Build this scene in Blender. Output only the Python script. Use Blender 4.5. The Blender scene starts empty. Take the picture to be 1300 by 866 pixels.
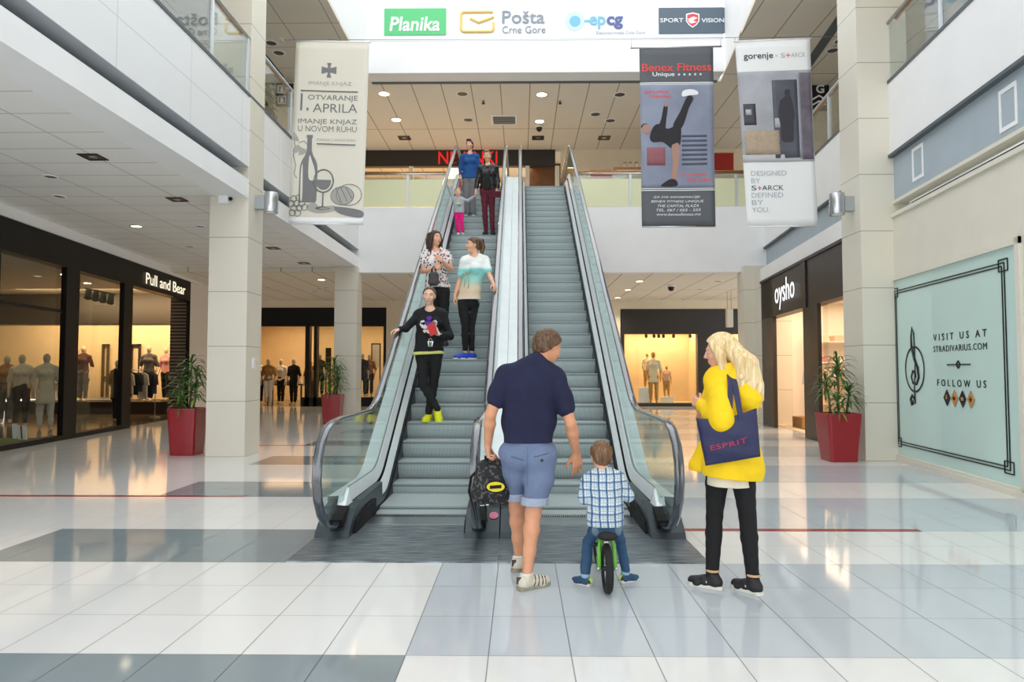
import bpy, math, random
import numpy as np
from mathutils import Vector, Matrix

random.seed(7)
SC = bpy.context.scene
COL = SC.collection
V = Vector
PI = math.pi

# ------------------------------------------------------------------ camera
H_EYE, FPX = 1.45, 860.0
PITCH, YAW = math.atan(37.5 / FPX), math.atan(10.5 / FPX)
cam_data = bpy.data.cameras.new('camera')
cam_data.sensor_width = 36.0
cam_data.lens = FPX * 36.0 / 1300.0
cam_data.clip_end = 300
cam = bpy.data.objects.new('camera', cam_data)
COL.objects.link(cam)
cam.location = (0, 0, H_EYE)
cam.rotation_euler = (PI / 2 + PITCH, 0, YAW)
SC.camera = cam
CAM_M = cam.rotation_euler.to_matrix()


def at(px, py, Y):
    """the point of the world at depth Y that the photograph shows at pixel px, py"""
    d = CAM_M @ V(((px - 650) / FPX, (433 - py) / FPX, -1.0))
    k = Y / d.y
    return V((d.x * k, Y, H_EYE + d.z * k))


def ground(px, py, z=0.0):
    d = CAM_M @ V(((px - 650) / FPX, (433 - py) / FPX, -1.0))
    k = (z - H_EYE) / d.z
    return V((d.x * k, d.y * k, z))


# ------------------------------------------------------------------ materials
def lin(c):
    c = c / 255.0
    return c / 12.92 if c <= 0.04045 else ((c + 0.055) / 1.055) ** 2.4


def rgb(r, g, b):
    return (lin(r), lin(g), lin(b), 1.0)


def nodes_of(name):
    m = bpy.data.materials.new(name)
    m.use_nodes = True
    nt = m.node_tree
    return m, nt, nt.nodes['Principled BSDF']


def setin(b, **kw):
    names = dict(base='Base Color', rough='Roughness', metal='Metallic', spec='Specular IOR Level', trans='Transmission Weight',
                 ior='IOR', alpha='Alpha', coat='Coat Weight', crough='Coat Roughness', emit='Emission Color', es='Emission Strength',
                 sheen='Sheen Weight', sss='Subsurface Weight')
    for k, v in kw.items():
        b.inputs[names[k]].default_value = v


def mat(name, col, rough=0.5, metal=0.0, noise=0.0, nscale=20.0, bump=0.0, bscale=60.0, **kw):
    """principled material, the colour broken up by noise and the surface by bump"""
    m, nt, b = nodes_of(name)
    setin(b, base=col, rough=rough, metal=metal, **kw)
    L = nt.links.new
    if noise > 0 or bump > 0:
        tc = nt.nodes.new('ShaderNodeTexCoord')
    if noise > 0:
        n = nt.nodes.new('ShaderNodeTexNoise')
        n.inputs['Scale'].default_value = nscale
        n.inputs['Detail'].default_value = 4
        L(tc.outputs['Object'], n.inputs['Vector'])
        r = nt.nodes.new('ShaderNodeValToRGB')
        r.color_ramp.elements[0].position = 0.3
        r.color_ramp.elements[1].position = 0.7
        r.color_ramp.elements[0].color = tuple(c * (1 - noise) for c in col[:3]) + (1,)
        r.color_ramp.elements[1].color = tuple(min(1, c * (1 + noise)) for c in col[:3]) + (1,)
        L(n.outputs['Fac'], r.inputs['Fac'])
        L(r.outputs['Color'], b.inputs['Base Color'])
    if bump > 0:
        n2 = nt.nodes.new('ShaderNodeTexNoise')
        n2.inputs['Scale'].default_value = bscale
        n2.inputs['Detail'].default_value = 3
        L(tc.outputs['Object'], n2.inputs['Vector'])
        bp = nt.nodes.new('ShaderNodeBump')
        bp.inputs['Strength'].default_value = bump
        bp.inputs['Distance'].default_value = 0.01
        L(n2.outputs['Fac'], bp.inputs['Height'])
        L(bp.outputs['Normal'], b.inputs['Normal'])
    return m


def emis(name, col, strength):
    m, nt, b = nodes_of(name)
    setin(b, base=col, emit=col, es=strength, rough=0.6)
    return m


def glass(name, tint=(1, 1, 1, 1), refl=0.9, fres=1.5, clear=1.0):
    """thin architectural glass: clear transmission under a mirror-like Fresnel reflection"""
    m = bpy.data.materials.new(name)
    m.use_nodes = True
    nt = m.node_tree
    nt.nodes.clear()
    o = nt.nodes.new('ShaderNodeOutputMaterial')
    t = nt.nodes.new('ShaderNodeBsdfTransparent')
    t.inputs[0].default_value = tint
    g = nt.nodes.new('ShaderNodeBsdfGlossy')
    g.inputs['Roughness'].default_value = 0.0
    g.inputs[0].default_value = (refl, refl, refl, 1)
    lw = nt.nodes.new('ShaderNodeLayerWeight')
    n_ = NB(nt)
    r0 = ((fres - 1) / (fres + 1)) ** 2 * 0.8
    f = n_.math('ADD', n_.math('MULTIPLY', n_.math('POWER', lw.outputs['Facing'], 4.5), 0.6), r0)
    mx = nt.nodes.new('ShaderNodeMixShader')
    nt.links.new(f, mx.inputs[0])
    nt.links.new(t.outputs[0], mx.inputs[1])
    nt.links.new(g.outputs[0], mx.inputs[2])
    nt.links.new(mx.outputs[0], o.inputs[0])
    return m


class NB:
    """a little node builder"""

    def __init__(s, nt):
        s.nt = nt

    def math(s, op, a, b=None, c=None):
        n = s.nt.nodes.new('ShaderNodeMath')
        n.operation = op
        for i, x in enumerate((a, b, c)):
            if x is None:
                continue
            if isinstance(x, (int, float)):
                n.inputs[i].default_value = x
            else:
                s.nt.links.new(x, n.inputs[i])
        return n.outputs[0]

    def xyz(s, kind='Object'):
        tc = s.nt.nodes.new('ShaderNodeTexCoord')
        sp = s.nt.nodes.new('ShaderNodeSeparateXYZ')
        s.nt.links.new(tc.outputs[kind], sp.inputs[0])
        return sp.outputs, tc.outputs[kind]

    def mix(s, fac, a, b):
        n = s.nt.nodes.new('ShaderNodeMix')
        n.data_type = 'RGBA'
        for sock, x in ((n.inputs[0], fac), (n.inputs[6], a), (n.inputs[7], b)):
            if isinstance(x, (int, float, tuple)):
                sock.default_value = x
            else:
                s.nt.links.new(x, sock)
        return n.outputs[2]

    def line(s, coord, period, offset, width):
        """1 on a line repeated every period"""
        a = s.math('SUBTRACT', coord, offset)
        a = s.math('DIVIDE', a, period)
        a = s.math('FRACT', a)
        a = s.math('SUBTRACT', a, 0.5)
        a = s.math('ABSOLUTE', a)
        return s.math('GREATER_THAN', a, 0.5 - width / period / 2)

    def noise(s, vec, scale, detail=3):
        n = s.nt.nodes.new('ShaderNodeTexNoise')
        n.inputs['Scale'].default_value = scale
        n.inputs['Detail'].default_value = detail
        if vec is not None:
            s.nt.links.new(vec, n.inputs['Vector'])
        return n.outputs['Fac']


def panel_mat(name, col, joint, px=None, py=None, pz=None, width=0.008, rough=0.5, noise=0.03, **kw):
    """panelled surface: joints every (period, offset) along the object axes"""
    m, nt, b = nodes_of(name)
    setin(b, rough=rough, **kw)
    n = NB(nt)
    o, vec = n.xyz()
    tot = None
    for i, p in enumerate((px, py, pz)):
        if p:
            l = n.line(o[i], p[0], p[1], width)
            tot = l if tot is None else n.math('MAXIMUM', tot, l)
    nz = n.noise(vec, 1.3)
    c = n.mix(nz, tuple(x * (1 - noise) for x in col[:3]) + (1,), tuple(min(1, x * (1 + noise)) for x in col[:3]) + (1,))
    c = n.mix(tot, c, joint)
    nt.links.new(c, b.inputs['Base Color'])
    return m


# ------------------------------------------------------------------ meshes
class MB:
    def __init__(s):
        s.v, s.f, s.m, s.sm = [], [], [], []

    def add(s, vs, fs, mi=0, smooth=False):
        o = len(s.v)
        s.v += [tuple(p) for p in vs]
        for f in fs:
            s.f.append(tuple(i + o for i in f))
            s.m.append(mi)
            s.sm.append(smooth)
        return s

    def box(s, x0, x1, y0, y1, z0, z1, mi=0):
        vs = [(x, y, z) for z in (z0, z1) for y in (y0, y1) for x in (x0, x1)]
        return s.add(vs, [(0, 2, 3, 1), (4, 5, 7, 6), (0, 1, 5, 4), (2, 6, 7, 3), (0, 4, 6, 2), (1, 3, 7, 5)], mi)

    def obox(s, c, ax, ay, az, mi=0):
        """box about centre c with half-axis vectors ax, ay, az"""
        c, ax, ay, az = V(c), V(ax), V(ay), V(az)
        vs = [c + ax * i + ay * j + az * k for k in (-1, 1) for j in (-1, 1) for i in (-1, 1)]
        return s.add(vs, [(0, 2, 3, 1), (4, 5, 7, 6), (0, 1, 5, 4), (2, 6, 7, 3), (0, 4, 6, 2), (1, 3, 7, 5)], mi)

    def bev(s, x0, x1, y0, y1, z0, z1, r=0.02, mi=0):
        """box whose vertical edges are rounded"""
        pts = []
        for cx, cy, a0 in ((x1 - r, y1 - r, 0), (x0 + r, y1 - r, PI / 2), (x0 + r, y0 + r, PI), (x1 - r, y0 + r, 1.5 * PI)):
            for k in range(4):
                a = a0 + k * PI / 6
                pts.append((cx + r * math.cos(a), cy + r * math.sin(a)))
        return s.prism([(p[0], p[1], z0) for p in pts], (0, 0, z1 - z0), mi)

    def prism(s, poly, ext, mi=0, smooth=False):
        n = len(poly)
        e = V(ext)
        vs = [V(p) for p in poly] + [V(p) + e for p in poly]
        fs = [tuple(range(n))[::-1], tuple(range(n, 2 * n))]
        s.add(vs, fs, mi, False)
        o = len(s.v) - 2 * n
        for i in range(n):
            j = (i + 1) % n
            s.f.append((o + i, o + j, o + n + j, o + n + i))
            s.m.append(mi)
            s.sm.append(smooth)
        return s

    def tube(s, pts, r, n=8, mi=0, cap=True, sq=None):
        """tube along pts; r a number or one per point"""
        pts = [V(p) for p in pts]
        rs = r if isinstance(r, (list, tuple)) else [r] * len(pts)
        up = None
        vs = []
        for i, p in enumerate(pts):
            t = (pts[min(i + 1, len(pts) - 1)] - pts[max(i - 1, 0)])
            t = t.normalized() if t.length > 1e-9 else V((0, 0, 1))
            if up is None:
                up = V((0, 0, 1)) if abs(t.z) < 0.9 else V((1, 0, 0))
            a = t.cross(up)
            if a.length < 1e-6:
                a = t.orthogonal()
            a.normalize()
            b = a.cross(t).normalized()
            up = b
            for k in range(n):
                th = 2 * PI * k / n
                vs.append(p + a * (math.cos(th) * rs[i]) + b * (math.sin(th) * rs[i] * (sq or 1)))
        fs = []
        for i in range(len(pts) - 1):
            for k in range(n):
                k2 = (k + 1) % n
                fs.append((i * n + k, i * n + k2, (i + 1) * n + k2, (i + 1) * n + k))
        s.add(vs, fs, mi, True)
        if cap:
            o = len(s.v) - len(vs)
            s.f.append(tuple(o + k for k in range(n))[::-1])
            s.f.append(tuple(o + (len(pts) - 1) * n + k for k in range(n)))
            s.m += [mi, mi]
            s.sm += [False, False]
        return s

    def cyl(s, a, b, r, r2=None, n=16, mi=0):
        return s.tube([a, b], [r, r if r2 is None else r2], n, mi)

    def lathe(s, prof, c=(0, 0, 0), n=20, mi=0, smooth=True):
        """prof: (radius, z) pairs"""
        vs = []
        for r, z in prof:
            for k in range(n):
                a = 2 * PI * k / n
                vs.append((c[0] + r * math.cos(a), c[1] + r * math.sin(a), c[2] + z))
        fs = []
        for i in range(len(prof) - 1):
            for k in range(n):
                k2 = (k + 1) % n
                fs.append((i * n + k, i * n + k2, (i + 1) * n + k2, (i + 1) * n + k))
        return s.add(vs, fs, mi, smooth)

    def ball(s, c, r, n=10, mi=0, sc=(1, 1, 1)):
        prof = [(max(1e-4, math.sin(PI * i / n)), -math.cos(PI * i / n)) for i in range(n + 1)]
        vs, o = [], len(s.v)
        s.lathe(prof, (0, 0, 0), n * 2, mi)
        for i in range(o, len(s.v)):
            p = s.v[i]
            s.v[i] = (c[0] + p[0] * r * sc[0], c[1] + p[1] * r * sc[1], c[2] + p[2] * r * sc[2])
        return s

    def quad(s, a, b, c, d, mi=0):
        return s.add([a, b, c, d], [(0, 1, 2, 3)], mi)

    def sheet(s, a, b, c, d, t, mi=0):
        """four-cornered slab of thickness t"""
        a, b, c, d = V(a), V(b), V(c), V(d)
        n = (b - a).cross(d - a).normalized() * t
        return s.prism([a, b, c, d], n, mi)


ORG = {}


def surf(o, p, d):
    """where a ray from p along d meets the mesh of o, and the normal there"""
    from mathutils.bvhtree import BVHTree
    off = root_loc(o)
    t = BVHTree.FromPolygons([v.co for v in o.data.vertices], [tuple(f.vertices) for f in o.data.polygons])
    h, n, _, _ = t.ray_cast(V(p) - off, V(d))
    return (h + off, n) if h is not None else (V(p), -V(d))


def root_loc(o):
    while o.parent is not None:
        o = o.parent
    return ORG.get(o.name, V((0, 0, 0)))


def mesh_obj(name, me, mats, parent=None):
    o = bpy.data.objects.new(name, me)
    for m in (mats if isinstance(mats, (list, tuple)) else [mats]):
        me.materials.append(m)
    COL.objects.link(o)
    if parent is not None:
        o.parent = parent
    return o


def obj(name, mb, mats, parent=None, origin=None):
    """link an MB (in world coordinates) as one mesh"""
    if parent is not None:
        off = root_loc(parent)
    else:
        off = V(origin) if origin is not None else V((0, 0, 0))
    me = bpy.data.meshes.new(name)
    me.from_pydata([tuple(V(p) - off) for p in mb.v], [], mb.f)
    me.polygons.foreach_set('material_index', mb.m)
    me.polygons.foreach_set('use_smooth', mb.sm)
    o = mesh_obj(name, me, mats, parent)
    if parent is None:
        o.location = off
        ORG[o.name] = off
    return o


def tag(o, label=None, cat=None, group=None, kind=None):
    if label:
        o['label'] = label
    if cat:
        o['category'] = cat
    if group:
        o['group'] = group
    if kind:
        o['kind'] = kind
    return o


def thing(name, label, cat, loc=(0, 0, 0), group=None):
    o = bpy.data.objects.new(name, None)
    o.empty_display_size = 0.1
    COL.objects.link(o)
    o.location = loc
    ORG[o.name] = V(loc)
    return tag(o, label, cat, group)


def struct(name, mb, mats, parent=None):
    o = obj(name, mb, mats, parent)
    if parent is None:
        o['kind'] = 'structure'
    return o


def dup(root, loc, label=None, rotz=None, group=None, scale=None):
    r = root.copy()
    COL.objects.link(r)
    r.location = loc
    ORG[r.name] = V(loc)
    if rotz is not None:
        r.rotation_euler = (0, 0, rotz)
    if scale is not None:
        r.scale = (scale, scale, scale)
    if label:
        r['label'] = label
    if group:
        r['group'] = group
    for ch in list(root.children):
        c = ch.copy()
        COL.objects.link(c)
        c.parent = r
        for g in list(ch.children):
            d = g.copy()
            COL.objects.link(d)
            d.parent = c
    return r


def text_mesh(body, size=1.0, bold=0.0, depth=0.004, spacing=1.0, align='CENTER'):
    """flat lettering in the XY plane as mesh data; returns vertex list and faces"""
    cu = bpy.data.curves.new('lettering', 'FONT')
    cu.body = body
    cu.size = size
    cu.offset = bold
    cu.extrude = depth
    cu.space_character = spacing
    cu.align_x = align
    cu.resolution_u = 3
    o = bpy.data.objects.new('lettering', cu)
    COL.objects.link(o)
    bpy.context.view_layer.update()
    dg = bpy.context.evaluated_depsgraph_get()
    me = o.evaluated_get(dg).to_mesh()
    vs = [v.co.copy() for v in me.vertices]
    fs = [tuple(p.vertices) for p in me.polygons]
    o.evaluated_get(dg).to_mesh_clear()
    bpy.data.objects.remove(o)
    bpy.data.curves.remove(cu)
    return vs, fs


def letter(name, body, pos, ux, uz, m, parent, width=None, height=None, size=1.0, bold=0.0, depth=0.004, spacing=1.0, shear=0.0, align='CENTER', split=False):
    """lettering on a surface: ux reads to the right, uz up; pos is the middle of the word, or its left end; width/height in metres"""
    vs, fs = text_mesh(body, 1.0, bold, depth, spacing, align)
    ux, uz = V(ux).normalized(), V(uz).normalized()
    un = ux.cross(uz)
    x0, x1 = min(v.x for v in vs), max(v.x for v in vs)
    y0, y1 = min(v.y for v in vs), max(v.y for v in vs)
    sx = width / (x1 - x0) if width else size
    sy = height / (y1 - y0) if height else (sx if width else size)
    cx = (x0 + x1) / 2 if align == 'CENTER' else x0
    cy = (y0 + y1) / 2
    pts = [V(pos) + ux * ((v.x - cx) * sx + shear * (v.y - cy) * sy) + uz * ((v.y - cy) * sy) + un * v.z for v in vs]
    if not split:
        return obj(name, MB().add(pts, fs), m, parent)
    # every letter a part of its own: faces that share corners, and pieces above one another, belong together
    par = list(range(len(vs)))

    def find(i):
        while par[i] != i:
            par[i] = par[par[i]]
            i = par[i]
        return i
    for f in fs:
        for i in f[1:]:
            par[find(i)] = find(f[0])
    isl = {}
    for i in range(len(vs)):
        isl.setdefault(find(i), []).append(i)
    groups = []
    for ids in sorted(isl.values(), key=lambda q: min(vs[i].x for i in q)):
        a0, a1 = min(vs[i].x for i in ids), max(vs[i].x for i in ids)
        if groups and a0 < groups[-1][1] - 0.5 * (a1 - a0):
            groups[-1][0] += ids
            groups[-1][1] = max(groups[-1][1], a1)
        else:
            groups.append([list(ids), a1])
    for ids, _ in groups:
        mp = {i: k for k, i in enumerate(ids)}
        obj('letter', MB().add([pts[i] for i in ids], [tuple(mp[i] for i in f) for f in fs if f[0] in mp]), m, parent)
# ------------------------------------------------------------------ palette
M = {}
M['upfloor'] = mat('upper_floor_grey', rgb(186, 186, 184), 0.2, noise=0.04)
M['white'] = mat('white_paint', rgb(247, 248, 249), 0.55, noise=0.02, nscale=2)
M['fascia'] = panel_mat('fascia_panels', rgb(240, 242, 244), rgb(205, 210, 214), py=(1.75, 0.6), pz=(0.61, 4.93), width=0.012, rough=0.35)
M['cream'] = mat('cream_plaster', rgb(228, 224, 210), 0.6, noise=0.02, nscale=3)
M['stone'] = panel_mat('stone_cladding', rgb(226, 221, 206), rgb(160, 155, 142), pz=(0.93, 0.0), width=0.012, rough=0.35, noise=0.04)
M['dark_metal'] = mat('dark_metal', rgb(38, 40, 42), 0.35, 0.6, noise=0.1)
M['black'] = mat('black_cladding', rgb(13, 12, 12), 0.45, noise=0.1, spec=0.3)
M['blackmatt'] = mat('black_matt', rgb(24, 23, 23), 0.7)
M['steel'] = mat('brushed_steel', rgb(200, 204, 208), 0.28, 1.0, noise=0.04)
M['steel_light'] = mat('pale_aluminium', rgb(218, 226, 232), 0.38, 0.55, noise=0.03, nscale=8)
M['greyband'] = mat('blue_grey_panel', rgb(172, 186, 196), 0.5, noise=0.04, nscale=2)
M['recess'] = mat('recess_grey', rgb(95, 103, 108), 0.6)
M['wood'] = mat('oak_rail', rgb(190, 128, 62), 0.35, noise=0.2, nscale=12)
M['ceil'] = panel_mat('ceiling_panels', rgb(246, 245, 242), rgb(196, 192, 186), px=(1.2, 0.1), py=(0.62, 0.2), width=0.02, rough=0.7)
M['ceil_warm'] = panel_mat('ceiling_panels_cream', rgb(238, 230, 216), rgb(160, 148, 128), px=(0.9, 0.3), py=(4.4, 19.5), width=0.03, rough=0.7)
M['ceil_left'] = panel_mat('ceiling_panels_upper', rgb(236, 228, 214), rgb(176, 166, 150), px=(1.2, 0.1), py=(1.25, 0.2), width=0.025, rough=0.7)
M['beige'] = mat('beige_wall', rgb(232, 218, 192), 0.6, noise=0.03, nscale=3)
M['glass'] = glass('clear_glass', (0.93, 0.965, 0.95, 1))
M['railglass'] = glass('railing_glass', (0.90, 0.95, 0.95, 1), 0.95, 2.2)
M['shopglass'] = glass('shop_glass', (0.9, 0.92, 0.9, 1), 0.9, 1.45)
M['red'] = mat('red_lacquer', rgb(150, 14, 26), 0.25, noise=0.06, coat=0.3)
M['spot_on'] = emis('lamp_warm', rgb(255, 236, 200), 9)
M['spot_off'] = mat('lamp_dark', rgb(90, 82, 74), 0.4, 0.5)


def tile_mat(name, col, noise=0.03, rough=0.07):
    m, nt, b = nodes_of(name)
    n = NB(nt)
    o, vec = n.xyz()
    near = n.math('LESS_THAN', o[1], 5.17)
    d = n.math('SUBTRACT', o[1], 5.17)
    yy = n.math('ADD', n.math('MULTIPLY', n.math('DIVIDE', d, 0.553), near),
                n.math('MULTIPLY', n.math('DIVIDE', d, 0.53), n.math('SUBTRACT', 1.0, near)))
    gx = n.line(o[0], 0.422, -0.585, 0.006)
    gy = n.line(yy, 1.0, 0.0, 0.009)
    g = n.math('MAXIMUM', gx, gy)
    # every tile a slightly different tone
    cell = nt.nodes.new('ShaderNodeCombineXYZ')
    nt.links.new(n.math('FLOOR', n.math('DIVIDE', n.math('ADD', o[0], 0.585), 0.422)), cell.inputs[0])
    nt.links.new(n.math('FLOOR', yy), cell.inputs[1])
    wn = nt.nodes.new('ShaderNodeTexWhiteNoise')
    nt.links.new(cell.outputs[0], wn.inputs['Vector'])
    t = n.math('MULTIPLY', n.math('ADD', wn.outputs['Value'], n.noise(vec, 3.0)), 0.5)
    c = n.mix(t, tuple(x * (1 - noise) for x in col[:3]) + (1,), tuple(min(1, x * (1 + noise)) for x in col[:3]) + (1,))
    c = n.mix(g, c, tuple(x * 0.35 for x in col[:3]) + (1,))
    nt.links.new(c, b.inputs['Base Color'])
    nt.links.new(n.math('ADD', n.math('MULTIPLY', g, 0.4), rough), b.inputs['Roughness'])
    bp = nt.nodes.new('ShaderNodeBump')
    bp.inputs['Strength'].default_value = 0.5
    bp.inputs['Distance'].default_value = 0.002
    bp.invert = True
    nt.links.new(g, bp.inputs['Height'])
    nt.links.new(bp.outputs['Normal'], b.inputs['Normal'])
    setin(b, spec=0.5)
    return m


M['tile_white'] = tile_mat('white_floor_tile', rgb(230, 230, 228))
M['tile_grey'] = tile_mat('light_grey_floor_tile', rgb(196, 203, 209), 0.05)
M['tile_dark'] = tile_mat('dark_grey_floor_tile', rgb(138, 150, 155), 0.06)
M['tile_red'] = mat('red_floor_strip', rgb(150, 50, 45), 0.2)

# ------------------------------------------------------------------ floor
stripes = [(2.40, 3.511), (5.17, 6.23), (7.82, 8.88), (10.47, 11.53), (13.12, 14.18), (15.77, 16.83), (18.42, 19.48), (21.07, 22.13), (23.7, 24.8), (26.4, 27.5)]
ys = [-9.0] + [y for s in stripes for y in s] + [30.0]
b = MB()
XD, XS = -4.2, -0.585
for i in range(len(ys) - 1):
    y0, y1 = ys[i], ys[i + 1]
    st = i % 2 == 1
    for x0, x1, mi in ((-16, XD, 0), (XD, XS, 2 if st else 0), (XS, 16, 0 if st else 1)):
        b.quad((x0, y0, 0), (x1, y0, 0), (x1, y1, 0), (x0, y1, 0), mi)
struct('floor', b, [M['tile_white'], M['tile_grey'], M['tile_dark']])
for k, (x0, x1, y) in enumerate(((-8.6, -3.17, 7.82), (1.49, 3.62, 6.23), (-5.2, -3.0, 13.12))):
    struct('trim_%d' % (k + 1), MB().box(x0, x1, y - 0.02, y + 0.07, 0.0, 0.0025), M['tile_red'])

# ------------------------------------------------------------------ left side
XL, ZF, YR, ZC = -4.65, 6.15, 19.3, 10.1
b = MB()
b.box(XL - 0.35, XL, -3, YR, 4.93, ZF)
wl = struct('wall_left', b, M['fascia'])
b = MB().box(XL - 0.02, XL + 0.015, -3, YR, ZF, ZF + 0.05)
struct('trim_4', b, M['recess'])
b = MB().box(XL - 0.5, XL, -3, 11.4, 4.40, 4.72).box(XL - 0.5, XL, 12.05, YR, 4.40, 4.72)
struct('wall_left_bulkhead', b, M['white'])
b = MB().box(XL - 0.52, XL - 0.42, -3, YR, 4.72, 4.93)
struct('trim_5', b, M['recess'])
b = MB().box(XL - 0.16, XL - 0.14, -3, YR, 4.72, 4.80)
struct('trim_6', b, M['dark_metal'])
struct('ceiling_lower_left', MB().box(-16, XL - 0.01, -3, YR, 4.42, 4.5), M['ceil'])
struct('floor_upper_left', MB().box(-13, XL - 0.3, -3, YR + .25, 5.95, ZF), M['upfloor'])
struct('ceiling_upper_left', MB().box(-13, -4.5, -9, YR + 0.7, ZC, ZC + 0.1), M['ceil_left'])
struct('wall_upper_left', MB().box(-12.2, -12, -9, 20, ZF, ZC), M['beige'])
struct('wall_upper_left_rear', MB().box(-13, -5.3, 19.9, 20.05, ZF, ZC), M['beige'])
struct('wall_void_left', MB().box(-4.7, -4.5, -9, YR, ZC + 0.1, 13.2), M['white'])
# a strip lamp slot across the left upper ceiling
struct('trim_7', MB().box(-7.2, -6.95, -9, 19.5, ZC - 0.015, ZC + 0.01), M['recess'])

b = MB().box(-5.3, XL + 0.012, 11.4, 12.05, 0, 13)
struct('column_left', b, M['stone'])
b = MB().box(5.54, 6.35, 11.0, 11.65, 0, 13)
struct('column_right', b, M['stone'])
b = MB().box(-5.26, -4.62, 19.05, 19.65, 0, 4.4)
struct('column_rear_left', b, M['stone'])
b = MB().box(6.3, 6.95, 19.05, 19.65, 0, 4.4)
struct('column_rear_right', b, M['stone'])

# ------------------------------------------------------------------ rear
b = MB().box(XL - 0.3, 7.2, YR, YR + 0.3, 4.26, ZF)
struct('wall_rear_fascia', b, M['white'])
struct('ceiling_lower_rear', MB().box(-16, 14, YR + 0.05, 35, 4.30, 4.7), M['ceil_warm'])
struct('floor_upper_rear', MB().box(-13, 14, YR + 0.25, 30, 5.95, ZF), M['upfloor'])
struct('ceiling_upper_rear', MB().box(-13, 14, YR + 0.7, 31, ZC, ZC + 0.1), M['ceil_warm'])
struct('trim_8', MB().box(-4.45, 5.88, YR + 0.61, YR + 0.72, ZC - 0.03, ZC + 0.05), M['recess'])
b = MB().box(-4.5, 5.9, YR, YR + 0.6, ZC - 0.005, 13.2)
struct('wall_rear_upper', b, M['white'])


# ------------------------------------------------------------------ right side, which opens out from the tile axis
def RX(y, off=0.0):
    return 0.112 * y + 4.806 + off


def rslab(b, y0, y1, z0, z1, off, t, mi=0):
    """slab along the right wall: front face at off from the wall plane, thickness t behind it"""
    p = [(RX(y0, off), y0, z0), (RX(y1, off), y1, z0), (RX(y1, off + t), y1, z0), (RX(y0, off + t), y0, z0)]
    return b.prism(p[::-1], (0, 0, z1 - z0), mi)


struct('wall_right', rslab(MB(), -6, YR, 4.94, ZF, 0, 0.3), M['white'])
struct('trim_9', rslab(rslab(MB(), -6, YR, ZF, ZF + 0.05, -0.015, 0.06), -6, YR, 4.92, 4.965, -0.03, 0.1), M['recess'])
struct('wall_right_band', rslab(MB(), -6, YR, 4.2, 4.93, 0.06, 0.2), M['greyband'])
struct('trim_10', rslab(MB(), -6, 11.05, 4.0, 4.2, 0.35, 0.1), M['recess'])
struct('trim_11', rslab(rslab(MB(), -6, 11.05, 3.93, 3.99, -0.01, 0.3), -6, YR, 4.16, 4.21, 0.03, 0.2), M['cream'])
b = rslab(MB(), -6, 11.05, 2.98, 3.93, 0.03, 0.2)
for y0, y1 in ((11.32, 11.7), (7.3, 7.72), (3.5, 3.9)):
    rslab(b, y0, y1, 0.0, 2.98, 0.03, 0.2)
struct('wall_right_header', b, M['cream'])
b = MB()
for y0, y1 in ((7.72, 11.32), (3.9, 7.3)):
    rslab(b, y0, y1, 0.0, 0.07, -0.02, 0.25)
struct('baseboard_right', b, M['cream'])
struct('wall_right_return', MB().box(6.3, 6.6, 11.65, 12.0, 0, 4.2), M['cream'])
struct('wall_right_above_shop', MB().prism([(0.107 * y + 4.574 + o, y, 3.82) for y, o in ((11.9, 0), (11.9, 0.35), (18.5, 0.35), (18.5, 0))], (0, 0, 0.4)), M['white'])
b = MB().prism([(0.107 * 18.45 + 4.574, 18.45, 0), (0.107 * 18.45 + 5.4, 18.45, 0), (7.4, 19.1, 0), (6.6, 19.1, 0)], (0, 0, 4.2))
struct('wall_right_pier', b, M['stone'])
struct('floor_upper_right', MB().prism([(RX(-6, .25), -6, 5.95), (14, -6, 5.95), (14, YR + .25, 5.95), (RX(YR + .25, .25), YR + .25, 5.95)], (0, 0, ZF - 5.95)), M['upfloor'])
struct('ceiling_upper_right', MB().prism([(RX(-9, -1.04), -9, ZC), (14, -9, ZC), (14, YR + .7, ZC), (RX(YR + .7, -1.04), YR + .7, ZC)], (0, 0, 0.1)), M['ceil_warm'])
struct('wall_void_right', MB().prism([(RX(-9, -1.04), -9, ZC + .1), (RX(-9, -.9), -9, ZC + .1), (RX(YR, -.9), YR, ZC + .1), (RX(YR, -1.04), YR, ZC + .1)], (0, 0, 3.1)), M['white'])
struct('wall_upper_right', MB().box(13, 13.2, -9, 22, ZF, ZC), M['beige'])
struct('wall_upper_right_rear', MB().box(7.6, 14, 20.4, 20.55, ZF, ZC), M['beige'])
struct('trim_12', MB().prism([(RX(-9, 1.1), -9, ZC - .02), (RX(-9, 1.35), -9, ZC - .02), (RX(19.5, 1.35), 19.5, ZC - .02), (RX(19.5, 1.1), 19.5, ZC - .02)], (0, 0, 0.05)), M['recess'])

# recessed squares and a plate in the grey band
for k, (px, py, s, lab) in enumerate(((1284, 130, 0.17, 'small square recessed light in the grey band, nearest the frame edge'),
                                      (1167.5, 201, 0.17, 'small square recessed light in the grey band, beside the white plate'))):
    y = 4.866 / ((px - 660) / 860 - 0.112)
    z = H_EYE + (466 - py) * y / 860
    r = thing('recessed_light', lab, 'light', (RX(y), y, z), None)
    obj('frame', rslab(rslab(rslab(rslab(MB(), y - s, y + s, z + s * 1.2, z + s * 1.5, 0.05, 0.02), y - s, y + s, z - s * 1.5, z - s * 1.2, 0.05, 0.02),
                       y - s, y - s * .8, z - s * 1.2, z + s * 1.2, 0.05, 0.02), y + s * .8, y + s, z - s * 1.2, z + s * 1.2, 0.05, 0.02), M['white'], r)
    obj('lens', rslab(MB(), y - s * .8, y + s * .8, z - s * 1.2, z + s * 1.2, 0.068, 0.012), mat('recessed_lens', rgb(232, 236, 238), 0.3), r)
y = 4.866 / ((1126 - 660) / 860 - 0.112)
z = H_EYE + (466 - 227) * y / 860
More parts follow.
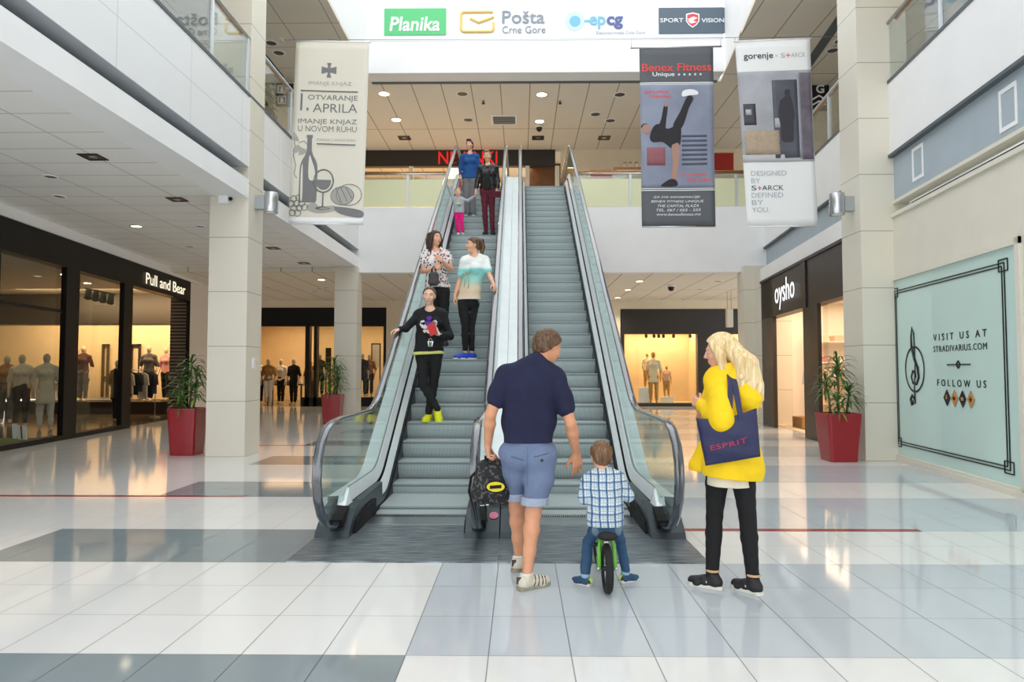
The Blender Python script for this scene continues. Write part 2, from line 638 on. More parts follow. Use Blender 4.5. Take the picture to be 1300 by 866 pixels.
tag(obj('wall_plate', rslab(MB(), y - .13, y + .13, z - .12, z + .12, 0.03, 0.03), M['white'], None, (RX(y), y, z)),
    'white square blank plate on the grey band beside the right column', 'plate')


# ------------------------------------------------------------------ glass railings
def railing(name, label, pts, post_ts, film=None, wood_off=0.12, kink=0.0):
    """pts: two end points on the slab edge (z at the top of the slab); post_ts: distances of posts along it"""
    a, c = V(pts[0]), V(pts[1])
    d = (c - a).normalized()
    n = V((-d.y, d.x, 0))
    if kink < 0:
        n = -n
    L = (c - a).length
    r = thing(name, label, 'railing', a)
    w = MB()
    w.tube([a + V((0, 0, 1.06)) + n * wood_off, c + V((0, 0, 1.06)) + n * wood_off], 0.035, 10, sq=0.8)
    obj('handrail', w, M['wood'], r)
    w = MB().tube([a + V((0, 0, 0.97)), c + V((0, 0, 0.97))], 0.028, 8)
    obj('top_rail', w, M['steel'], r)
    for t in post_ts:
        p = a + d * t
        w = MB()
        w.obox(p + V((0, 0, 0.49)), d * 0.03, n * 0.015, (0, 0, 0.49))
        w.tube([p + V((0, 0, 0.97)), p + V((0, 0, 1.03)) + n * wood_off], 0.013, 6)
        obj('post', w, M['steel_light'], r)
    ts = [0] + [t for t in post_ts if 0.1 < t < L - 0.1] + [L]
    for i in range(len(ts) - 1):
        p, q = a + d * (ts[i] + 0.04) + n * 0.02, a + d * (ts[i + 1] - 0.04) + n * 0.02
        g = obj('glass_pane', MB().obox((p + q) / 2 + V((0, 0, 0.47)), (q - p) / 2, n * 0.005, (0, 0, 0.44)), M['railglass'], r)
        if film:
            obj('film', MB().obox((p + q) / 2 + V((0, 0, 0.42)) - n * 0.008, (q - p) / 2, n * 0.001, (0, 0, 0.40)), film, g)
    return r


m, nt, bb = nodes_of('frosted_film')
setin(bb, base=rgb(242, 245, 206), rough=0.5, trans=0.0, alpha=0.84)
M['film'] = m
railing('glass_railing', 'glass balcony railing with wooden handrail on the left, ending at the column', ((XL - 0.02, -3, ZF + 0.05), (XL - 0.02, 11.4, ZF + 0.05)),
        [1.0, 2.8, 4.6, 6.4, 8.2, 10.0, 11.45, 13.0, 14.34], None, 0.14, 1)
railing('glass_railing', 'glass balcony railing between the left column and wine banner', ((XL - 0.02, 12.05, ZF + 0.05), (XL - 0.02, YR, ZF + 0.05)),
        [1.5, 3.0, 4.5, 6.0], None, 0.14, 1)
railing('glass_railing', 'glass balcony railing with wooden handrail in front of the right column', ((RX(-3, .02), -3, ZF + .05), (RX(11.6, .02), 11.6, ZF + .05)),
        [3.4, 5.2, 7.0, 8.8, 10.9, 12.4, 14.3], None, 0.14, -1)
railing('glass_railing', 'glass balcony railing between the right column and kitchen banner', ((RX(11.7, .02), 11.7, ZF + .05), (RX(YR, .02), YR, ZF + .05)),
        [0.4, 2.2, 4.0, 5.8], None, 0.14, -1)
railing('glass_railing', 'frosted pale green railing on the upper floor left of the escalators', ((XL, YR + .02, ZF), (-1.9, YR + .02, ZF)),
        [0.05, 1.4, 2.65], M['film'], 0.12, 1)
railing('glass_railing', 'frosted pale green railing on the upper floor right of the escalators', ((1.6, YR + .02, ZF), (6.9, YR + .02, ZF)),
        [0.05, 1.57, 3.1, 4.6], M['film'], 0.12, 1)
# ------------------------------------------------------------------ escalators
ESC_Y0, ESC_SL = 7.62, 0.65            # where the line of the step noses meets the floor, and its slope
STEP_D, STEP_R = 0.323, 0.21
ZTOP = 6.13
YTOP = ESC_Y0 + ZTOP / ESC_SL


def esc_path(y_in, y_out, r1=1.0, r2=1.3):
    """side line of the step band: level, up the incline and level again, with rounded bends; (y, z, normal)"""
    th = math.atan(ESC_SL)
    pts = []
    t1 = r1 * math.tan(th / 2)
    t2 = r2 * math.tan(th / 2)
    pts.append((y_in, 0.0, 0.0))
    for k in range(9):
        a = th * k / 8
        pts.append((ESC_Y0 - t1 + r1 * math.sin(a), r1 - r1 * math.cos(a), a))
    n = 10
    y0, y1 = pts[-1][0], YTOP - t2 * math.cos(th)
    z0 = pts[-1][1]
    z1 = ZTOP - t2 * math.sin(th)
    for k in range(1, n):
        pts.append((y0 + (y1 - y0) * k / n, z0 + (z1 - z0) * k / n, th))
    for k in range(9):
        a = th * (1 - k / 8)
        pts.append((YTOP + t2 - r2 * math.sin(a), ZTOP - r2 + r2 * math.cos(a), a))
    pts.append((y_out, ZTOP, 0.0))
    return pts


def sweep(b, prof, path, xc, s, mi=0, closed=False):
    """profile of (x, n) pairs swept along an escalator path; s = side (+1/-1)"""
    vs = []
    for (y, z, a) in path:
        for (x, n) in prof:
            vs.append((xc + s * x, y - n * math.sin(a), z + n * math.cos(a)))
    m = len(prof)
    fs = []
    for i in range(len(path) - 1):
        for j in range(m if closed else m - 1):
            j2 = (j + 1) % m
            q = (i * m + j, (i + 1) * m + j, (i + 1) * m + j2, i * m + j2)
            fs.append(q if s > 0 else q[::-1])
    b.add(vs, fs, mi, False)
    if closed:
        o = len(b.v) - len(vs)
        b.f += [tuple(o + j for j in range(m)), tuple(o + (len(path) - 1) * m + j for j in range(m))]
        b.m += [mi, mi]
        b.sm += [False, False]
    return b


def step_mat():
    m, nt, bs = nodes_of('grooved_step_metal')
    n = NB(nt)
    o, vec = n.xyz()
    w = n.math('FRACT', n.math('MULTIPLY', o[0], 1 / 0.0125))
    g = n.math('GREATER_THAN', w, 0.55)
    nz = n.noise(vec, 4.0)
    c = n.mix(g, rgb(200, 210, 210), rgb(144, 156, 158))
    c = n.mix(n.math('MULTIPLY', nz, 0.3), c, rgb(170, 180, 182))
    nt.links.new(c, bs.inputs['Base Color'])
    setin(bs, rough=0.45, metal=0.15)
    return m


M['step'] = step_mat()
M['nose'] = mat('step_edge', rgb(132, 143, 146), 0.5, 0.15)
M['skirt'] = mat('skirt_dark', rgb(46, 52, 58), 0.3, 0.5, noise=0.1, nscale=6)
M['deck'] = mat('deck_aluminium', rgb(244, 247, 250), 0.3, 0.05, noise=0.03, nscale=5)
M['plinth'] = mat('plinth_charcoal', rgb(58, 66, 72), 0.35, 0.4, noise=0.08, nscale=9)
M['rubber'] = mat('handrail_rubber', rgb(58, 66, 76), 0.2, 0.0, coat=1.0, crough=0.08)
M['rubber'].node_tree.nodes['Principled BSDF'].inputs['Coat IOR'].default_value = 1.9
M['brush'] = mat('brush_black', rgb(14, 14, 15), 0.9)
M['escglass'] = glass('balustrade_glass', (0.86, 0.94, 0.92, 1), 0.9, 1.5)
m, nt, bb = nodes_of('worn_landing_plate')
n = NB(nt)
o, vec = n.xyz()
mp = nt.nodes.new('ShaderNodeMapping')
mp.inputs['Scale'].default_value = (2.2, 30, 1)
nt.links.new(vec, mp.inputs[0])
nz = n.noise(mp.outputs[0], 2.0, 6)
c = n.mix(n.math('MULTIPLY', n.math('SUBTRACT', nz, 0.32), 2.6), rgb(62, 70, 78), rgb(176, 188, 196))
rib = n.line(o[1], 0.03, 0.0, 0.01)
c = n.mix(n.math('MULTIPLY', rib, 0.55), c, rgb(50, 56, 60))
nt.links.new(c, bb.inputs['Base Color'])
setin(bb, rough=0.35, metal=0.5)
M['plate'] = m


def handrail_path():
    th = math.atan(ESC_SL)
    pts = []
    # newel at the bottom: out of the plinth, round the front, level, then up
    for p in ((5.98, 0.13), (5.80, 0.12), (5.62, 0.17), (5.47, 0.29), (5.375, 0.43), (5.335, 0.58), (5.355, 0.73), (5.43, 0.86), (5.56, 0.96), (5.74, 1.01), (6.0, 1.025)):
        pts.append(p)
    V0 = 1.16
    yb = ESC_Y0 + (1.03 - V0) / ESC_SL
    r = 1.2
    t = r * math.tan(th / 2)
    for k in range(9):
        a = th * k / 8
        pts.append((yb - t + r * math.sin(a), 1.03 + r - r * math.cos(a)))
    yt = ESC_Y0 + (ZTOP + 1.03 - V0) / ESC_SL
    t2 = 1.0 * math.tan(th / 2)
    for k in range(1, 14):
        y = (yb + 0.7) + (yt - yb - 1.4) * k / 14
        pts.append((y, (y - ESC_Y0) * ESC_SL + V0))
    for k in range(9):
        a = th * (1 - k / 8)
        pts.append((yt + t2 - math.sin(a), ZTOP + 1.03 - 1.0 + math.cos(a)))
    zz = ZTOP
    for p in ((19.6, 1.03), (20.0, 1.01), (20.2, 0.93), (20.32, 0.8), (20.36, 0.6), (20.3, 0.4), (20.1, 0.22)):
        pts.append((p[0], zz + p[1]))
    return pts


HP = handrail_path()


def make_escalator(xc, label):
    r = thing('escalator', label, 'escalator', (xc, 6.0, 0))
    P = esc_path(6.55, 19.35)
    # steps
    def step_mesh(y, z, ynext, zdrop):
        w = 0.495
        b = MB()
        # tread, and a riser that bows in at its foot
        prof = [(ynext + 0.03, 0.0), (y + 0.012, 0.0), (y, -0.012), (y + 0.006, -0.035), (y + 0.02, -0.09), (y + 0.045, -0.15), (y + 0.075, -zdrop)]
        n = len(prof)
        vs = [(xc + sx * w, p, z + q) for sx in (-1, 1) for p, q in prof]
        for j in range(n - 1):
            b.add([vs[j], vs[j + 1], vs[n + j + 1], vs[n + j]], [(0, 3, 2, 1)], 1 if j in (1, 2) else 0)
        b.add([vs[k] for k in range(n)], [tuple(range(n))], 0)
        b.add([vs[n + k] for k in range(n)], [tuple(range(n))[::-1]], 0)
        return b
    noses = [(6.72, 0.004), (7.12, 0.035)]
    k = 0
    while True:
        y, z = ESC_Y0 + 0.23 + STEP_D * k, 0.149 + STEP_R * k
        if z > ZTOP - 0.12:
            break
        noses.append((y, z))
        k += 1
    noses.append((noses[-1][0] + 0.36, ZTOP - 0.02))
    for i, (y, z) in enumerate(noses):
        yn = noses[i + 1][0] if i + 1 < len(noses) else y + 1.2
        zd = z - (noses[i - 1][1] if i else 0) + 0.005
        obj('step', step_mesh(y, z, yn, max(zd, 0.16)), [M['step'], M['nose']], r)
    # both balustrades
    for s in (-1, 1):
        b = sweep(MB(), [(0.498, -0.3), (0.498, 0.10), (0.507, 0.115), (0.52, 0.10), (0.52, -0.3)], esc_path(6.45, 19.4), xc, s)
        obj('skirt', b, M['skirt'], r)
        b = sweep(MB(), [(0.498, 0.0), (0.488, 0.025), (0.488, 0.045), (0.498, 0.05)], esc_path(6.8, 19.2), xc, s)
        obj('brush', b, M['brush'], r)
        Pd = esc_path(6.28, 19.35, 1.15)
        b = sweep(MB(), [(0.505, 0.105), (0.512, 0.125), (0.556, 0.225)], Pd, xc, s)
        ob = obj('inner_deck', b, M['deck'], r)
        b = sweep(MB(), [(0.556, 0.225), (0.562, 0.205), (0.574, 0.205), (0.572, 0.258)], Pd, xc, s)
        obj('deck_joint', b, M['brush'], r)
        b = sweep(MB(), [(0.572, 0.258), (0.602, 0.37), (0.606, 0.375), (0.613, 0.37)], Pd, xc, s)
        obj('glass_clamp', b, M['deck'], r)
        b = sweep(MB(), [(0.627, 0.37), (0.634, 0.372), (0.66, 0.30), (0.797, 0.29), (0.799, 0.285), (0.799, -0.12)], Pd, xc, s)
        obj('outer_deck', b, M['deck'], r)
        b = sweep(MB(), [(0.795, -0.12), (0.795, -0.85), (0.3, -0.85)], esc_path(7.6, 19.3), xc, s)
        obj('cladding', b, M['steel_light'], r)
        # sloping end piece where the deck runs out on the plinth
        pf = [(0.505, 0.02), (0.505, 0.105), (0.556, 0.225), (0.572, 0.250), (0.602, 0.37), (0.634, 0.372), (0.66, 0.30), (0.70, 0.295), (0.70, 0.02)]
        b = MB()
        n_ = len(pf)
        vs = [(xc + s * q, 6.30, z) for q, z in pf] + [(xc + s * (0.52 + (q - 0.505) * 0.8), 6.08, 0.02 + (z - 0.02) * 0.42) for q, z in pf]
        fs = [tuple(range(n_)), tuple(range(n_, 2 * n_))] + [(i, (i + 1) % n_, n_ + (i + 1) % n_, n_ + i) for i in range(n_)]
        b.add(vs, fs)
        obj('deck_end', b, M['deck'], r)
        # glass: fills from the clamp up to the handrail
        lo = [(y - 0.28 * math.sin(a), z + 0.28 * math.cos(a)) for (y, z, a) in esc_path(6.0, 19.35, 1.15)]
        hi = [p for p in HP[2:-2]]
        x = xc + s * 0.62
        outl = hi + lo[::-1]
        b = MB().prism([(x - 0.006, y, z) for y, z in outl], (0.012, 0, 0))
        obj('glass_panel', b, M['escglass'], r)
        # handrail: a flattened tube with a guide under it
        b = MB()
        prof = [(0.040 * math.cos(q), 0.019 * math.sin(q)) for q in [2 * PI * i / 12 for i in range(12)]]
        vs = []
        for i, (y, z) in enumerate(HP):
            p0, p1 = HP[max(i - 1, 0)], HP[min(i + 1, len(HP) - 1)]
            ty, tz = p1[0] - p0[0], p1[1] - p0[1]
            l = math.hypot(ty, tz)
            ny, nz_ = -tz / l, ty / l
            for (px_, pn) in prof:
                vs.append((x + px_, y + ny * pn, z + nz_ * pn))
        m_ = len(prof)
        fs = [(i * m_ + j, (i + 1) * m_ + j, (i + 1) * m_ + (j + 1) % m_, i * m_ + (j + 1) % m_) for i in range(len(HP) - 1) for j in range(m_)]
        b.add(vs, fs, 0, True)
        obj('handrail', b, M['rubber'], r)
        # plinth at the floor, with a boot the handrail runs into
        b = MB()
        xa, xb = xc + s * 0.795, xc + s * 0.50
        prof = [(5.86, 0.0), (5.90, 0.06), (6.12, 0.215), (6.36, 0.25), (7.3, 0.26), (7.3, 0.0)]
        b.prism([(xa, y, z) for y, z in prof], (xb - xa, 0, 0))
        pl = obj('plinth', b, M['plinth'], r)
        b = MB().prism([(xc + s * 0.62 - 0.06, y, z) for y, z in ((5.93, 0.085), (5.90, 0.16), (5.98, 0.2), (6.14, 0.235), (6.14, 0.1))], (0.12, 0, 0))
        obj('handrail_inlet', b, M['brush'], pl)
        if s == 1:
            pass
        # flared end of the skirt beside the comb
        b = MB().prism([(xc + s * 0.498, y, z) for y, z in ((6.05, 0.02), (6.12, 0.10), (6.5, 0.16), (6.9, 0.16), (6.9, 0.0), (6.1, 0.0))], (-s * 0.02, 0, 0))
        obj('skirt_end', b, M['brush'], pl)
    # comb plate and landing plate
    b = MB().box(xc - 0.497, xc + 0.497, 6.40, 6.75, 0.0, 0.012)
    cp = obj('comb_plate', b, M['steel'], r)
    b = MB()
    for i in range(48):
        x = xc - 0.49 + i * 0.0207
        b.box(x, x + 0.009, 6.73, 6.82, 0.006, 0.02)
    obj('comb_teeth', b, M['skirt'], cp)
    b = MB().box(xc - 0.798, xc + 0.798, 5.17, 6.42, 0.0, 0.01)
    obj('landing_plate', b, M['plate'], r)
    b = MB().box(xc - 0.79, xc + 0.79, 17.6, 20.6, ZTOP - 0.02, ZTOP + 0.03)
    obj('top_landing_plate', b, M['plate'], r)
    return r


EX = (-0.978, 0.622)
escL = make_escalator(EX[0], 'left escalator carrying women and a girl down, grey grooved steps')
escR = make_escalator(EX[1], 'empty right escalator rising behind the man and boy')
# stickers on the plinths
obj('sticker', MB().cyl((-0.235, 6.05, 0.166), (-0.235, 6.045, 0.173), 0.04, n=20), mat('pink_sticker', rgb(225, 120, 150), 0.4), escL)
obj('sticker', MB().obox((1.147, 6.62, 0.171), (0.017, 0, 0.040), (0, 0.06, 0), (-0.003, 0, 0.0015)), mat('pale_blue_sticker', rgb(170, 200, 225), 0.4), escR)


def tread(k):
    """front edge and height of the k-th step"""
    return ESC_Y0 + 0.23 + STEP_D * k, 0.149 + STEP_R * k
# ------------------------------------------------------------------ smooth bodies: blended round cones and ellipsoids, meshed on a grid
def surface_nets(F, lo, h):
    s = F < 0
    nx, ny, nz = F.shape
    c = [(i, j, k) for i in (0, 1) for j in (0, 1) for k in (0, 1)]
    cnt = np.zeros((nx - 1, ny - 1, nz - 1), np.int8)
    for i, j, k in c:
        cnt += s[i:nx - 1 + i, j:ny - 1 + j, k:nz - 1 + k]
    act = (cnt > 0) & (cnt < 8)
    I, J, K = np.nonzero(act)
    idx = np.full(act.shape, -1, np.int32)
    idx[act] = np.arange(len(I))
    val = {q: F[I + q[0], J + q[1], K + q[2]] for q in c}
    P = np.zeros((len(I), 3))
    N = np.zeros(len(I))
    for q in c:
        for ax in range(3):
            if q[ax] == 0:
                r = list(q)
                r[ax] = 1
                r = tuple(r)
                a, b = val[q], val[r]
                m = (a < 0) != (b < 0)
                t = np.where(m, a / np.where(m, a - b, 1), 0)
                for d in range(3):
                    P[:, d] += np.where(m, q[d] + (t if d == ax else 0), 0)
                N += m
    P /= N[:, None]
    P += np.stack([I, J, K], 1)
    P = P * h + np.array(lo)
    faces = []
    for ax in range(3):
        u, v = (ax + 1) % 3, (ax + 2) % 3
        a = [slice(1, n - 1) for n in F.shape]
        bsl = list(a)
        a[ax] = slice(0, F.shape[ax] - 1)
        bsl[ax] = slice(1, F.shape[ax])
        sa, sb = s[tuple(a)], s[tuple(bsl)]
        E = np.nonzero(sa != sb)
        flip = sa[E]
        g = [E[0].copy(), E[1].copy(), E[2].copy()]
        for d in range(3):
            if d != ax:
                g[d] = g[d] + 1
        def cell(du, dv):
            q = [g[0].copy(), g[1].copy(), g[2].copy()]
            q[u] = q[u] - du
            q[v] = q[v] - dv
            return idx[q[0], q[1], q[2]]
        q = np.stack([cell(1, 1), cell(0, 1), cell(0, 0), cell(1, 0)], 1)
        q[~flip] = q[~flip][:, ::-1]
        faces.append(q)
    return P, np.concatenate(faces)


def npv(v):
    return np.array((v[0], v[1], v[2]), np.float64)


def C(a, b, ra, rb=None, k=0.02, sq=None):
    """round cone; sq = (direction, factor) flattens it along a direction"""
    return ('c', npv(a), npv(b), ra, ra if rb is None else rb, k, sq)


def E(c, r, R=None, k=0.02):
    """ellipsoid with radii r along the columns of R"""
    return ('e', npv(c), np.array(r, float), np.eye(3) if R is None else np.stack([npv(x) for x in R], 1), k)


def chain(pts, rs, k=0.02, sq=None):
    return [C(pts[i], pts[i + 1], rs[i], rs[i + 1], k, sq) for i in range(len(pts) - 1)]


def grow(prims, d):
    out = []
    for p in prims:
        if p[0] == 'c':
            out.append(('c', p[1], p[2], p[3] + d, p[4] + d) + p[5:])
        else:
            out.append(('e', p[1], p[2] + d) + p[3:])
    return out


def prim_box(p):
    if p[0] == 'c':
        r = max(p[3], p[4])
        return np.minimum(p[1], p[2]) - r, np.maximum(p[1], p[2]) + r
    r = max(p[2])
    return p[1] - r, p[1] + r


def field_mesh(prims, h=0.006, cuts=(), carve=(), wr=None, noise=None):
    """mesh of the blended prims. cuts: (point, normal) removes what lies in front; carve: (centre, radius, k)"""
    bb = [prim_box(p) for p in prims]
    lo = np.min([x[0] for x in bb], 0) - 3 * h - 0.012
    hi = np.max([x[1] for x in bb], 0) + 3 * h + 0.012
    n = np.ceil((hi - lo) / h).astype(int) + 1
    F = np.full(n, 0.25, np.float32)
    ax = [lo[i] + h * np.arange(n[i]) for i in range(3)]
    for p, (b0, b1) in zip(prims, bb):
        k = p[5] if p[0] == 'c' else p[4]
        mg = k + 2.5 * h + 0.006
        i0 = np.maximum(np.floor((b0 - mg - lo) / h).astype(int), 0)
        i1 = np.minimum(np.ceil((b1 + mg - lo) / h).astype(int) + 1, n)
        X, Y, Z = (ax[d][i0[d]:i1[d]] for d in range(3))
        X, Y, Z = X[:, None, None], Y[None, :, None], Z[None, None, :]
        if p[0] == 'c':
            a, bpt, ra, rb, _, sq = p[1:]
            qx, qy, qz = X - a[0], Y - a[1], Z - a[2]
            ab = bpt - a
            if sq is not None:
                f = npv(sq[0])
                f = f / np.linalg.norm(f)
                g = 1 / sq[1] - 1
                df = qx * f[0] + qy * f[1] + qz * f[2]
                qx, qy, qz = qx + g * df * f[0], qy + g * df * f[1], qz + g * df * f[2]
                ab = ab + g * np.dot(ab, f) * f
            l2 = max(1e-12, ab @ ab)
            t = np.clip((qx * ab[0] + qy * ab[1] + qz * ab[2]) / l2, 0, 1)
            d = np.sqrt((qx - t * ab[0]) ** 2 + (qy - t * ab[1]) ** 2 + (qz - t * ab[2]) ** 2) - (ra + t * (rb - ra))
            if sq is not None:
                d = d * (0.5 + 0.5 * sq[1])
        else:
            c0, r, R, _ = p[1:]
            qx, qy, qz = X - c0[0], Y - c0[1], Z - c0[2]
            u = [(qx * R[0, i] + qy * R[1, i] + qz * R[2, i]) for i in range(3)]
            k0 = np.sqrt((u[0] / r[0]) ** 2 + (u[1] / r[1]) ** 2 + (u[2] / r[2]) ** 2)
            k1 = np.sqrt((u[0] / r[0] ** 2) ** 2 + (u[1] / r[1] ** 2) ** 2 + (u[2] / r[2] ** 2) ** 2)
            d = k0 * (k0 - 1) / np.maximum(k1, 1e-6)
        sl = tuple(slice(i0[d_], i1[d_]) for d_ in range(3))
        f0 = F[sl]
        kk = max(k, 1e-5)
        hh = np.maximum(kk - np.abs(f0 - d), 0) / kk
        F[sl] = np.minimum(f0, d) - hh * hh * kk * 0.25
    X, Y, Z = ax[0][:, None, None], ax[1][None, :, None], ax[2][None, None, :]
    for (c0, r, k) in carve:
        c0 = npv(c0)
        d = r - np.sqrt((X - c0[0]) ** 2 + (Y - c0[1]) ** 2 + (Z - c0[2]) ** 2)
        hh = np.maximum(k - np.abs(F - d), 0) / k
        F = np.maximum(F, d) + hh * hh * k * 0.25
    if wr is not None:
        amp, freq, seed = wr
        rg = np.random.RandomState(seed)
        N = 0
        for _ in range(6):
            v = rg.normal(size=3) * freq * (0.5 + rg.rand())
            N = N + np.sin(X * v[0] + Y * v[1] + Z * v[2] + rg.rand() * 6.28)
        F = F + amp * N / 2.4
    if noise is not None:
        F = F + noise(X, Y, Z)
    for (p0, nn) in cuts:
        p0, nn = npv(p0), npv(nn)
        nn = nn / np.linalg.norm(nn)
        F = np.maximum(F, (X - p0[0]) * nn[0] + (Y - p0[1]) * nn[1] + (Z - p0[2]) * nn[2])
    F = np.broadcast_to(F, n).copy()
    return surface_nets(F, lo, h)


def np_obj(name, P, Q, mats, parent=None, mi=None, origin=None):
    off = root_loc(parent) if parent is not None else V(origin or (0, 0, 0))
    me = bpy.data.meshes.new(name)
    P = P - np.array(off)
    me.vertices.add(len(P))
    me.vertices.foreach_set('co', P.astype(np.float32).ravel())
    me.loops.add(len(Q) * 4)
    me.loops.foreach_set('vertex_index', Q.astype(np.int32).ravel())
    me.polygons.add(len(Q))
    me.polygons.foreach_set('loop_start', np.arange(0, len(Q) * 4, 4, dtype=np.int32))
    me.polygons.foreach_set('loop_total', np.full(len(Q), 4, np.int32))
    me.polygons.foreach_set('use_smooth', np.ones(len(Q), bool))
    if mi is not None:
        me.polygons.foreach_set('material_index', mi.astype(np.int32))
    me.update(calc_edges=True)
    o = mesh_obj(name, me, mats, parent)
    if parent is None:
        o.location = off
        ORG[o.name] = V(off)
    return o


def unit(v):
    return V(v).normalized()


def hand(w, d, n, t, curl=0.5, s=1.0, spread=0.08, thumb=0.5):
    """hand from wrist w: d along the fingers, n the way the palm faces, t towards the thumb"""
    d = unit(d)
    n = V(n)
    n = unit(n - d * n.dot(d))
    t = V(t)
    t = unit(t - d * t.dot(d) - n * t.dot(n))
    out = []
    offs = (0.030, 0.010, -0.010, -0.028)
    lens = (0.074, 0.082, 0.076, 0.060)
    plen = (0.088, 0.090, 0.085, 0.078)
    curls = curl if isinstance(curl, (list, tuple)) else (curl * 0.9, curl, curl * 1.08, curl * 1.15)
    for i in range(4):
        kn = w + (d * plen[i] + t * offs[i]) * s
        out.append(C(w + (d * 0.012 + t * offs[i] * 0.55) * s, kn, 0.0165 * s, 0.0125 * s, 0.012 * s))
        ang = curls[i] * 0.75
        dirn = unit(d + t * (spread * (offs[i] / 0.03)))
        p = kn
        for seg, (fr, r0, r1) in enumerate(((0.45, 0.0098, 0.0088), (0.31, 0.0088, 0.0080), (0.24, 0.0080, 0.0066))):
            q = p + (dirn * math.cos(ang) + n * math.sin(ang)) * lens[i] * fr * s
            out.append(C(p, q, r0 * s, r1 * s, 0.004))
            p = q
            ang += curls[i] * (1.0 if seg == 0 else 0.7)
    b = w + (d * 0.022 + t * 0.022 + n * 0.008) * s
    m1 = b + (d * 0.034 + t * 0.030 + n * 0.012 * (1 + thumb)) * s
    m2 = m1 + unit(d * 0.75 + t * (0.45 - 0.5 * thumb) + n * (0.2 + 0.6 * thumb)) * 0.034 * s
    m3 = m2 + unit(d * 0.85 + t * (0.1 - 0.6 * thumb) + n * (0.2 + 0.7 * thumb)) * 0.027 * s
    out += [C(b, m1, 0.017 * s, 0.0125 * s, 0.012 * s), C(m1, m2, 0.0115 * s, 0.0100 * s, 0.004), C(m2, m3, 0.0100 * s, 0.0078 * s, 0.004)]
    return out


def head_prims(c, f, u, s=1.0, fem=0.0, child=0.0, neck=None):
    f = unit(f)
    u = V(u)
    u = unit(u - f * u.dot(f))
    r = f.cross(u)
    R = (r, f, u)
    q = lambda a, b, z: c + (r * a + f * b + u * z) * s
    jaw = 1 - 0.12 * fem
    P = [E(q(0, -0.012, 0.026), (0.074 * s, 0.093 * s, 0.087 * s), R, 0.01),
         E(q(0, 0.020, -0.028), (0.060 * s * jaw, 0.070 * s, 0.080 * s), R, 0.03 * s),
         E(q(0, 0.046, -0.086 + 0.012 * child), (0.028 * s * jaw, 0.026 * s, 0.022 * s), R, 0.03 * s),
         C(q(0.028, 0.076, 0.030), q(-0.028, 0.076, 0.030), 0.011 * s, None, 0.018 * s),
         C(q(0, 0.088, 0.014), q(0, 0.104 - 0.006 * child, -0.020), 0.0075 * s, 0.0115 * s, 0.012 * s),
         C(q(0.009, 0.094, -0.024), q(-0.009, 0.094, -0.024), 0.0075 * s, None, 0.008 * s),
         E(q(0.036, 0.060, -0.024), (0.024 * s, 0.02 * s, 0.022 * s), R, 0.02 * s),
         E(q(-0.036, 0.060, -0.024), (0.024 * s, 0.02 * s, 0.022 * s), R, 0.02 * s),
         C(q(0.015, 0.084, -0.054), q(-0.015, 0.084, -0.054), 0.0065 * s, None, 0.006 * s),
         C(q(0.012, 0.082, -0.064), q(-0.012, 0.082, -0.064), 0.0075 * s, None, 0.006 * s)]
    for sg in (-1, 1):
        P.append(E(q(sg * 0.075, -0.006, -0.004), (0.010 * s, 0.019 * s, 0.031 * s), R, 0.006 * s))
    if neck is not None:
        nr = (0.058 - 0.012 * fem) * s
        P.append(C(neck, q(0, -0.022, -0.055), nr * 1.05, nr * 0.94, 0.025 * s))
    carve = [(q(sg * 0.032, 0.096, 0.011), 0.0155 * s, 0.014 * s) for sg in (-1, 1)]
    return P, carve, q, R


def leg_prims(h, k, a, s=1.0, th=0.088, ca=0.056, an=0.038, kn=0.056):
    h, k, a = V(h), V(k), V(a)
    sh = a - k
    mid = k + sh * 0.28
    return [C(h, h.lerp(k, 0.45), th * s, th * 0.86 * s, 0.03), C(h.lerp(k, 0.45), k, th * 0.86 * s, kn * s, 0.03), C(k, mid, kn * s, ca * s, 0.03), C(mid, k + sh * 0.62, ca * s, ca * 0.8 * s, 0.03), C(k + sh * 0.62, a, ca * 0.8 * s, an * s, 0.03)]


def arm_prims(sh, e, w, s=1.0, up=0.047, el=0.037, fo=0.041, wr=0.026):
    sh, e, w = V(sh), V(e), V(w)
    return [C(sh, sh.lerp(e, 0.4), up * s, up * 0.98 * s, 0.02), C(sh.lerp(e, 0.4), e, up * 0.98 * s, el * s, 0.02), C(e, e.lerp(w, 0.28), el * s, fo * s, 0.015), C(e.lerp(w, 0.28), w, fo * s, wr * s, 0.015)]


def torso_prims(J, s=1.0, fem=0.0, belly=0.0, d=0.66):
    """J: pelvis, waist, chest, neck, sL, sR, tf (forward)"""
    sq = (J['tf'], d)
    nb = J['neck']
    P = [C(J['pelvis'], J['waist'], (0.150 + 0.012 * fem) * s, (0.142 - 0.018 * fem + belly) * s, 0.05, sq),
         C(J['waist'], J['chest'], (0.142 - 0.018 * fem + belly) * s, (0.162 - 0.014 * fem) * s, 0.05, sq),
         C(J['chest'], J['chest'].lerp(nb, 0.5), (0.162 - 0.014 * fem) * s, (0.12 - 0.01 * fem) * s, 0.05, sq),
         C(J['sL'], J['sR'], (0.058 - 0.008 * fem) * s, None, 0.05),
         C(J['sL'].lerp(nb, 0.25), nb, 0.05 * s, 0.055 * s, 0.04), C(J['sR'].lerp(nb, 0.25), nb, 0.05 * s, 0.055 * s, 0.04)]
    if fem > 0.5:
        r = V(J['tf']).cross(V((0, 0, 1))).normalized()
        for sg in (-1, 1):
            P.append(E(J['chest'] + V(J['tf']) * 0.070 * s + r * (sg * 0.070 * s) + V((0, 0, -0.005)), (0.064 * s, 0.060 * s, 0.066 * s), None, 0.03))
    return P


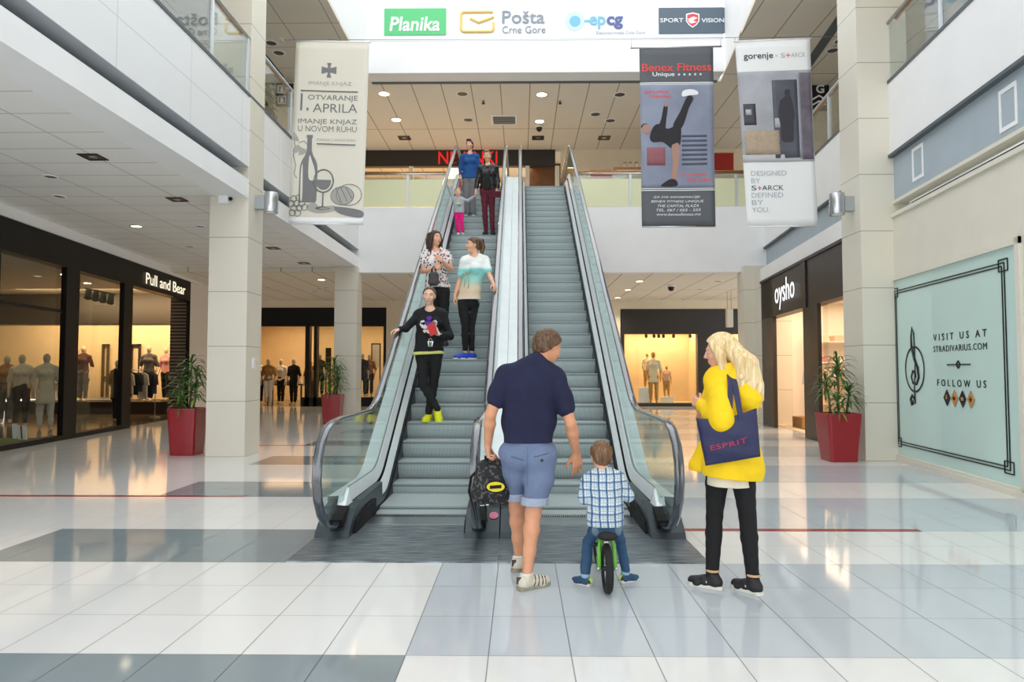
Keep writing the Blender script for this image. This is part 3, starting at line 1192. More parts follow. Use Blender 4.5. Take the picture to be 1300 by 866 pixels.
class Person:
    """a posed figure. J holds the joints in the world: pelvis waist chest neck head, sL eL wL, sR eR wR, hL kL aL tL, hR kR aR tR
    (L and R are the sides of the photograph); tf, hf: the way torso and head face; hu: up along the head"""

    def __init__(s, name, label, J, skin, size=1.0, fem=0.0, child=0.0, belly=0.0, h=0.006, hands=None, lean=1.0, cat='person', bare_mats=None, hs=None):
        s.J, s.size, s.fem, s.h, s.lean, s.skin = J, size, fem, h, lean, skin
        s.hs = hs or size
        s.gz = J.get('gz', 0.0)
        base = V((J['pelvis'].x, J['pelvis'].y, s.gz))
        s.root = thing(name, label, cat, base)
        J['tf'], J['hf'] = unit(J['tf']), unit(J['hf'])
        s.torso = torso_prims(J, size, fem, belly)
        k = size * lean
        s.legs = {q: leg_prims(J['h' + q], J['k' + q], J['a' + q], k, 0.086 + 0.004 * fem) for q in 'LR'}
        s.arms = {q: arm_prims(J['s' + q], J['e' + q], J['w' + q], size * (1 - 0.14 * fem)) for q in 'LR'}
        hp, carve, s.q, s.R = head_prims(J['head'], J['hf'], J.get('hu', (0, 0, 1)), s.hs, fem, child, J['neck'])
        P = grow(s.torso, -0.006) + grow(s.legs['L'], -0.004) + grow(s.legs['R'], -0.004) + s.arms['L'] + s.arms['R'] + hp
        for q in 'LR':
            a, t = J['a' + q], J['t' + q]
            P.append(C(a - V((0, 0, 0.02)) * size, a.lerp(t, 0.45) - V((0, 0, 0.035)) * size, 0.030 * size, 0.020 * size, 0.015))
        for q, hd in (hands or {}).items():
            P += hand(J['w' + q], s=size * (1 - 0.1 * fem), **hd)
        Pm, Q = field_mesh(P, h, carve=carve)
        # lips and the eye sockets take other materials
        ctr = Pm[Q].mean(1)
        mi = np.zeros(len(Q), int)
        lc = npv(s.q(0, 0.090, -0.059))
        d = (ctr - lc) @ s.Rm() / s.hs
        mi[(np.abs(d[:, 0]) < 0.0205) & (np.abs(d[:, 2]) < 0.0085 * (1.1 - (d[:, 0] / 0.022) ** 2)) & (d[:, 1] > -0.02)] = 1
        s.body = np_obj('body', Pm, Q, [skin, M['lips']], s.root, mi)

    def Rm(s):
        return np.stack([npv(x) for x in s.R], 1)

    def part(s, name, prims, m, parent=None, mi=None, **kw):
        P, Q = field_mesh(prims, kw.pop('h', s.h), **kw)
        return np_obj(name, P, Q, m, parent or s.root, mi)

    def face(s, brow=None, iris=None):
        q, k = s.q, s.hs
        for sg in (-1, 1):
            b = MB().ball(q(sg * 0.032, 0.0745, 0.010), 0.0105 * k, 6, 0, (1.15, 1, 0.50))
            b.ball(q(sg * 0.032, 0.0815, 0.010), 0.0050 * k, 5, 1, (1, 1, 0.95))
            e = obj('eye', b, [M['eyewhite'], M['iris']], s.root)
        if brow is not None:
            for sg in (-1, 1):
                b = MB().tube([q(sg * 0.014, 0.088, 0.030), q(sg * 0.030, 0.086, 0.0355), q(sg * 0.047, 0.072, 0.030)], [0.003 * k, 0.0036 * k, 0.0018 * k], 6)
                obj('eyebrow', b, brow, s.root)

    def shoe(s, q, m, sole, size=1.0, high=0.0, sole_t=0.022, extra=None):
        J, k = s.J, s.size * size
        a, t = J['a' + q], J['t' + q]
        f = V(t - a)
        up = V((0, 0, 1))
        flat = abs(f.z) < 0.08
        if flat:
            f.z = 0
        f = unit(f)
        r = unit(f.cross(up))
        up = r.cross(f)
        g = a - up * 0.075 * k               # sole height under the ankle
        if flat:
            g = V((g.x, g.y, s.gz + 0.003))
        p = lambda x, y, z: g + (r * x + f * y + up * z) * k
        P = [C(p(0, -0.030, 0.040), p(0, 0.05, 0.040), 0.040 * k, 0.039 * k, 0.02), C(p(0, 0.05, 0.038), p(0.004, 0.14, 0.026), 0.040 * k, 0.034 * k, 0.02),
             C(p(0.02, 0.10, 0.022), p(-0.02, 0.10, 0.022), 0.03 * k, None, 0.02), C(p(0, -0.02, 0.05), p(0, 0.0, 0.085 + high), 0.040 * k, 0.042 * k, 0.02)]
        cuts = [(p(0, 0, 0.006), -up), (p(0, 0, 0.088 + high), up + f * -0.12)]
        sh = s.part('shoe', P, m, cuts=cuts, h=min(s.h, 0.006))
        b = MB()
        outl = [(-0.034, -0.055), (-0.020, -0.072), (0.020, -0.072), (0.034, -0.055), (0.036, 0.02), (0.046, 0.10), (0.040, 0.145), (0.020, 0.176), (-0.010, 0.178), (-0.034, 0.15), (-0.044, 0.10), (-0.036, 0.02)]
        b.prism([p(x, y, -0.002) for x, y in outl], up * sole_t * k)
        obj('sole', b, sole, sh)
        if extra:
            extra(p, sh, k)
        return sh


def cloth_mat(name, col, rough=0.85, noise=0.06, bump=0.25, bscale=120, **kw):
    return mat(name, col, rough, noise=noise, nscale=14, bump=bump, bscale=bscale, **kw)


def hair_mat(name, dark, light, scale=90, axis=(1, 1, 0.06)):
    m, nt, b = nodes_of(name)
    n = NB(nt)
    o, vec = n.xyz()
    mp = nt.nodes.new('ShaderNodeMapping')
    mp.inputs['Scale'].default_value = axis
    nt.links.new(vec, mp.inputs[0])
    nz = n.noise(mp.outputs[0], scale, 4)
    r = nt.nodes.new('ShaderNodeValToRGB')
    r.color_ramp.elements[0].position = 0.34
    r.color_ramp.elements[1].position = 0.66
    r.color_ramp.elements[0].color = dark
    r.color_ramp.elements[1].color = light
    nt.links.new(nz, r.inputs['Fac'])
    nt.links.new(r.outputs['Color'], b.inputs['Base Color'])
    bp = nt.nodes.new('ShaderNodeBump')
    bp.inputs['Strength'].default_value = 0.6
    bp.inputs['Distance'].default_value = 0.006
    nt.links.new(nz, bp.inputs['Height'])
    nt.links.new(bp.outputs['Normal'], b.inputs['Normal'])
    setin(b, rough=0.45)
    return m


def skin_mat(name, col):
    m = mat(name, col, 0.48, noise=0.05, nscale=18, bump=0.05, bscale=180)
    bb = m.node_tree.nodes['Principled BSDF']
    bb.inputs['Subsurface Weight'].default_value = 0.12
    bb.inputs['Subsurface Radius'].default_value = (0.012, 0.005, 0.003)
    return m


M['skin'] = skin_mat('skin_fair', rgb(226, 172, 142))
M['skin_tan'] = skin_mat('skin_tanned', rgb(218, 156, 120))
M['skin_pale'] = skin_mat('skin_pale', rgb(232, 188, 164))
M['lips'] = mat('lips', rgb(196, 118, 106), 0.45)
M['eyewhite'] = mat('eye_white', rgb(228, 224, 220), 0.25)
M['iris'] = mat('eye_iris', rgb(52, 38, 28), 0.2)
# ------------------------------------------------------------------ people
def mix_pts(a, b, t):
    return V(a).lerp(V(b), t)


def tee(P, m, hem, sleeve=0.62, d=0.013, sd=0.016, name='shirt', wr=(0.004, 16, 3), hem_n=(0, 0, -1), flare=0.0, extra=(), neck_cut=None, mats=None, sl_k=0.02):
    """top over the torso with sleeves down to a share of the upper arm (or past the elbow when > 1)"""
    J = P.J
    pr = grow(P.torso, d)
    if flare:
        pr.append(C(J['waist'], J['pelvis'] + V((0, 0, -0.12 * P.size)), 0.14 * P.size + d, 0.155 * P.size + d + flare, 0.05, (J['tf'], 0.78)))
    cuts = [((0, 0, hem), hem_n)] if not isinstance(hem, (tuple, V)) else [(hem, hem_n)]
    arms = []
    for q in 'LR':
        s_, e_, w_ = J['s' + q], J['e' + q], J['w' + q]
        k = P.size * (1 - 0.14 * P.fem)
        if sleeve <= 1:
            arms += [C(s_, mix_pts(s_, e_, sleeve), 0.049 * k + sd, 0.046 * k + sd * 1.25, sl_k)]
        else:
            arms += [C(s_, e_, 0.049 * k + sd, 0.040 * k + sd, sl_k), C(e_, mix_pts(e_, w_, sleeve - 1), 0.040 * k + sd, 0.030 * k + sd, 0.015)]
    pr += arms + list(extra)
    if neck_cut:
        cuts.append(neck_cut)
        cv = ()
    else:
        ax_ = (J['head'] - J['neck']).normalized()
        cv = [(J['neck'] + J['tf'] * 0.050 * P.size + V((0, 0, 0.030)) * P.size, 0.068 * P.size, 0.012), (J['neck'] + ax_ * 0.075 * P.size, 0.072 * P.size, 0.012)]
    Pm, Q = field_mesh(pr, P.h, wr=wr, cuts=cuts, carve=cv)
    return np_obj(name, Pm, Q, m, P.root)


def flat_ends(P, obj_):
    return obj_


def trousers(P, m, top, d=0.012, to=1.0, name='trousers', wr=(0.003, 20, 5), hem=None, ld=None, taper=1.0, seat=1.0):
    J, s = P.J, P.size * P.lean
    ld = d if ld is None else ld
    pr = [C(J['pelvis'], J['waist'], (0.150 + 0.012 * P.fem) * P.size + d, (0.142 - 0.018 * P.fem) * P.size + d, 0.03, (J['tf'], 0.66))]
    for q in 'LR':
        h_, k_, a_ = J['h' + q], J['k' + q], J['a' + q]
        sh = a_ - k_
        th = (0.086 + 0.004 * P.fem) * s
        pr.append(C(h_, h_.lerp(k_, 0.45), th + ld, th * 0.86 + ld, 0.015))
        pr.append(C(h_.lerp(k_, 0.45), k_, th * 0.86 + ld, 0.056 * s + ld, 0.012))
        if to > 1:
            e = min(1.0, to - 1)
            mid = k_ + sh * 0.3
            pr += [C(k_, mid, 0.056 * s + ld, 0.056 * s + ld, 0.012), C(mid, k_ + sh * e, 0.056 * s + ld, (0.040 * s) * taper + ld, 0.012)]
    bt = -J['tf'] * 0.055 * P.size
    for q in 'LR':
        pr.append(E(J['h' + q].lerp(J['pelvis'], 0.25) + bt * seat + V((0, 0, -0.035 * P.size)), (0.078 * P.size + d, 0.074 * P.size + d, 0.088 * P.size + d), None, 0.03))
    cuts = [((0, 0, top), (0, 0, 1))]
    if hem is not None:
        cuts.append(((0, 0, hem), (0, 0, -1)))
    Pm, Q = field_mesh(pr, P.h, wr=wr, cuts=cuts)
    return np_obj(name, Pm, Q, m, P.root)


def cap_hair(P, m, grow_=0.012, line=(0.052, 0.062), nape=-0.06, side=None, extra=(), noise=0.004, freq=190, name='hair', parent=None, tilt=0.62, h=None):
    """hair over the skull, kept off the face by a hairline plane; extra prims are locks that hang or stand"""
    q, k = P.q, P.hs
    R = P.R
    pr = [E(q(0, -0.016, 0.030), ((0.076 + grow_) * k, (0.094 + grow_) * k, (0.088 + grow_) * k), R, 0.02 * k),
          E(q(0, -0.040, -0.010), ((0.070 + grow_ * 0.8) * k, (0.066 + grow_) * k, (0.080) * k), R, 0.02 * k)]
    f, u, r = R[1], R[2], R[0]
    cuts = [(q(0, line[0], line[1]), f * 0.80 - u * tilt), (q(0, -0.02, nape), f * 0.25 - u)]
    rr, uu = npv(r), npv(u)
    c0 = npv(P.J['head'])

    def nz(X, Y, Z):
        a = (X - c0[0]) * rr[0] + (Y - c0[1]) * rr[1] + (Z - c0[2]) * rr[2]
        b = (X - c0[0]) * uu[0] + (Y - c0[1]) * uu[1] + (Z - c0[2]) * uu[2]
        return noise * (np.sin(a * freq + 3 * np.sin(b * 40)) * 0.5 + 0.5 * np.sin(a * freq * 0.43 + b * 60 + 1.7))
    Pm, Q = field_mesh(pr, h or P.h, cuts=cuts, noise=nz)
    o = np_obj(name, Pm, Q, m, P.root)
    if extra:
        def nz2(X, Y, Z):
            a = (X - c0[0]) * rr[0] + (Y - c0[1]) * rr[1] + (Z - c0[2]) * rr[2]
            return noise * np.sin(a * freq + 2 * np.sin(Z * 30))
        Pm, Q = field_mesh(list(extra), h or P.h, noise=nz2)
        np_obj('lock', Pm, Q, m, o)
    return o


M['hair_brown'] = hair_mat('hair_brown', rgb(58, 40, 26), rgb(120, 88, 60))
M['hair_dark'] = hair_mat('hair_dark_brown', rgb(30, 20, 15), rgb(72, 50, 36))
M['hair_blond'] = hair_mat('hair_blonde', rgb(214, 178, 116), rgb(246, 228, 184), 70)
M['hair_child'] = hair_mat('hair_child', rgb(84, 58, 38), rgb(140, 104, 72))
M['sole_white'] = mat('sole_white', rgb(222, 220, 210), 0.6)
M['sole_grey'] = mat('sole_grey', rgb(150, 146, 128), 0.7, noise=0.15)
M['lace'] = mat('shoe_lace', rgb(226, 224, 218), 0.8)

# ---- the man
A = at
J = dict(pelvis=V((0.055, 4.72, 0.93)), waist=V((0.06, 4.72, 1.09)), chest=V((0.068, 4.71, 1.29)), neck=V((0.118, 4.72, 1.495)), head=V((0.195, 4.76, 1.612)),
         hu=(0.22, 0.25, 1.0), tf=(0.05, 1, 0), hf=(0.80, 0.50, -0.42),
         sL=V((-0.105, 4.70, 1.415)), eL=V((-0.205, 4.66, 1.145)), wL=V((-0.228, 4.78, 0.925)),
         sR=V((0.262, 4.70, 1.385)), eR=V((0.345, 4.66, 1.085)), wR=V((0.393, 4.79, 0.872)),
         hL=V((-0.045, 4.74, 0.87)), kL=V((-0.025, 4.90, 0.47)), aL=V((-0.012, 5.00, 0.095)), tL=V((0.075, 5.15, 0.035)),
         hR=V((0.145, 4.72, 0.87)), kR=V((0.088, 4.70, 0.475)), aR=V((0.045, 4.57, 0.095)), tR=V((0.195, 4.68, 0.035)))
man = Person('person', 'man in navy t-shirt and blue shorts walking away, holding a small backpack', J, M['skin_tan'], 1.0, 0, 0, 0.012, 0.005,
             hands={'L': dict(d=(0.05, -0.05, -1), n=(1, 0.1, 0), t=(0, 1, 0), curl=(1.25, 1.3, 1.3, 1.3), thumb=0.9),
                    'R': dict(d=(0.10, 0.06, -1), n=(-0.35, 0.9, 0), t=(-0.9, -0.3, 0), curl=(0.22, 0.30, 0.38, 0.46), thumb=0.25, spread=0.14)})
man.face(M['hair_brown'])
M['navy_tee'] = cloth_mat('navy_jersey', rgb(28, 32, 62), 0.9, 0.1, 0.9, 7)
tee(man, M['navy_tee'], 0.955, 0.62, 0.019, 0.018, 't_shirt', (0.007, 20, 3))
m, nt, bb = nodes_of('chambray_blue')
n = NB(nt)
o, vec = n.xyz()
nz = n.noise(vec, 160, 4)
c = n.mix(nz, rgb(84, 100, 134), rgb(134, 150, 180))
c = n.mix(n.math('MULTIPLY', n.noise(vec, 9, 3), 0.35), c, rgb(96, 108, 138))
nt.links.new(c, bb.inputs['Base Color'])
setin(bb, rough=0.9)
M['chambray'] = m
M['chambray_dark'] = mat('chambray_seam', rgb(78, 92, 124), 0.9)
sh = trousers(man, M['chambray'], 0.985, 0.013, 1.12, 'shorts', (0.007, 15, 8), hem=0.535, ld=0.024, seat=0.55)
for q in 'LR':
    h_, k_ = J['h' + q], J['k' + q]
    zt, zb = 0.585, 0.53
    pt = lambda z: h_.lerp(k_, (h_.z - z) / (h_.z - k_.z))
    Pm, Q = field_mesh([C(pt(0.66), pt(0.47), 0.097, 0.092, 0.01)], 0.005, cuts=[((0, 0, zt), (0, 0, 1)), ((0, 0, zb), (0, 0, -1))], wr=(0.002, 18, 4))
    np_obj('cuff', Pm, Q, mat('cuff_pale_%s' % q, rgb(162, 172, 192), 0.9, noise=0.08, nscale=80), sh)
for sx, wd in ((0.145, 0.05), (-0.02, 0.04)):
    pts = []
    for k_ in range(7):
        h_, n_ = surf(sh, (sx - wd + wd * k_ / 3, 4.2, 0.868 + 0.004 * k_ * (1 if sx > 0.1 else -1)), (0, 1, 0))
        pts.append(h_ + n_ * 0.001)
    pk = obj('pocket', MB().tube(pts, 0.003, 6), M['chambray_dark'], sh)
    if sx > 0.1:
        h_, n_ = surf(sh, (sx, 4.2, 0.845), (0, 1, 0))
        obj('button', MB().cyl(h_ - n_ * 0.002, h_ + n_ * 0.005, 0.010), M['iris'], pk)
pts = []
for k_ in range(12):
    h_, n_ = surf(sh, (0.05, 4.2, 0.94 - 0.024 * k_), (0, 1, 0))
    pts.append(h_ + n_ * 0.0005)
obj('seam', MB().tube(pts, 0.0014, 5), M['chambray_dark'], sh)
cap_hair(man, M['hair_brown'], 0.014, (0.058, 0.066), -0.075, noise=0.0035, freq=240)
M['shoe_man'] = mat('shoe_off_white', rgb(214, 206, 188), 0.7, noise=0.08, nscale=40)
M['shoe_stripe'] = mat('shoe_stripe_dark', rgb(70, 64, 62), 0.7)


def man_shoe(p, sh, k):
    for i, y in enumerate((0.03, 0.06, 0.09, 0.115)):
        for s_ in (-1, 1):
            pts = []
            for q0, q1 in (((0.14, y - 0.004, 0.020), (0.0, y - 0.004, 0.020)), ((0.14, y + 0.002, 0.036), (0.0, y + 0.002, 0.036)), ((0.10, y + 0.010, 0.12), (0.0, y + 0.010, 0.035)), ((0.025, y + 0.016, 0.16), (0.012, y + 0.016, 0.03))):
                a0, a1 = p(s_ * q0[0], q0[1], q0[2]), p(s_ * q1[0], q1[1], q1[2])
                h_, n_ = surf(sh, a0, (a1 - a0).normalized())
                if (h_ - a0).length > 0.005:
                    pts.append(h_)
            if len(pts) > 1:
                obj('stripe', MB().tube(pts, 0.0045 * k, 6), M['shoe_stripe'], sh)
    obj('sock', MB().lathe([(0.034, 0.07), (0.040, 0.08), (0.0405, 0.10), (0.038, 0.106)], p(0, -0.004, 0) - V((0, 0, 0.0))), M['lace'], sh)
    obj('heel_tab', MB().obox(p(0, -0.066, 0.06), (0.016, 0, 0), (0, 0.004, 0), (0, 0, 0.022)), M['shoe_stripe'], sh)


for q in 'LR':
    man.shoe(q, M['shoe_man'], M['sole_grey'], 1.04, 0.008, extra=man_shoe)

# ---- the boy on the balance bike
J = dict(pelvis=V((0.567, 4.57, 0.435)), waist=V((0.570, 4.585, 0.53)), chest=V((0.570, 4.615, 0.645)), neck=V((0.560, 4.635, 0.752)), head=V((0.548, 4.655, 0.868)),
         hu=(-0.02, 0.06, 1), tf=(0, 1, -0.1), hf=(-0.22, 0.95, -0.15),
         sL=V((0.462, 4.63, 0.705)), eL=V((0.425, 4.60, 0.595)), wL=V((0.447, 4.745, 0.575)),
         sR=V((0.668, 4.63, 0.712)), eR=V((0.728, 4.615, 0.605)), wR=V((0.716, 4.745, 0.578)),
         hL=V((0.522, 4.575, 0.415)), kL=V((0.462, 4.71, 0.275)), aL=V((0.438, 4.65, 0.072)), tL=V((0.367, 4.71, 0.03)),
         hR=V((0.616, 4.575, 0.415)), kR=V((0.688, 4.73, 0.285)), aR=V((0.722, 4.72, 0.072)), tR=V((0.80, 4.765, 0.03)))
boy = Person('person', 'small boy in checked shirt and jeans sitting on a balance bike', J, M['skin'], 0.60, 0, 1, 0.004, 0.0045, lean=0.68, hs=0.83,
             hands={'L': dict(d=(0.15, 1, -0.1), n=(0.1, 0, -1), t=(1, 0, 0), curl=(1.2, 1.25, 1.25, 1.25), thumb=0.8),
                    'R': dict(d=(-0.1, 1, -0.1), n=(0, 0, -1), t=(-1, 0, 0), curl=(1.2, 1.25, 1.25, 1.25), thumb=0.8)})
boy.face(M['hair_child'])
m, nt, bb = nodes_of('blue_check_cotton')
n = NB(nt)
o, vec = n.xyz()
wob = n.math('MULTIPLY', n.math('SUBTRACT', n.noise(vec, 7, 2), 0.5), 0.03)
ox, oz = n.math('ADD', o[0], wob), n.math('ADD', o[2], wob)
col = rgb(222, 226, 224)
c = n.mix(n.math('MULTIPLY', n.line(ox, 0.05, 0.0, 0.030), 0.30), col, rgb(120, 160, 190))
c = n.mix(n.math('MULTIPLY', n.line(oz, 0.05, 0.0, 0.030), 0.30), c, rgb(120, 160, 190))
c = n.mix(n.math('MULTIPLY', n.line(ox, 0.05, 0.006, 0.011), 0.9), c, rgb(28, 76, 132))
c = n.mix(n.math('MULTIPLY', n.line(oz, 0.05, 0.006, 0.010), 0.75), c, rgb(36, 90, 142))
c = n.mix(n.math('MULTIPLY', n.line(ox, 0.05, 0.028, 0.004), 0.7), c, rgb(60, 110, 150))
c = n.mix(n.math('MULTIPLY', n.line(oz, 0.05, 0.028, 0.004), 0.7), c, rgb(110, 150, 150))
nt.links.new(c, bb.inputs['Base Color'])
setin(bb, rough=0.9)
M['check'] = m
tee(boy, M['check'], 0.42, 1.55, 0.013, 0.016, 'shirt', (0.003, 24, 3), flare=0.012, extra=[C(J['neck'] + V((0, 0, -0.02)), J['neck'] + V((0, 0, 0.035)), 0.05, 0.045, 0.01)])
obj('collar', MB().lathe([(0.056, 0.0), (0.049, 0.035), (0.046, 0.04), (0.052, 0.0)], J['neck'] + V((0, 0, 0.0)), 18), M['check'], boy.root)
m, nt, bb = nodes_of('denim_blue')
n = NB(nt)
o, vec = n.xyz()
c = n.mix(n.noise(vec, 190, 3), rgb(26, 58, 92), rgb(52, 92, 128))
c = n.mix(n.math('MULTIPLY', n.noise(vec, 12, 3), 0.4), c, rgb(74, 104, 130))
nt.links.new(c, bb.inputs['Base Color'])
setin(bb, rough=0.9)
M['denim'] = m
tr = trousers(boy, M['denim'], 0.50, 0.010, 1.93, 'jeans', (0.003, 30, 4), ld=0.012, taper=1.35, seat=0.5)
for q, sx in (('L', -1), ('R', 1)):
    Pm, Q = field_mesh([E(J['h' + q] + V((sx * 0.020, -0.058, -0.015)), (0.034, 0.012, 0.040), None)], 0.004)
    np_obj('worn_patch', Pm, Q, mat('worn_denim_%s' % q, rgb(96, 118, 136), 0.9, noise=0.1, nscale=90), tr)
cap_hair(boy, M['hair_child'], 0.012, (0.05, 0.06), -0.085, noise=0.004, freq=230, h=0.0045)
M['shoe_boy'] = mat('shoe_blue', rgb(38, 74, 104), 0.7, noise=0.2, nscale=50)


def boy_shoe(p, sh, k):
    obj('heel_tab', MB().obox(p(0.0, -0.069, 0.06), (0.013, 0, 0), (0, 0.006, 0), (0, 0, 0.014)), mat('heel_yellow', rgb(196, 214, 70), 0.6), sh)
    obj('strap', MB().tube([p(-0.045, 0.05, 0.03), p(-0.02, 0.06, 0.068), p(0.02, 0.06, 0.068), p(0.045, 0.05, 0.03)], 0.012 * k, 6), M['shoe_boy'], sh)
    obj('sock', MB().lathe([(0.026, 0.05), (0.030, 0.055), (0.030, 0.075), (0.027, 0.08)], p(0, -0.004, 0)), mat('sock_blue', rgb(150, 186, 206), 0.9), sh)


for q in 'LR':
    boy.shoe(q, M['shoe_boy'], M['sole_white'], 1.05, 0.0, 0.03, boy_shoe)

# ---- the woman in yellow
J = dict(pelvis=V((1.405, 4.56, 0.95)), waist=V((1.41, 4.57, 1.09)), chest=V((1.415, 4.58, 1.27)), neck=V((1.395, 4.58, 1.455)), head=V((1.352, 4.60, 1.575)),
         hu=(-0.08, 0.02, 1), tf=(-0.62, 0.78, 0), hf=(-0.92, 0.34, -0.14),
         sL=V((1.318, 4.58, 1.385)), eL=V((1.282, 4.345, 1.115)), wL=V((1.232, 4.63, 1.215)),
         sR=V((1.515, 4.54, 1.375)), eR=V((1.545, 4.60, 1.10)), wR=V((1.36, 4.76, 1.10)),
         hL=V((1.335, 4.60, 0.88)), kL=V((1.305, 4.62, 0.47)), aL=V((1.280, 4.60, 0.088)), tL=V((1.145, 4.69, 0.035)),
         hR=V((1.458, 4.53, 0.88)), kR=V((1.502, 4.54, 0.47)), aR=V((1.515, 4.50, 0.088)), tR=V((1.432, 4.62, 0.035)))
yel = Person('person', 'blonde woman in yellow jacket and black leggings facing the escalator, dark tote on shoulder', J, M['skin'], 0.97, 1, 0, 0, 0.005,
             lean=0.90, hands={'L': dict(d=(-0.5, 0.75, 0.35), n=(0.7, 0.6, 0), t=(-0.3, 0, 0.95), curl=(0.9, 1.0, 1.05, 1.1), thumb=0.5),
                    'R': dict(d=(-0.7, 0.5, 0.1), n=(-0.4, -0.5, 0), t=(0, 0, 1), curl=0.6)})
yel.face(M['hair_blond'])
M['yellow'] = cloth_mat('yellow_fabric', rgb(250, 208, 8), 0.75, 0.05, 0.8, 9)
jk = tee(yel, M['yellow'], (1.405, 4.56, 0.745), 1.93, 0.022, 0.022, 'jacket', (0.007, 15, 9), hem_n=(-0.10, 0.0, -1), flare=0.055,
         extra=[C((1.40, 4.56, 0.95), (1.405, 4.55, 0.70), 0.185, 0.225, 0.04, ((-0.62, 0.78, 0), 0.72)), C((1.30, 4.66, 1.0), (1.235, 4.68, 0.80), 0.05, 0.075, 0.04), C((1.47, 4.53, 1.0), (1.49, 4.52, 0.80), 0.10, 0.115, 0.04), C((1.32, 4.47, 1.30), (1.286, 4.365, 1.14), 0.075, 0.074, 0.05), C((1.286, 4.365, 1.135), (1.258, 4.50, 1.175), 0.074, 0.056, 0.05),
                C((1.395, 4.58, 1.43), (1.385, 4.58, 1.48), 0.085, 0.075, 0.03)],
         neck_cut=((1.39, 4.58, 1.495), (-0.2, 0.1, 1)))
m2 = C((1.40, 4.57, 0.95), (1.405, 4.56, 0.64), 0.17, 0.195, 0.03, ((-0.62, 0.78, 0), 0.70))
Pm, Q = field_mesh([m2], 0.006, cuts=[((1.4, 4.5, 0.69), (-0.05, 0, -1))], wr=(0.003, 20, 2))
np_obj('undershirt', Pm, Q, cloth_mat('cream_jersey', rgb(226, 218, 200), 0.9), yel.root)
Pm, Q = field_mesh([C((1.47, 4.50, 1.40), (1.49, 4.46, 1.26), 0.07, 0.085, 0.03), C((1.42, 4.49, 1.41), (1.43, 4.46, 1.30), 0.06, 0.06, 0.03)], 0.006, wr=(0.005, 24, 5))
np_obj('hood', Pm, Q, M['yellow'], jk)
M['legging'] = cloth_mat('black_jersey', rgb(18, 17, 19), 0.85)
trousers(yel, M['legging'], 0.99, 0.008, 1.97, 'leggings', (0.0012, 40, 7), ld=0.006, taper=1.0, seat=0.2)
q = yel.q
locks = []
rg = random.Random(11)
for i in range(17):
    x = -0.075 + 0.15 * rg.random()
    y0 = -0.055 - 0.035 * rg.random()
    p0 = q(x, y0, 0.05 - 0.04 * rg.random())
    # hair falls down the back, blown a little to the right of the picture
    e = V((1.40 + 0.17 * (i / 16) + 0.02 * rg.random(), 4.45 - 0.02 * rg.random(), 1.20 + 0.13 * rg.random()))
    mid = p0.lerp(e, 0.45) + V((0.035, -0.045, 0.035))
    mid2 = p0.lerp(e, 0.75) + V((0.02, -0.03, 0.01))
    locks += chain([p0, mid, mid2, e], [0.040, 0.036, 0.025, 0.006], 0.014)
for x in (0.078, 0.070):
    locks += chain([q(x, 0.02, 0.055), q(x + 0.016, -0.01, -0.02), q(x + 0.01, -0.02, -0.11), q(x, -0.03, -0.19)], [0.026, 0.028, 0.024, 0.008], 0.012)
    locks += chain([q(-x, 0.03, 0.055), q(-x - 0.014, 0.0, -0.02), q(-x - 0.01, -0.01, -0.11), q(-x, -0.02, -0.18)], [0.026, 0.028, 0.024, 0.008], 0.012)
cap_hair(yel, M['hair_blond'], 0.020, (0.060, 0.066), -0.12, extra=locks, noise=0.0035, freq=260)
M['shoe_black'] = mat('shoe_black', rgb(30, 30, 33), 0.6, noise=0.1)


def yel_shoe(p, sh, k):
    obj('logo_patch', MB().obox(p(-0.041, 0.03, 0.045), (0.002, 0, 0), (0, 0.010, 0), (0, 0, 0.005)), M['lace'], sh)
    b = MB()
    for i in range(4):
        y = 0.045 + i * 0.018
        b.tube([p(-0.022, y, 0.072 - i * 0.006), p(0, y + 0.004, 0.079 - i * 0.007), p(0.022, y, 0.072 - i * 0.006)], 0.003, 5)
    obj('laces', b, M['shoe_stripe'], sh)
    obj('ankle_band', MB().lathe([(0.043, 0.0), (0.045, 0.004), (0.045, 0.012), (0.043, 0.016)], p(0, -0.004, 0.112), 16), mat('skin_band', rgb(206, 170, 128), 0.6), sh)


for qq in 'LR':
    yel.shoe(qq, M['shoe_black'], M['sole_white'], 1.0, 0.018, 0.024, yel_shoe)

# ---- on the left escalator, from the bottom up
def stand(px, py, Y):
    return at(px, py, Y)


# woman leaning on the rail, black sweatshirt
Y, S = 8.98, 1.03
J = dict(gz=tread(3)[1], pelvis=A(544, 446, Y), waist=A(545, 430, Y), chest=A(546, 411, Y), neck=A(546, 394, Y), head=A(545, 376, Y - 0.02),
         tf=(0.12, -1, 0), hf=(0.02, -1, -0.12), hu=(0.02, -0.1, 1),
         sL=A(530.5, 400, Y), eL=V((-1.50, 8.86, 2.00)), wL=V((-1.575, 8.80, 1.985)),
         sR=A(562, 400, Y), eR=A(571.5, 427, Y - 0.02), wR=A(556.5, 424, Y - 0.24),
         hL=A(536, 450, Y), kL=A(538, 489, Y - 0.06), aL=V((-1.085, 8.94, 0.93)), tL=V((-1.035, 8.83, 0.82)),
         hR=A(553.5, 450, Y), kR=A(550, 489, Y + 0.02), aR=V((-1.215, 8.985, 0.875)), tR=V((-1.235, 8.86, 0.812)))
p = Person('person', 'woman in black sweatshirt with bright yellow trainers leaning on the escalator rail', J, M['skin_pale'], S, 1, 0, 0, 0.006,
           lean=0.88, hands={'L': dict(d=(-0.9, -0.35, -0.25), n=(0, -0.2, -1), t=(0.3, -0.9, 0), curl=0.6, thumb=0.3),
                  'R': dict(d=(-0.85, -0.2, 0.5), n=(0.1, 1, 0.2), t=(-0.3, 0, 0.9), curl=0.55, thumb=0.6)})
p.face(M['hair_dark'])
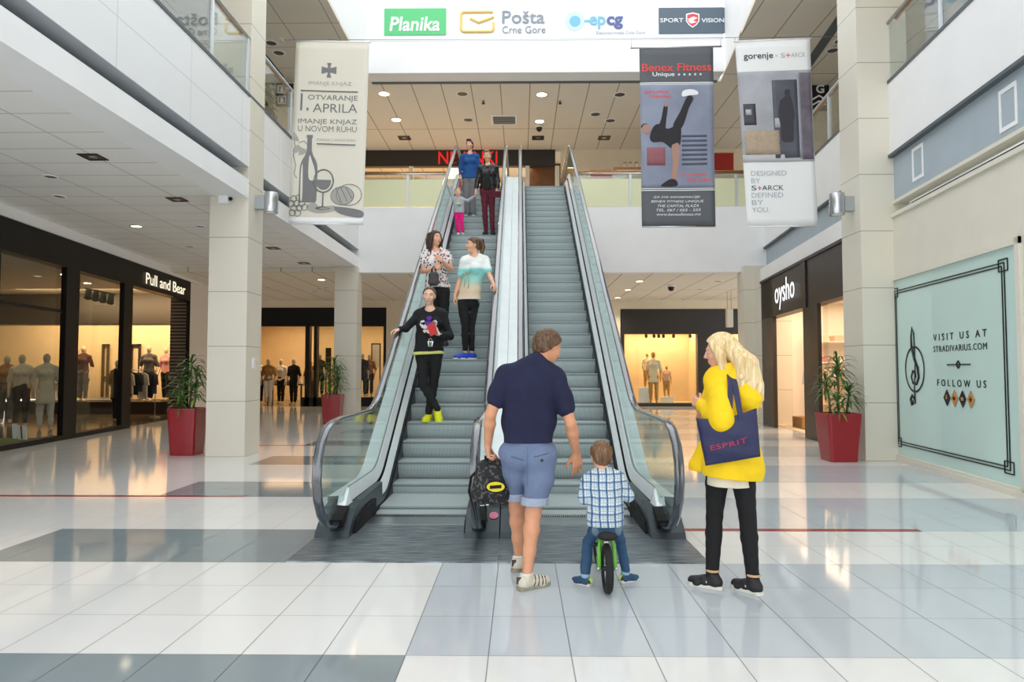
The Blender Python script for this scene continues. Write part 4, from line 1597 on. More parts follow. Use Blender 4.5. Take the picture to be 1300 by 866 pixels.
M['black_sweat'] = cloth_mat('black_sweatshirt', rgb(20, 20, 23), 0.9)
hz = J['pelvis'].z - 0.015
t = tee(p, M['black_sweat'], hz, 1.82, 0.020, 0.016, 'sweatshirt', (0.004, 18, 4), flare=0.02)
hp_ = grow(p.torso, 0.024) + [C(J['waist'], J['pelvis'] + V((0, 0, -0.12 * S)), 0.14 * S + 0.024, 0.155 * S + 0.044, 0.05, (J['tf'], 0.78))]
Pm, Q = field_mesh(hp_, 0.006, cuts=[((J['pelvis'].x, 0, hz + 0.012), (-0.05, 0, 1)), ((J['pelvis'].x, 0, hz - 0.028), (0.05, 0, -1))])
np_obj('hem_band', Pm, Q, cloth_mat('pale_lime', rgb(214, 216, 120), 0.9), t)
# printed animal face and flowers on the chest: a plain spotted print
def blob(name, pts, y, m, par, th=0.004):
    obj(name, MB().prism([(x, y, z) for x, z in pts], (0, -th, 0)), m, par)


def disc_pts(cx, cz, rx, rz, n=14, ph=0.0, wob=0.0):
    return [(cx + rx * math.cos(2 * PI * i / n + ph) * (1 + wob * math.sin(3 * 2 * PI * i / n)), cz + rz * math.sin(2 * PI * i / n + ph) * (1 + wob * math.cos(5 * 2 * PI * i / n))) for i in range(n)]


cx, cz, cy = J['chest'].x + 0.0, J['chest'].z - 0.03, J['chest'].y - 0.118 * S - 0.024
pm = [mat('print_orange', rgb(224, 110, 50), 0.9), mat('print_white', rgb(214, 214, 218), 0.9), mat('print_violet', rgb(92, 52, 160), 0.9)]
for (x, z, rx, rz, mi, w_) in ((-0.055, 0.0, 0.055, 0.045, 1, .2), (0.06, 0.005, 0.05, 0.045, 1, .2), (0, -0.035, 0.085, 0.035, 0, .15), (-0.075, 0.035, 0.03, 0.03, 1, .1), (0.085, 0.035, 0.03, 0.03, 1, .1),
                               (0, 0.02, 0.05, 0.04, 2, .25), (0.01, 0.085, 0.032, 0.034, 2, .3), (0, -0.085, 0.03, 0.025, 1, .3), (-0.05, -0.08, 0.02, 0.02, 1, .3)):
    blob('print', disc_pts(cx + x, cz + z, rx, rz, 16, 0, w_), cy - 0.002 * mi, pm[mi], t, 0.014)
trousers(p, M['legging'], J['waist'].z, 0.010, 1.95, 'trousers', (0.003, 30, 6), ld=0.010)
cap_hair(p, M['hair_brown'], 0.010, (0.040, 0.072), -0.06, extra=[E(p.q(0, -0.115, 0.0), (0.04, 0.04, 0.04))], noise=0.003)
obj('bracelet', MB().lathe([(0.033, 0), (0.036, 0.004), (0.036, 0.014), (0.033, 0.018)], J['wR'] + V((0.012, 0.01, -0.01)), 14), M['steel'], p.root)
M['yellow_shoe'] = mat('neon_yellow', rgb(226, 226, 20), 0.6, noise=0.05)
for qq in 'LR':
    p.shoe(qq, M['yellow_shoe'], M['yellow_shoe'], 1.06, -0.012)
black_w = p
JB = J

# woman with a patterned blouse, hands at her chest
Y, S = 10.58, 1.04
J = dict(gz=tread(8)[1], pelvis=A(556, 367, Y), waist=A(555, 351, Y), chest=A(554, 334, Y), neck=A(553, 319, Y), head=A(553, 303, Y - .02),
         tf=(0.25, -1, 0), hf=(0.66, -0.75, 0.0), hu=(0, 0, 1),
         sL=A(540, 324, Y), eL=A(536, 345, Y), wL=A(551, 341, Y - 0.22),
         sR=A(567.5, 324, Y), eR=A(573.5, 343, Y - .03), wR=A(561, 331, Y - 0.24),
         hL=A(549.5, 370, Y), kL=A(552, 403, Y - .03), aL=V((-1.33, 10.60, 1.92)), tL=V((-1.36, 10.47, 1.865)),
         hR=A(564, 370, Y), kR=A(564, 403, Y - .03), aR=V((-1.18, 10.60, 1.92)), tR=V((-1.16, 10.47, 1.865)))
p = Person('person', 'long-haired woman in a speckled blouse holding her hands together on the escalator', J, M['skin'], S, 1, 0, 0, 0.006,
           lean=0.88, hands={'L': dict(d=(0.9, -0.3, 0.3), n=(0.2, 1, 0), t=(0, 0, 1), curl=0.7), 'R': dict(d=(-0.8, -0.3, 0.5), n=(0, 1, -0.2), t=(0, 0, 1), curl=0.7)})
p.face(M['hair_dark'])
m, nt, bb = nodes_of('speckled_print')
n = NB(nt)
o, vec = n.xyz()
vo = nt.nodes.new('ShaderNodeTexVoronoi')
vo.inputs['Scale'].default_value = 26
nt.links.new(vec, vo.inputs['Vector'])
msk = n.math('LESS_THAN', vo.outputs['Distance'], 0.42)
sp = nt.nodes.new('ShaderNodeSeparateColor')
nt.links.new(vo.outputs['Color'], sp.inputs[0])
c2 = n.mix(n.math('GREATER_THAN', sp.outputs[0], 0.62), rgb(46, 40, 48), rgb(190, 120, 130))
c = n.mix(msk, rgb(232, 226, 224), c2)
nt.links.new(c, bb.inputs['Base Color'])
setin(bb, rough=0.85)
tee(p, m, J['pelvis'].z + 0.02, 0.42, 0.020, 0.022, 'blouse', (0.006, 16, 6), flare=0.03)
trousers(p, M['legging'], J['waist'].z, 0.010, 1.95, 'trousers', ld=0.010)
lk = []
for sg in (-1, 1):
    for i in range(4):
        lk += chain([p.q(sg * (0.05 + 0.010 * i), 0.03 - 0.03 * i, 0.07), p.q(sg * (0.085 + 0.004 * i), 0.015 - 0.03 * i, -0.02), p.q(sg * 0.095, 0.0 - 0.02 * i, -0.13), p.q(sg * 0.085, 0.005 - 0.015 * i, -0.25)], [0.024, 0.026, 0.026, 0.012], 0.012)
for i in range(4):
    lk += chain([p.q(-0.05 + 0.033 * i, -0.09, 0.05), p.q(-0.06 + 0.04 * i, -0.115, -0.06), p.q(-0.06 + 0.04 * i, -0.105, -0.25)], [0.03, 0.035, 0.015], 0.012)
cap_hair(p, M['hair_dark'], 0.014, (0.056, 0.066), -0.10, extra=lk, noise=0.003)
for qq in 'LR':
    p.shoe(qq, M['shoe_black'], M['shoe_black'], 1.0, 0)
floral, JF = p, J

# woman with a ponytail, palm-tree shirt
Y, S = 10.27, 1.05
J = dict(gz=tread(7)[1], pelvis=A(594, 381, Y), waist=A(597, 362, Y), chest=A(602, 343, Y), neck=A(604, 327, Y), head=A(600.5, 311.5, Y),
         tf=(-0.45, -0.9, 0), hf=(-0.93, -0.36, -0.02), hu=(-0.05, 0, 1),
         sL=A(590, 332, Y - .06), eL=A(583.5, 357, Y - .02), wL=A(577.5, 376, Y - .08),
         sR=A(616, 331, Y + .04), eR=A(621.5, 350, Y - .10), wR=V((-0.385, 9.86, 2.70)),
         hL=A(588, 386, Y - .04), kL=A(590.5, 416, Y - .08), aL=V((-0.83, 10.20, 1.715)), tL=V((-0.95, 10.15, 1.66)),
         hR=A(601, 386, Y + .04), kR=A(598, 416, Y), aR=V((-0.735, 10.26, 1.715)), tR=V((-0.85, 10.20, 1.66)))
p = Person('person', 'woman with ponytail, white palm print shirt and blue trainers holding the handrail', J, M['skin'], S, 1, 0, 0, 0.006,
           lean=0.88, hands={'L': dict(d=(-0.1, -0.15, -1), n=(1, -0.1, 0), t=(0, -1, 0), curl=0.45), 'R': dict(d=(0.25, -0.75, -0.6), n=(0, -0.6, -0.8), t=(-1, 0, 0), curl=0.6, thumb=0.2)})
p.face(M['hair_brown'])
m, nt, bb = nodes_of('palm_print_shirt')
n = NB(nt)
o, vec = n.xyz()
r = nt.nodes.new('ShaderNodeValToRGB')
el = r.color_ramp.elements
base = 0.0
zz = n.math('MULTIPLY', n.math('SUBTRACT', o[2], J['pelvis'].z - p.root.location.z), 1 / 0.62)
nt.links.new(zz, r.inputs['Fac'])
el[0].position, el[0].color = 0.02, rgb(226, 214, 196)
el[1].position, el[1].color = 0.98, rgb(238, 240, 238)
for ps, cc in ((0.16, rgb(226, 196, 168)), (0.34, rgb(214, 210, 186)), (0.50, rgb(150, 214, 204)), (0.72, rgb(140, 216, 212)), (0.78, rgb(228, 238, 236))):
    e_ = el.new(ps)
    e_.color = cc
nt.links.new(r.outputs['Color'], bb.inputs['Base Color'])
setin(bb, rough=0.9)
t = tee(p, m, J['pelvis'].z + 0.0, 0.66, 0.022, 0.022, 'shirt', (0.005, 16, 8), flare=0.03)
b = MB()
c0 = J['waist'] + V((-0.06, -0.155, 0.05))
for (x, z, hgt) in ((-0.02, 0, 0.17), (0.04, -0.02, 0.22)):
    b.tube([c0 + V((x, 0.0, z - 0.10)), c0 + V((x + 0.01, -0.004, z + 0.02)), c0 + V((x, -0.002, z + hgt - 0.10))], [0.006, 0.005, 0.004], 6)
    for a in range(7):
        an = PI * a / 6
        tip = c0 + V((x + 0.05 * math.cos(an), 0.0, z + hgt - 0.10 + 0.035 * math.sin(an) - 0.012))
        b.tube([c0 + V((x, -0.002, z + hgt - 0.10)), c0 + V((x + 0.028 * math.cos(an), -0.004, z + hgt - 0.085 + 0.025 * math.sin(an))), tip], [0.004, 0.006, 0.001], 5)
obj('palm_print', b, mat('print_palm', rgb(176, 172, 140), 0.9), t)
trousers(p, M['legging'], J['waist'].z, 0.000, 1.86, 'leggings', ld=0.004, seat=0.7)
tail = chain([p.q(0, -0.085, 0.085), p.q(0, -0.135, 0.075), p.q(0, -0.150, -0.02), p.q(0.0, -0.125, -0.13), p.q(0, -0.11, -0.21)], [0.022, 0.034, 0.036, 0.028, 0.008], 0.014)
cap_hair(p, M['hair_brown'], 0.010, (0.055, 0.062), -0.05, extra=tail, noise=0.0025)
M['blue_shoe'] = mat('royal_blue', rgb(24, 70, 196), 0.55, noise=0.1)
for qq in 'LR':
    p.shoe(qq, M['blue_shoe'], M['sole_white'], 1.02, 0)
pony = p

# woman in a leather jacket holding the girl's hand
Y, S = 14.46, 1.03
J = dict(gz=tread(20)[1], pelvis=A(619, 243, Y), waist=A(619.5, 233, Y), chest=A(620, 221, Y), neck=A(619.5, 210.5, Y), head=A(618.5, 199, Y - .02),
         tf=(-0.05, -1, 0), hf=(-0.1, -1, -0.08), hu=(0, 0, 1),
         sL=A(610.5, 214.5, Y), eL=A(606, 231, Y), wL=A(604, 243.5, Y - .06),
         sR=A(629.5, 214, Y), eR=A(632, 230, Y), wR=A(630.5, 243, Y - .08),
         hL=A(615, 246, Y), kL=A(615.5, 268, Y - .03), aL=V((-0.735, 14.47, 4.44)), tL=V((-0.76, 14.35, 4.385)),
         hR=A(624, 246, Y), kR=A(624.5, 268, Y - .03), aR=V((-0.595, 14.47, 4.44)), tR=V((-0.575, 14.35, 4.385)))
p = Person('person', 'short-haired woman in black leather jacket and wine red trousers holding a girl by the hand', J, M['skin'], S, 1, 0, 0, 0.007,
           lean=0.86, hands={'L': dict(d=(-0.2, -0.2, -1), n=(1, 0, 0), t=(0, -1, 0), curl=0.8), 'R': dict(d=(0, -0.3, -1), n=(-1, 0, 0), t=(0, -1, 0), curl=1.0)})
p.face(M['hair_dark'])
M['leather'] = mat('black_leather', rgb(24, 24, 27), 0.32, noise=0.1, bump=0.3, bscale=40)
t = tee(p, M['leather'], J['pelvis'].z + 0.045, 1.9, 0.022, 0.018, 'leather_jacket', (0.006, 20, 5))
b = MB()
for sg in (-1, 1):
    c1 = J['neck'] + V((sg * 0.03, -0.095, -0.03))
    b.prism([c1, c1 + V((sg * 0.07, -0.02, -0.06)), c1 + V((sg * 0.045, -0.03, -0.16)), c1 + V((-sg * 0.0, -0.03, -0.13))], (0, -0.012, 0))
obj('lapel', b, M['leather'], t)
Pm, Q = field_mesh([C(J['chest'] + V((0, -0.055, 0.10)), J['pelvis'] + V((0, -0.075, 0.02)), 0.07, 0.085, 0.02, ((0, 1, 0), 0.8))], 0.007, cuts=[((0, 0, J['pelvis'].z + 0.01), (0, 0, -1))])
np_obj('top', Pm, Q, M['legging'], p.root)
M['wine'] = cloth_mat('wine_red', rgb(92, 22, 42), 0.85)
trousers(p, M['wine'], J['waist'].z, 0.008, 1.96, 'trousers', ld=0.008)
quiff = [E(p.q(0.01, 0.02, 0.115), (0.065, 0.06, 0.035), p.R)]
M['hair_quiff'] = hair_mat('hair_dark_blonde', rgb(110, 84, 56), rgb(190, 160, 118))
cap_hair(p, M['hair_quiff'], 0.008, (0.05, 0.07), -0.02, extra=quiff, noise=0.003)
for qq in 'LR':
    p.shoe(qq, M['shoe_black'], M['shoe_black'], 1.0, -0.02)
leather, JL = p, J

# the girl
Y, S = 14.42, 0.56
J = dict(gz=tread(20)[1], pelvis=A(582.5, 270, Y), waist=A(582.5, 264.5, Y), chest=A(582.5, 258.5, Y), neck=A(582, 252, Y), head=A(581.5, 244.5, Y - .01),
         tf=(0, -1, 0), hf=(0.05, -1, 0), hu=(0, 0, 1),
         sL=A(576.5, 254, Y), eL=A(572.5, 245, Y - .02), wL=A(568, 234.5, Y - .04),
         sR=A(588.5, 254, Y), eR=A(594, 255, Y - .05), wR=A(600.5, 250.0, Y - .06),
         hL=A(580, 272.5, Y), kL=A(580, 283, Y - .02), aL=V((-1.325, 14.43, 4.42)), tL=V((-1.335, 14.36, 4.375)),
         hR=A(585.5, 272.5, Y), kR=A(586, 283, Y - .02), aR=V((-1.235, 14.43, 4.42)), tR=V((-1.225, 14.36, 4.375)))
p = Person('person', 'small girl in bright pink trousers reaching up to the escalator handrail', J, M['skin_pale'], S, 0.4, 1, 0.01, 0.006, lean=0.75, hs=0.92,
           hands={'L': dict(d=(-0.5, -0.2, 0.7), n=(-0.5, 0, -0.6), t=(0.6, 0, 0.6), curl=0.5), 'R': dict(d=(0.9, -0.1, 0.4), n=(0, 0, -1), t=(0, -1, 0), curl=0.5)})
p.face(M['hair_brown'])
t = tee(p, cloth_mat('grey_marl', rgb(176, 178, 186), 0.9), J['pelvis'].z - 0.01, 1.85, 0.014, 0.012, 'shirt', (0.002, 30, 4), flare=0.012)
cx, cz, cy = J['chest'].x, J['chest'].z - 0.02, J['chest'].y - 0.095
for k_, (x, z, rx, rz, cc) in enumerate(((0, 0, 0.05, 0.022, rgb(226, 206, 90)), (-0.02, -0.035, 0.04, 0.018, rgb(120, 186, 196)), (0.03, -0.04, 0.025, 0.015, rgb(90, 130, 160)))):
    blob('print', disc_pts(cx + x, cz + z, rx, rz, 12, 0, .2), cy, mat('girl_print_%d' % k_, cc, 0.9), t, 0.014)
trousers(p, cloth_mat('hot_pink', rgb(238, 12, 128), 0.85), J['waist'].z, 0.010, 1.96, 'trousers', ld=0.014, taper=1.3)
cap_hair(p, M['hair_quiff'], 0.008, (0.05, 0.062), -0.06, extra=[C(p.q(0, -0.10, 0.03), p.q(0, -0.13, -0.06), 0.025, 0.012)], noise=0.002)
for qq in 'LR':
    p.shoe(qq, M['sole_white'], M['sole_white'], 1.1, 0)

# woman in a blue shirt at the top
Y, S = 15.44, 0.98
J = dict(gz=tread(23)[1], pelvis=A(596.5, 226, Y), waist=A(596.5, 216.5, Y), chest=A(596.5, 206, Y), neck=A(596.5, 196, Y), head=A(596, 184.5, Y - .02),
         tf=(0, -1, 0), hf=(-0.42, -0.9, 0.03), hu=(0, 0, 1),
         sL=A(587.5, 199.5, Y), eL=A(584.5, 214, Y), wL=A(584.5, 226, Y - .06),
         sR=A(605.5, 199.5, Y), eR=A(608.5, 214, Y), wR=A(607.5, 226, Y - .05),
         hL=A(592.5, 228, Y), kL=A(592.5, 249, Y - .02), aL=V((-1.215, 15.46, 5.07)), tL=V((-1.24, 15.33, 5.01)),
         hR=A(600.5, 228, Y), kR=A(600, 249, Y - .02), aR=V((-1.085, 15.46, 5.07)), tR=V((-1.065, 15.33, 5.01)))
p = Person('person', 'woman in blue shirt and grey trousers standing highest on the escalator', J, M['skin'], S, 1, 0, 0, 0.007,
           hands={'L': dict(d=(0, -0.2, -1), n=(1, 0, 0), t=(0, -1, 0), curl=0.9), 'R': dict(d=(0, -0.2, -1), n=(-1, 0, 0), t=(0, -1, 0), curl=0.5)})
p.face(M['hair_dark'])
t = tee(p, cloth_mat('mid_blue_shirt', rgb(24, 78, 140), 0.85), J['pelvis'].z - 0.03, 1.6, 0.016, 0.014, 'shirt', (0.005, 18, 6), flare=0.015)
b = MB()
for sg in (-1, 1):
    c1 = J['neck'] + V((sg * 0.0, -0.085, -0.03))
    b.prism([c1 + V((0, 0, -0.06)), c1 + V((sg * 0.045, 0.02, 0.035)), c1 + V((sg * 0.075, 0.01, -0.02))], (0, -0.012, 0))
obj('collar', b, cloth_mat('shirt_collar', rgb(30, 88, 150), 0.85), t)
trousers(p, cloth_mat('grey_trousers', rgb(122, 122, 124), 0.9, 0.12), J['waist'].z, 0.010, 1.96, 'trousers', ld=0.018, taper=1.3)
cap_hair(p, M['hair_dark'], 0.010, (0.052, 0.068), -0.045, extra=[E(p.q(0.0, 0.03, 0.115), (0.06, 0.06, 0.03), p.R)], noise=0.004)
for qq in 'LR':
    p.shoe(qq, mat('shoe_grey', rgb(96, 98, 102), 0.7), M['sole_white'], 1.0, 0)
blue, JU = p, J
# ------------------------------------------------------------------ shops: fronts, interiors, what stands in them
def LX(y, off=0.0):
    return -7.913 - 0.1146 * y + off


def lslab(b, y0, y1, z0, z1, t=0.25, off=0.0, mi=0):
    """slab along the left shop front; its face at off from the front plane, t behind it"""
    return b.prism([(LX(y0, off), y0, z0), (LX(y1, off), y1, z0), (LX(y1, off - t), y1, z0), (LX(y0, off - t), y0, z0)], (0, 0, z1 - z0), mi)


def QX(y, off=0.0):
    return 0.107 * y + 4.574 + off


def qslab(b, y0, y1, z0, z1, t=0.25, off=0.0, mi=0):
    return b.prism([(QX(y0, off), y0, z0), (QX(y0, off + t), y0, z0), (QX(y1, off + t), y1, z0), (QX(y1, off), y1, z0)], (0, 0, z1 - z0), mi)


M['shop_floor'] = mat('shop_floor_dark', rgb(86, 74, 62), 0.12, noise=0.1)
M['shop_wall'] = mat('shop_wall_cream', rgb(226, 206, 172), 0.7, noise=0.04, nscale=2)
M['shop_white'] = mat('shop_wall_white', rgb(240, 230, 220), 0.7)
M['shop_dark'] = mat('shop_dark_panel', rgb(40, 34, 30), 0.4)
M['shop_ceil'] = mat('shop_ceiling', rgb(190, 184, 174), 0.8)
M['turf'] = mat('turf_green', rgb(96, 130, 40), 0.95, noise=0.3, nscale=60, bump=0.6, bscale=120)

# ---- left shop
b = MB()
lslab(b, 6, 21.2, 3.62, 4.22, 0.3)
for y0, y1 in ((14.05, 14.56), (16.62, 17.09), (21.0, 21.2)):
    lslab(b, y0, y1, 0, 3.62, 0.12)
lslab(b, 6, 14.05, 0, 0.10, 0.2)
lslab(b, 14.56, 16.62, 0, 0.10, 0.2)
lslab(b, 6, 14.05, 2.66, 2.72, 0.1, -0.05)
lslab(b, 11.9, 12.0, 0.1, 3.62, 0.1, -0.05)
struct('wall_left_shopfront', b, M['black'])
struct('wall_left_soffit', lslab(MB(), 6, 22.2, 4.22, 4.42, 0.3, 0.05), M['white'])
for k_, (y0, y1) in enumerate(((6, 14.05), (14.56, 16.62))):
    struct('window_%d' % (k_ + 3), lslab(MB(), y0, y1, 0.10, 3.62, 0.012, -0.1), M['shopglass'])
m, nt, bb = nodes_of('slim_brick')
n = NB(nt)
o, vec = n.xyz()
l = n.line(o[2], 0.105, 0.0, 0.03)
nt.links.new(n.mix(l, rgb(64, 52, 46), rgb(150, 138, 122)), bb.inputs['Base Color'])
setin(bb, rough=0.8)
struct('column_brick', lslab(MB(), 21.2, 21.9, 0, 4.42, 0.7), m)
b = MB().box(-20, -10.55, 24.2, 24.4, 0.42, 3.12)
struct('wall_left_shop_rear', b, M['shop_wall'])
struct('wall_left_shop_header', MB().box(-20, -10.55, 24.1, 24.4, 3.12, 4.3), M['shop_dark'])
struct('wall_left_shop_side', MB().box(-20.2, -20, 5, 24.4, 0, 4.3), M['shop_wall'])
struct('wall_left_shop_near', MB().box(-20, LX(6), 5.8, 6, 0, 4.3), M['shop_dark'])
struct('wall_left_shop_partition', MB().prism([(LX(21.0), 21.0, 0), (LX(21.2), 21.2, 0), (-10.5, 24.4, 0), (-10.7, 24.4, 0)], (0, 0, 4.3)), M['shop_white'])
struct('floor_left_shop', MB().prism([(-20, 6, 0.004), (LX(6, -.2), 6, 0.004), (LX(21, -.2), 21, 0.004), (-10.7, 24.2, 0.004), (-20, 24.2, 0.004)], (0, 0, 0.004)), M['shop_floor'])
struct('ceiling_left_shop', MB().prism([(-20, 6, 4.2), (LX(6, -.2), 6, 4.2), (LX(21, -.2), 21, 4.2), (-10.6, 24.2, 4.2), (-20, 24.2, 4.2)], (0, 0, 0.1)), M['shop_ceil'])
tag(obj('display_plinth', MB().box(-17, -11.3, 22.2, 24.08, 0.01, 0.42), M['shop_dark'], None, (-14, 23, 0.01)), 'long dark plinth along the rear wall of the left shop', 'plinth')
tag(obj('artificial_turf', MB().prism([(-12.5, 9.5, 0.012), (LX(9.5, -.3), 9.5, 0.012), (LX(13.9, -.3), 13.9, 0.012), (-12.5, 13.9, 0.012)], (0, 0, 0.05)), M['turf'], None, (-11, 12, 0.012)),
    'green artificial turf in the left shop window', 'turf')
r = thing('sign_card', 'white leaning card with red stripes on the turf in the left window', 'card', A(25, 559, 13.6))
c0 = A(25, 549, 13.6)
ob = obj('card', MB().obox(c0 + V((0, 0, 0.0)), (0.13, 0.02, -0.03), (0, 0.012, 0), (-0.05, 0.05, 0.14)), M['white'], r)
for sx in (-0.05, 0.05):
    obj('stripe', MB().obox(c0 + V((sx, -0.015, 0)), (0.012, 0.0, -0.003), (0, 0.006, 0), (-0.05, 0.05, 0.13)), M['red'], r)
# a lit lettering sign
M['sign_light'] = emis('sign_letters_lit', rgb(255, 244, 214), 0.9)
r = thing('shop_sign', 'lit cream letters on the black band of the left shop', 'sign', (LX(17.7), 17.7, 3.95))
letter('lettering', 'Pull and Bear', (LX(19.12, 0.03), 19.12, 3.90), (-0.1146, 1, 0), (0, 0, 1), M['sign_light'], r, width=2.75, height=0.30, bold=0.0, depth=0.003, split=True)


def mannequin(x, y, z, face, label, top, legs, tall=1.78, skin=None, coat=0.0, skirt=False, group=None, arm=0.03):
    """shop mannequin; face = heading in radians, 0 towards the camera"""
    s = tall / 1.78
    rt = V((math.cos(face), math.sin(face), 0))
    fw = V((math.sin(face), -math.cos(face), 0))
    P0 = lambda a, b_, c_: V((x, y, z)) + (rt * a + fw * b_ + V((0, 0, 1)) * c_) * s
    r_ = thing('mannequin', label, 'mannequin', (x, y, z), group)
    J_ = dict(pelvis=P0(0, 0, 0.96), waist=P0(0, 0, 1.12), chest=P0(0, 0.01, 1.32), neck=P0(0, 0, 1.49), sL=P0(-0.17, 0, 1.42), sR=P0(0.17, 0, 1.42), tf=fw)
    tp = torso_prims(J_, s * 0.94, 0.6)
    pr = list(tp) + [C(P0(0, 0, 1.48), P0(0, 0.01, 1.6), 0.05 * s, None, 0.03), E(P0(0, 0.015, 1.665), (0.075 * s, 0.075 * s, 0.112 * s))]
    lg = []
    for sg in (-1, 1):
        lg += leg_prims(P0(sg * 0.09, 0, 0.9), P0(sg * 0.10, 0.03 * sg, 0.48), P0(sg * 0.10, 0.05 * sg, 0.07), s * 0.95)
        pr += [C(P0(sg * 0.10, 0.05 * sg, 0.05), P0(sg * 0.11, 0.05 * sg + 0.13, 0.03), 0.038 * s, 0.03 * s, 0.02)]
        am = arm_prims(P0(sg * 0.18, 0, 1.41), P0(sg * (0.22 + arm), -0.03, 1.13), P0(sg * (0.22 + arm * 0.6), 0.10, 0.88), s * 0.95)
        pr += am + [C(P0(sg * (0.22 + arm * 0.6), 0.10, 0.88), P0(sg * (0.22 + arm * 0.5), 0.13, 0.74), 0.03 * s, 0.02 * s, 0.01)]
    pr += lg
    Pm, Q = field_mesh(pr, 0.016)
    np_obj('figure', Pm, Q, skin or M['manq'], r_)
    tt = grow(tp, 0.02) + [C(P0(sg * 0.18, 0, 1.41), P0(sg * (0.22 + arm), -0.03, 1.13), 0.065 * s, 0.058 * s, 0.02) for sg in (-1, 1)]
    if coat:
        tt.append(C(P0(0, 0, 1.0), P0(0, 0, 0.96 - coat), 0.15 * s, (0.17 + coat * 0.1) * s, 0.05, (fw, 0.75)))
    Pm, Q = field_mesh(tt, 0.016, wr=(0.008, 14, 3), cuts=[(P0(0, 0, 0.90 - coat), (0, 0, -1))])
    np_obj('garment', Pm, Q, top, r_)
    if not skirt:
        ll = grow(lg, 0.015) + [C(J_['pelvis'], J_['waist'], 0.15 * s, 0.14 * s, 0.03, (fw, 0.7))]
        Pm, Q = field_mesh(ll, 0.016, wr=(0.006, 16, 4), cuts=[(P0(0, 0, 0.10), (0, 0, -1)), (P0(0, 0, 1.08), (0, 0, 1))])
        np_obj('trousers', Pm, Q, legs, r_)
    return r_


M['manq'] = mat('mannequin_cream', rgb(214, 196, 170), 0.5)
M['manq_gold'] = mat('mannequin_gold', rgb(196, 150, 70), 0.35, 0.3)
cl = {k_: cloth_mat('cloth_' + k_, c_, 0.9) for k_, c_ in dict(black=rgb(26, 25, 27), wine=rgb(84, 40, 38), cream=rgb(232, 220, 196), grey=rgb(96, 94, 96), tan=rgb(172, 128, 78), white=rgb(236, 232, 226),
                                                               navy=rgb(36, 40, 62), denim=rgb(70, 84, 110), peach=rgb(230, 190, 166), olive=rgb(90, 92, 60), rose=rgb(206, 150, 150)).items()}
# left shop figures
def on(px, Y, z=0.0):
    p_ = at(px, 470, Y)
    return p_.x, p_.y, z


mannequin(*on(28, 17.2, 0.01), 0.5, 'mannequin in pale top and dark trousers in the left shop window', cl['cream'], cl['black'], 1.86)
mannequin(*on(59, 16.4, 0.01), 0.7, 'mannequin in a pale loose dress beside the first black pillar', cl['cream'], cl['white'], 1.86, coat=0.3)
mannequin(*on(9, 18.5, 0.01), 0.5, 'mannequin in a tan jacket nearest the edge of the left window', cl['tan'], cl['grey'], 1.86)
mannequin(*on(106, 22.7, 0.42), 0.1, 'mannequin in wine jumper and grey trousers on the rear plinth', cl['wine'], cl['grey'], 1.86)
mannequin(*on(97, 23.3, 0.42), 0.3, 'dark mannequin half behind the one in wine jumper', cl['navy'], cl['grey'], 1.84)
mannequin(*on(149, 18.9, 0.01), 2.8, 'dark dressed mannequin by the second black pillar of the left shop', cl['black'], cl['black'], 1.74, coat=0.25)
mannequin(*on(189, 22.7, 0.42), 0.2, 'mannequin in dark grey clothes behind the shop entrance rail', cl['grey'], cl['black'], 1.86)
mannequin(*on(211, 23.3, 0.42), -0.2, 'mannequin in rose top and dark skirt beside the pale partition', cl['rose'], cl['black'], 1.84)


ORD = ['first', 'second', 'third', 'fourth', 'fifth', 'sixth', 'seventh', 'eighth', 'ninth']


def garment_rack(x, y, ang, L, H, label, mats_, n_, grp, tone):
    d = V((math.cos(ang), math.sin(ang), 0))
    nn = V((-d.y, d.x, 0))
    p = V((x, y, 0.01))
    r_ = thing('garment_rack', label, 'clothes rack', p)
    for sg in (-1, 1):
        c_ = p + d * (sg * L / 2)
        b_ = MB().tube([c_ - nn * 0.22 + V((0, 0, 0.012)), c_ + nn * 0.22 + V((0, 0, 0.012))], 0.012, 6)
        obj('foot', b_, M['steel'], r_)
        obj('upright', MB().tube([c_ + V((0, 0, 0.01)), c_ + V((0, 0, H))], 0.013, 6), M['steel'], r_)
    obj('rail', MB().tube([p - d * (L / 2) + V((0, 0, H)), p + d * (L / 2) + V((0, 0, H))], 0.013, 6), M['steel'], r_)
    rg_ = random.Random(int(x * 100 + y * 10))
    for i in range(n_):
        c_ = p + d * (-L / 2 + L * (i + 0.7) / (n_ + 0.4)) + V((0, 0, H))
        hgt = rg_.uniform(0.62, 0.95)
        w_ = 0.20
        g = obj('hanging_garment', MB().prism([c_ + nn * a + V((0, 0, zz)) - d * 0.02 for a, zz in
                ((-0.04, -0.07), (-w_, -0.14), (-w_ - 0.05, -0.45), (-w_ + 0.03, -0.44), (-w_ * 0.9, -hgt), (w_ * 0.95, -hgt + 0.01), (w_ - 0.03, -0.44), (w_ + 0.05, -0.45), (w_, -0.14), (0.04, -0.07))], d * 0.04),
                mats_[i % len(mats_)], None, c_)
        obj('hanger', MB().tube([c_ + V((0, 0, -0.07)), c_ + V((0, 0, -0.02)), c_ + nn * 0.015 + V((0, 0, 0.012)), c_ + V((0, 0, 0.02))], 0.004, 5), M['steel'], g)
        cn_ = mats_[i % len(mats_)].name.replace('cloth_', '')
        tag(g, '%s garment, %s from the near end, %s' % (cn_, ORD[i], tone), 'garment', grp)


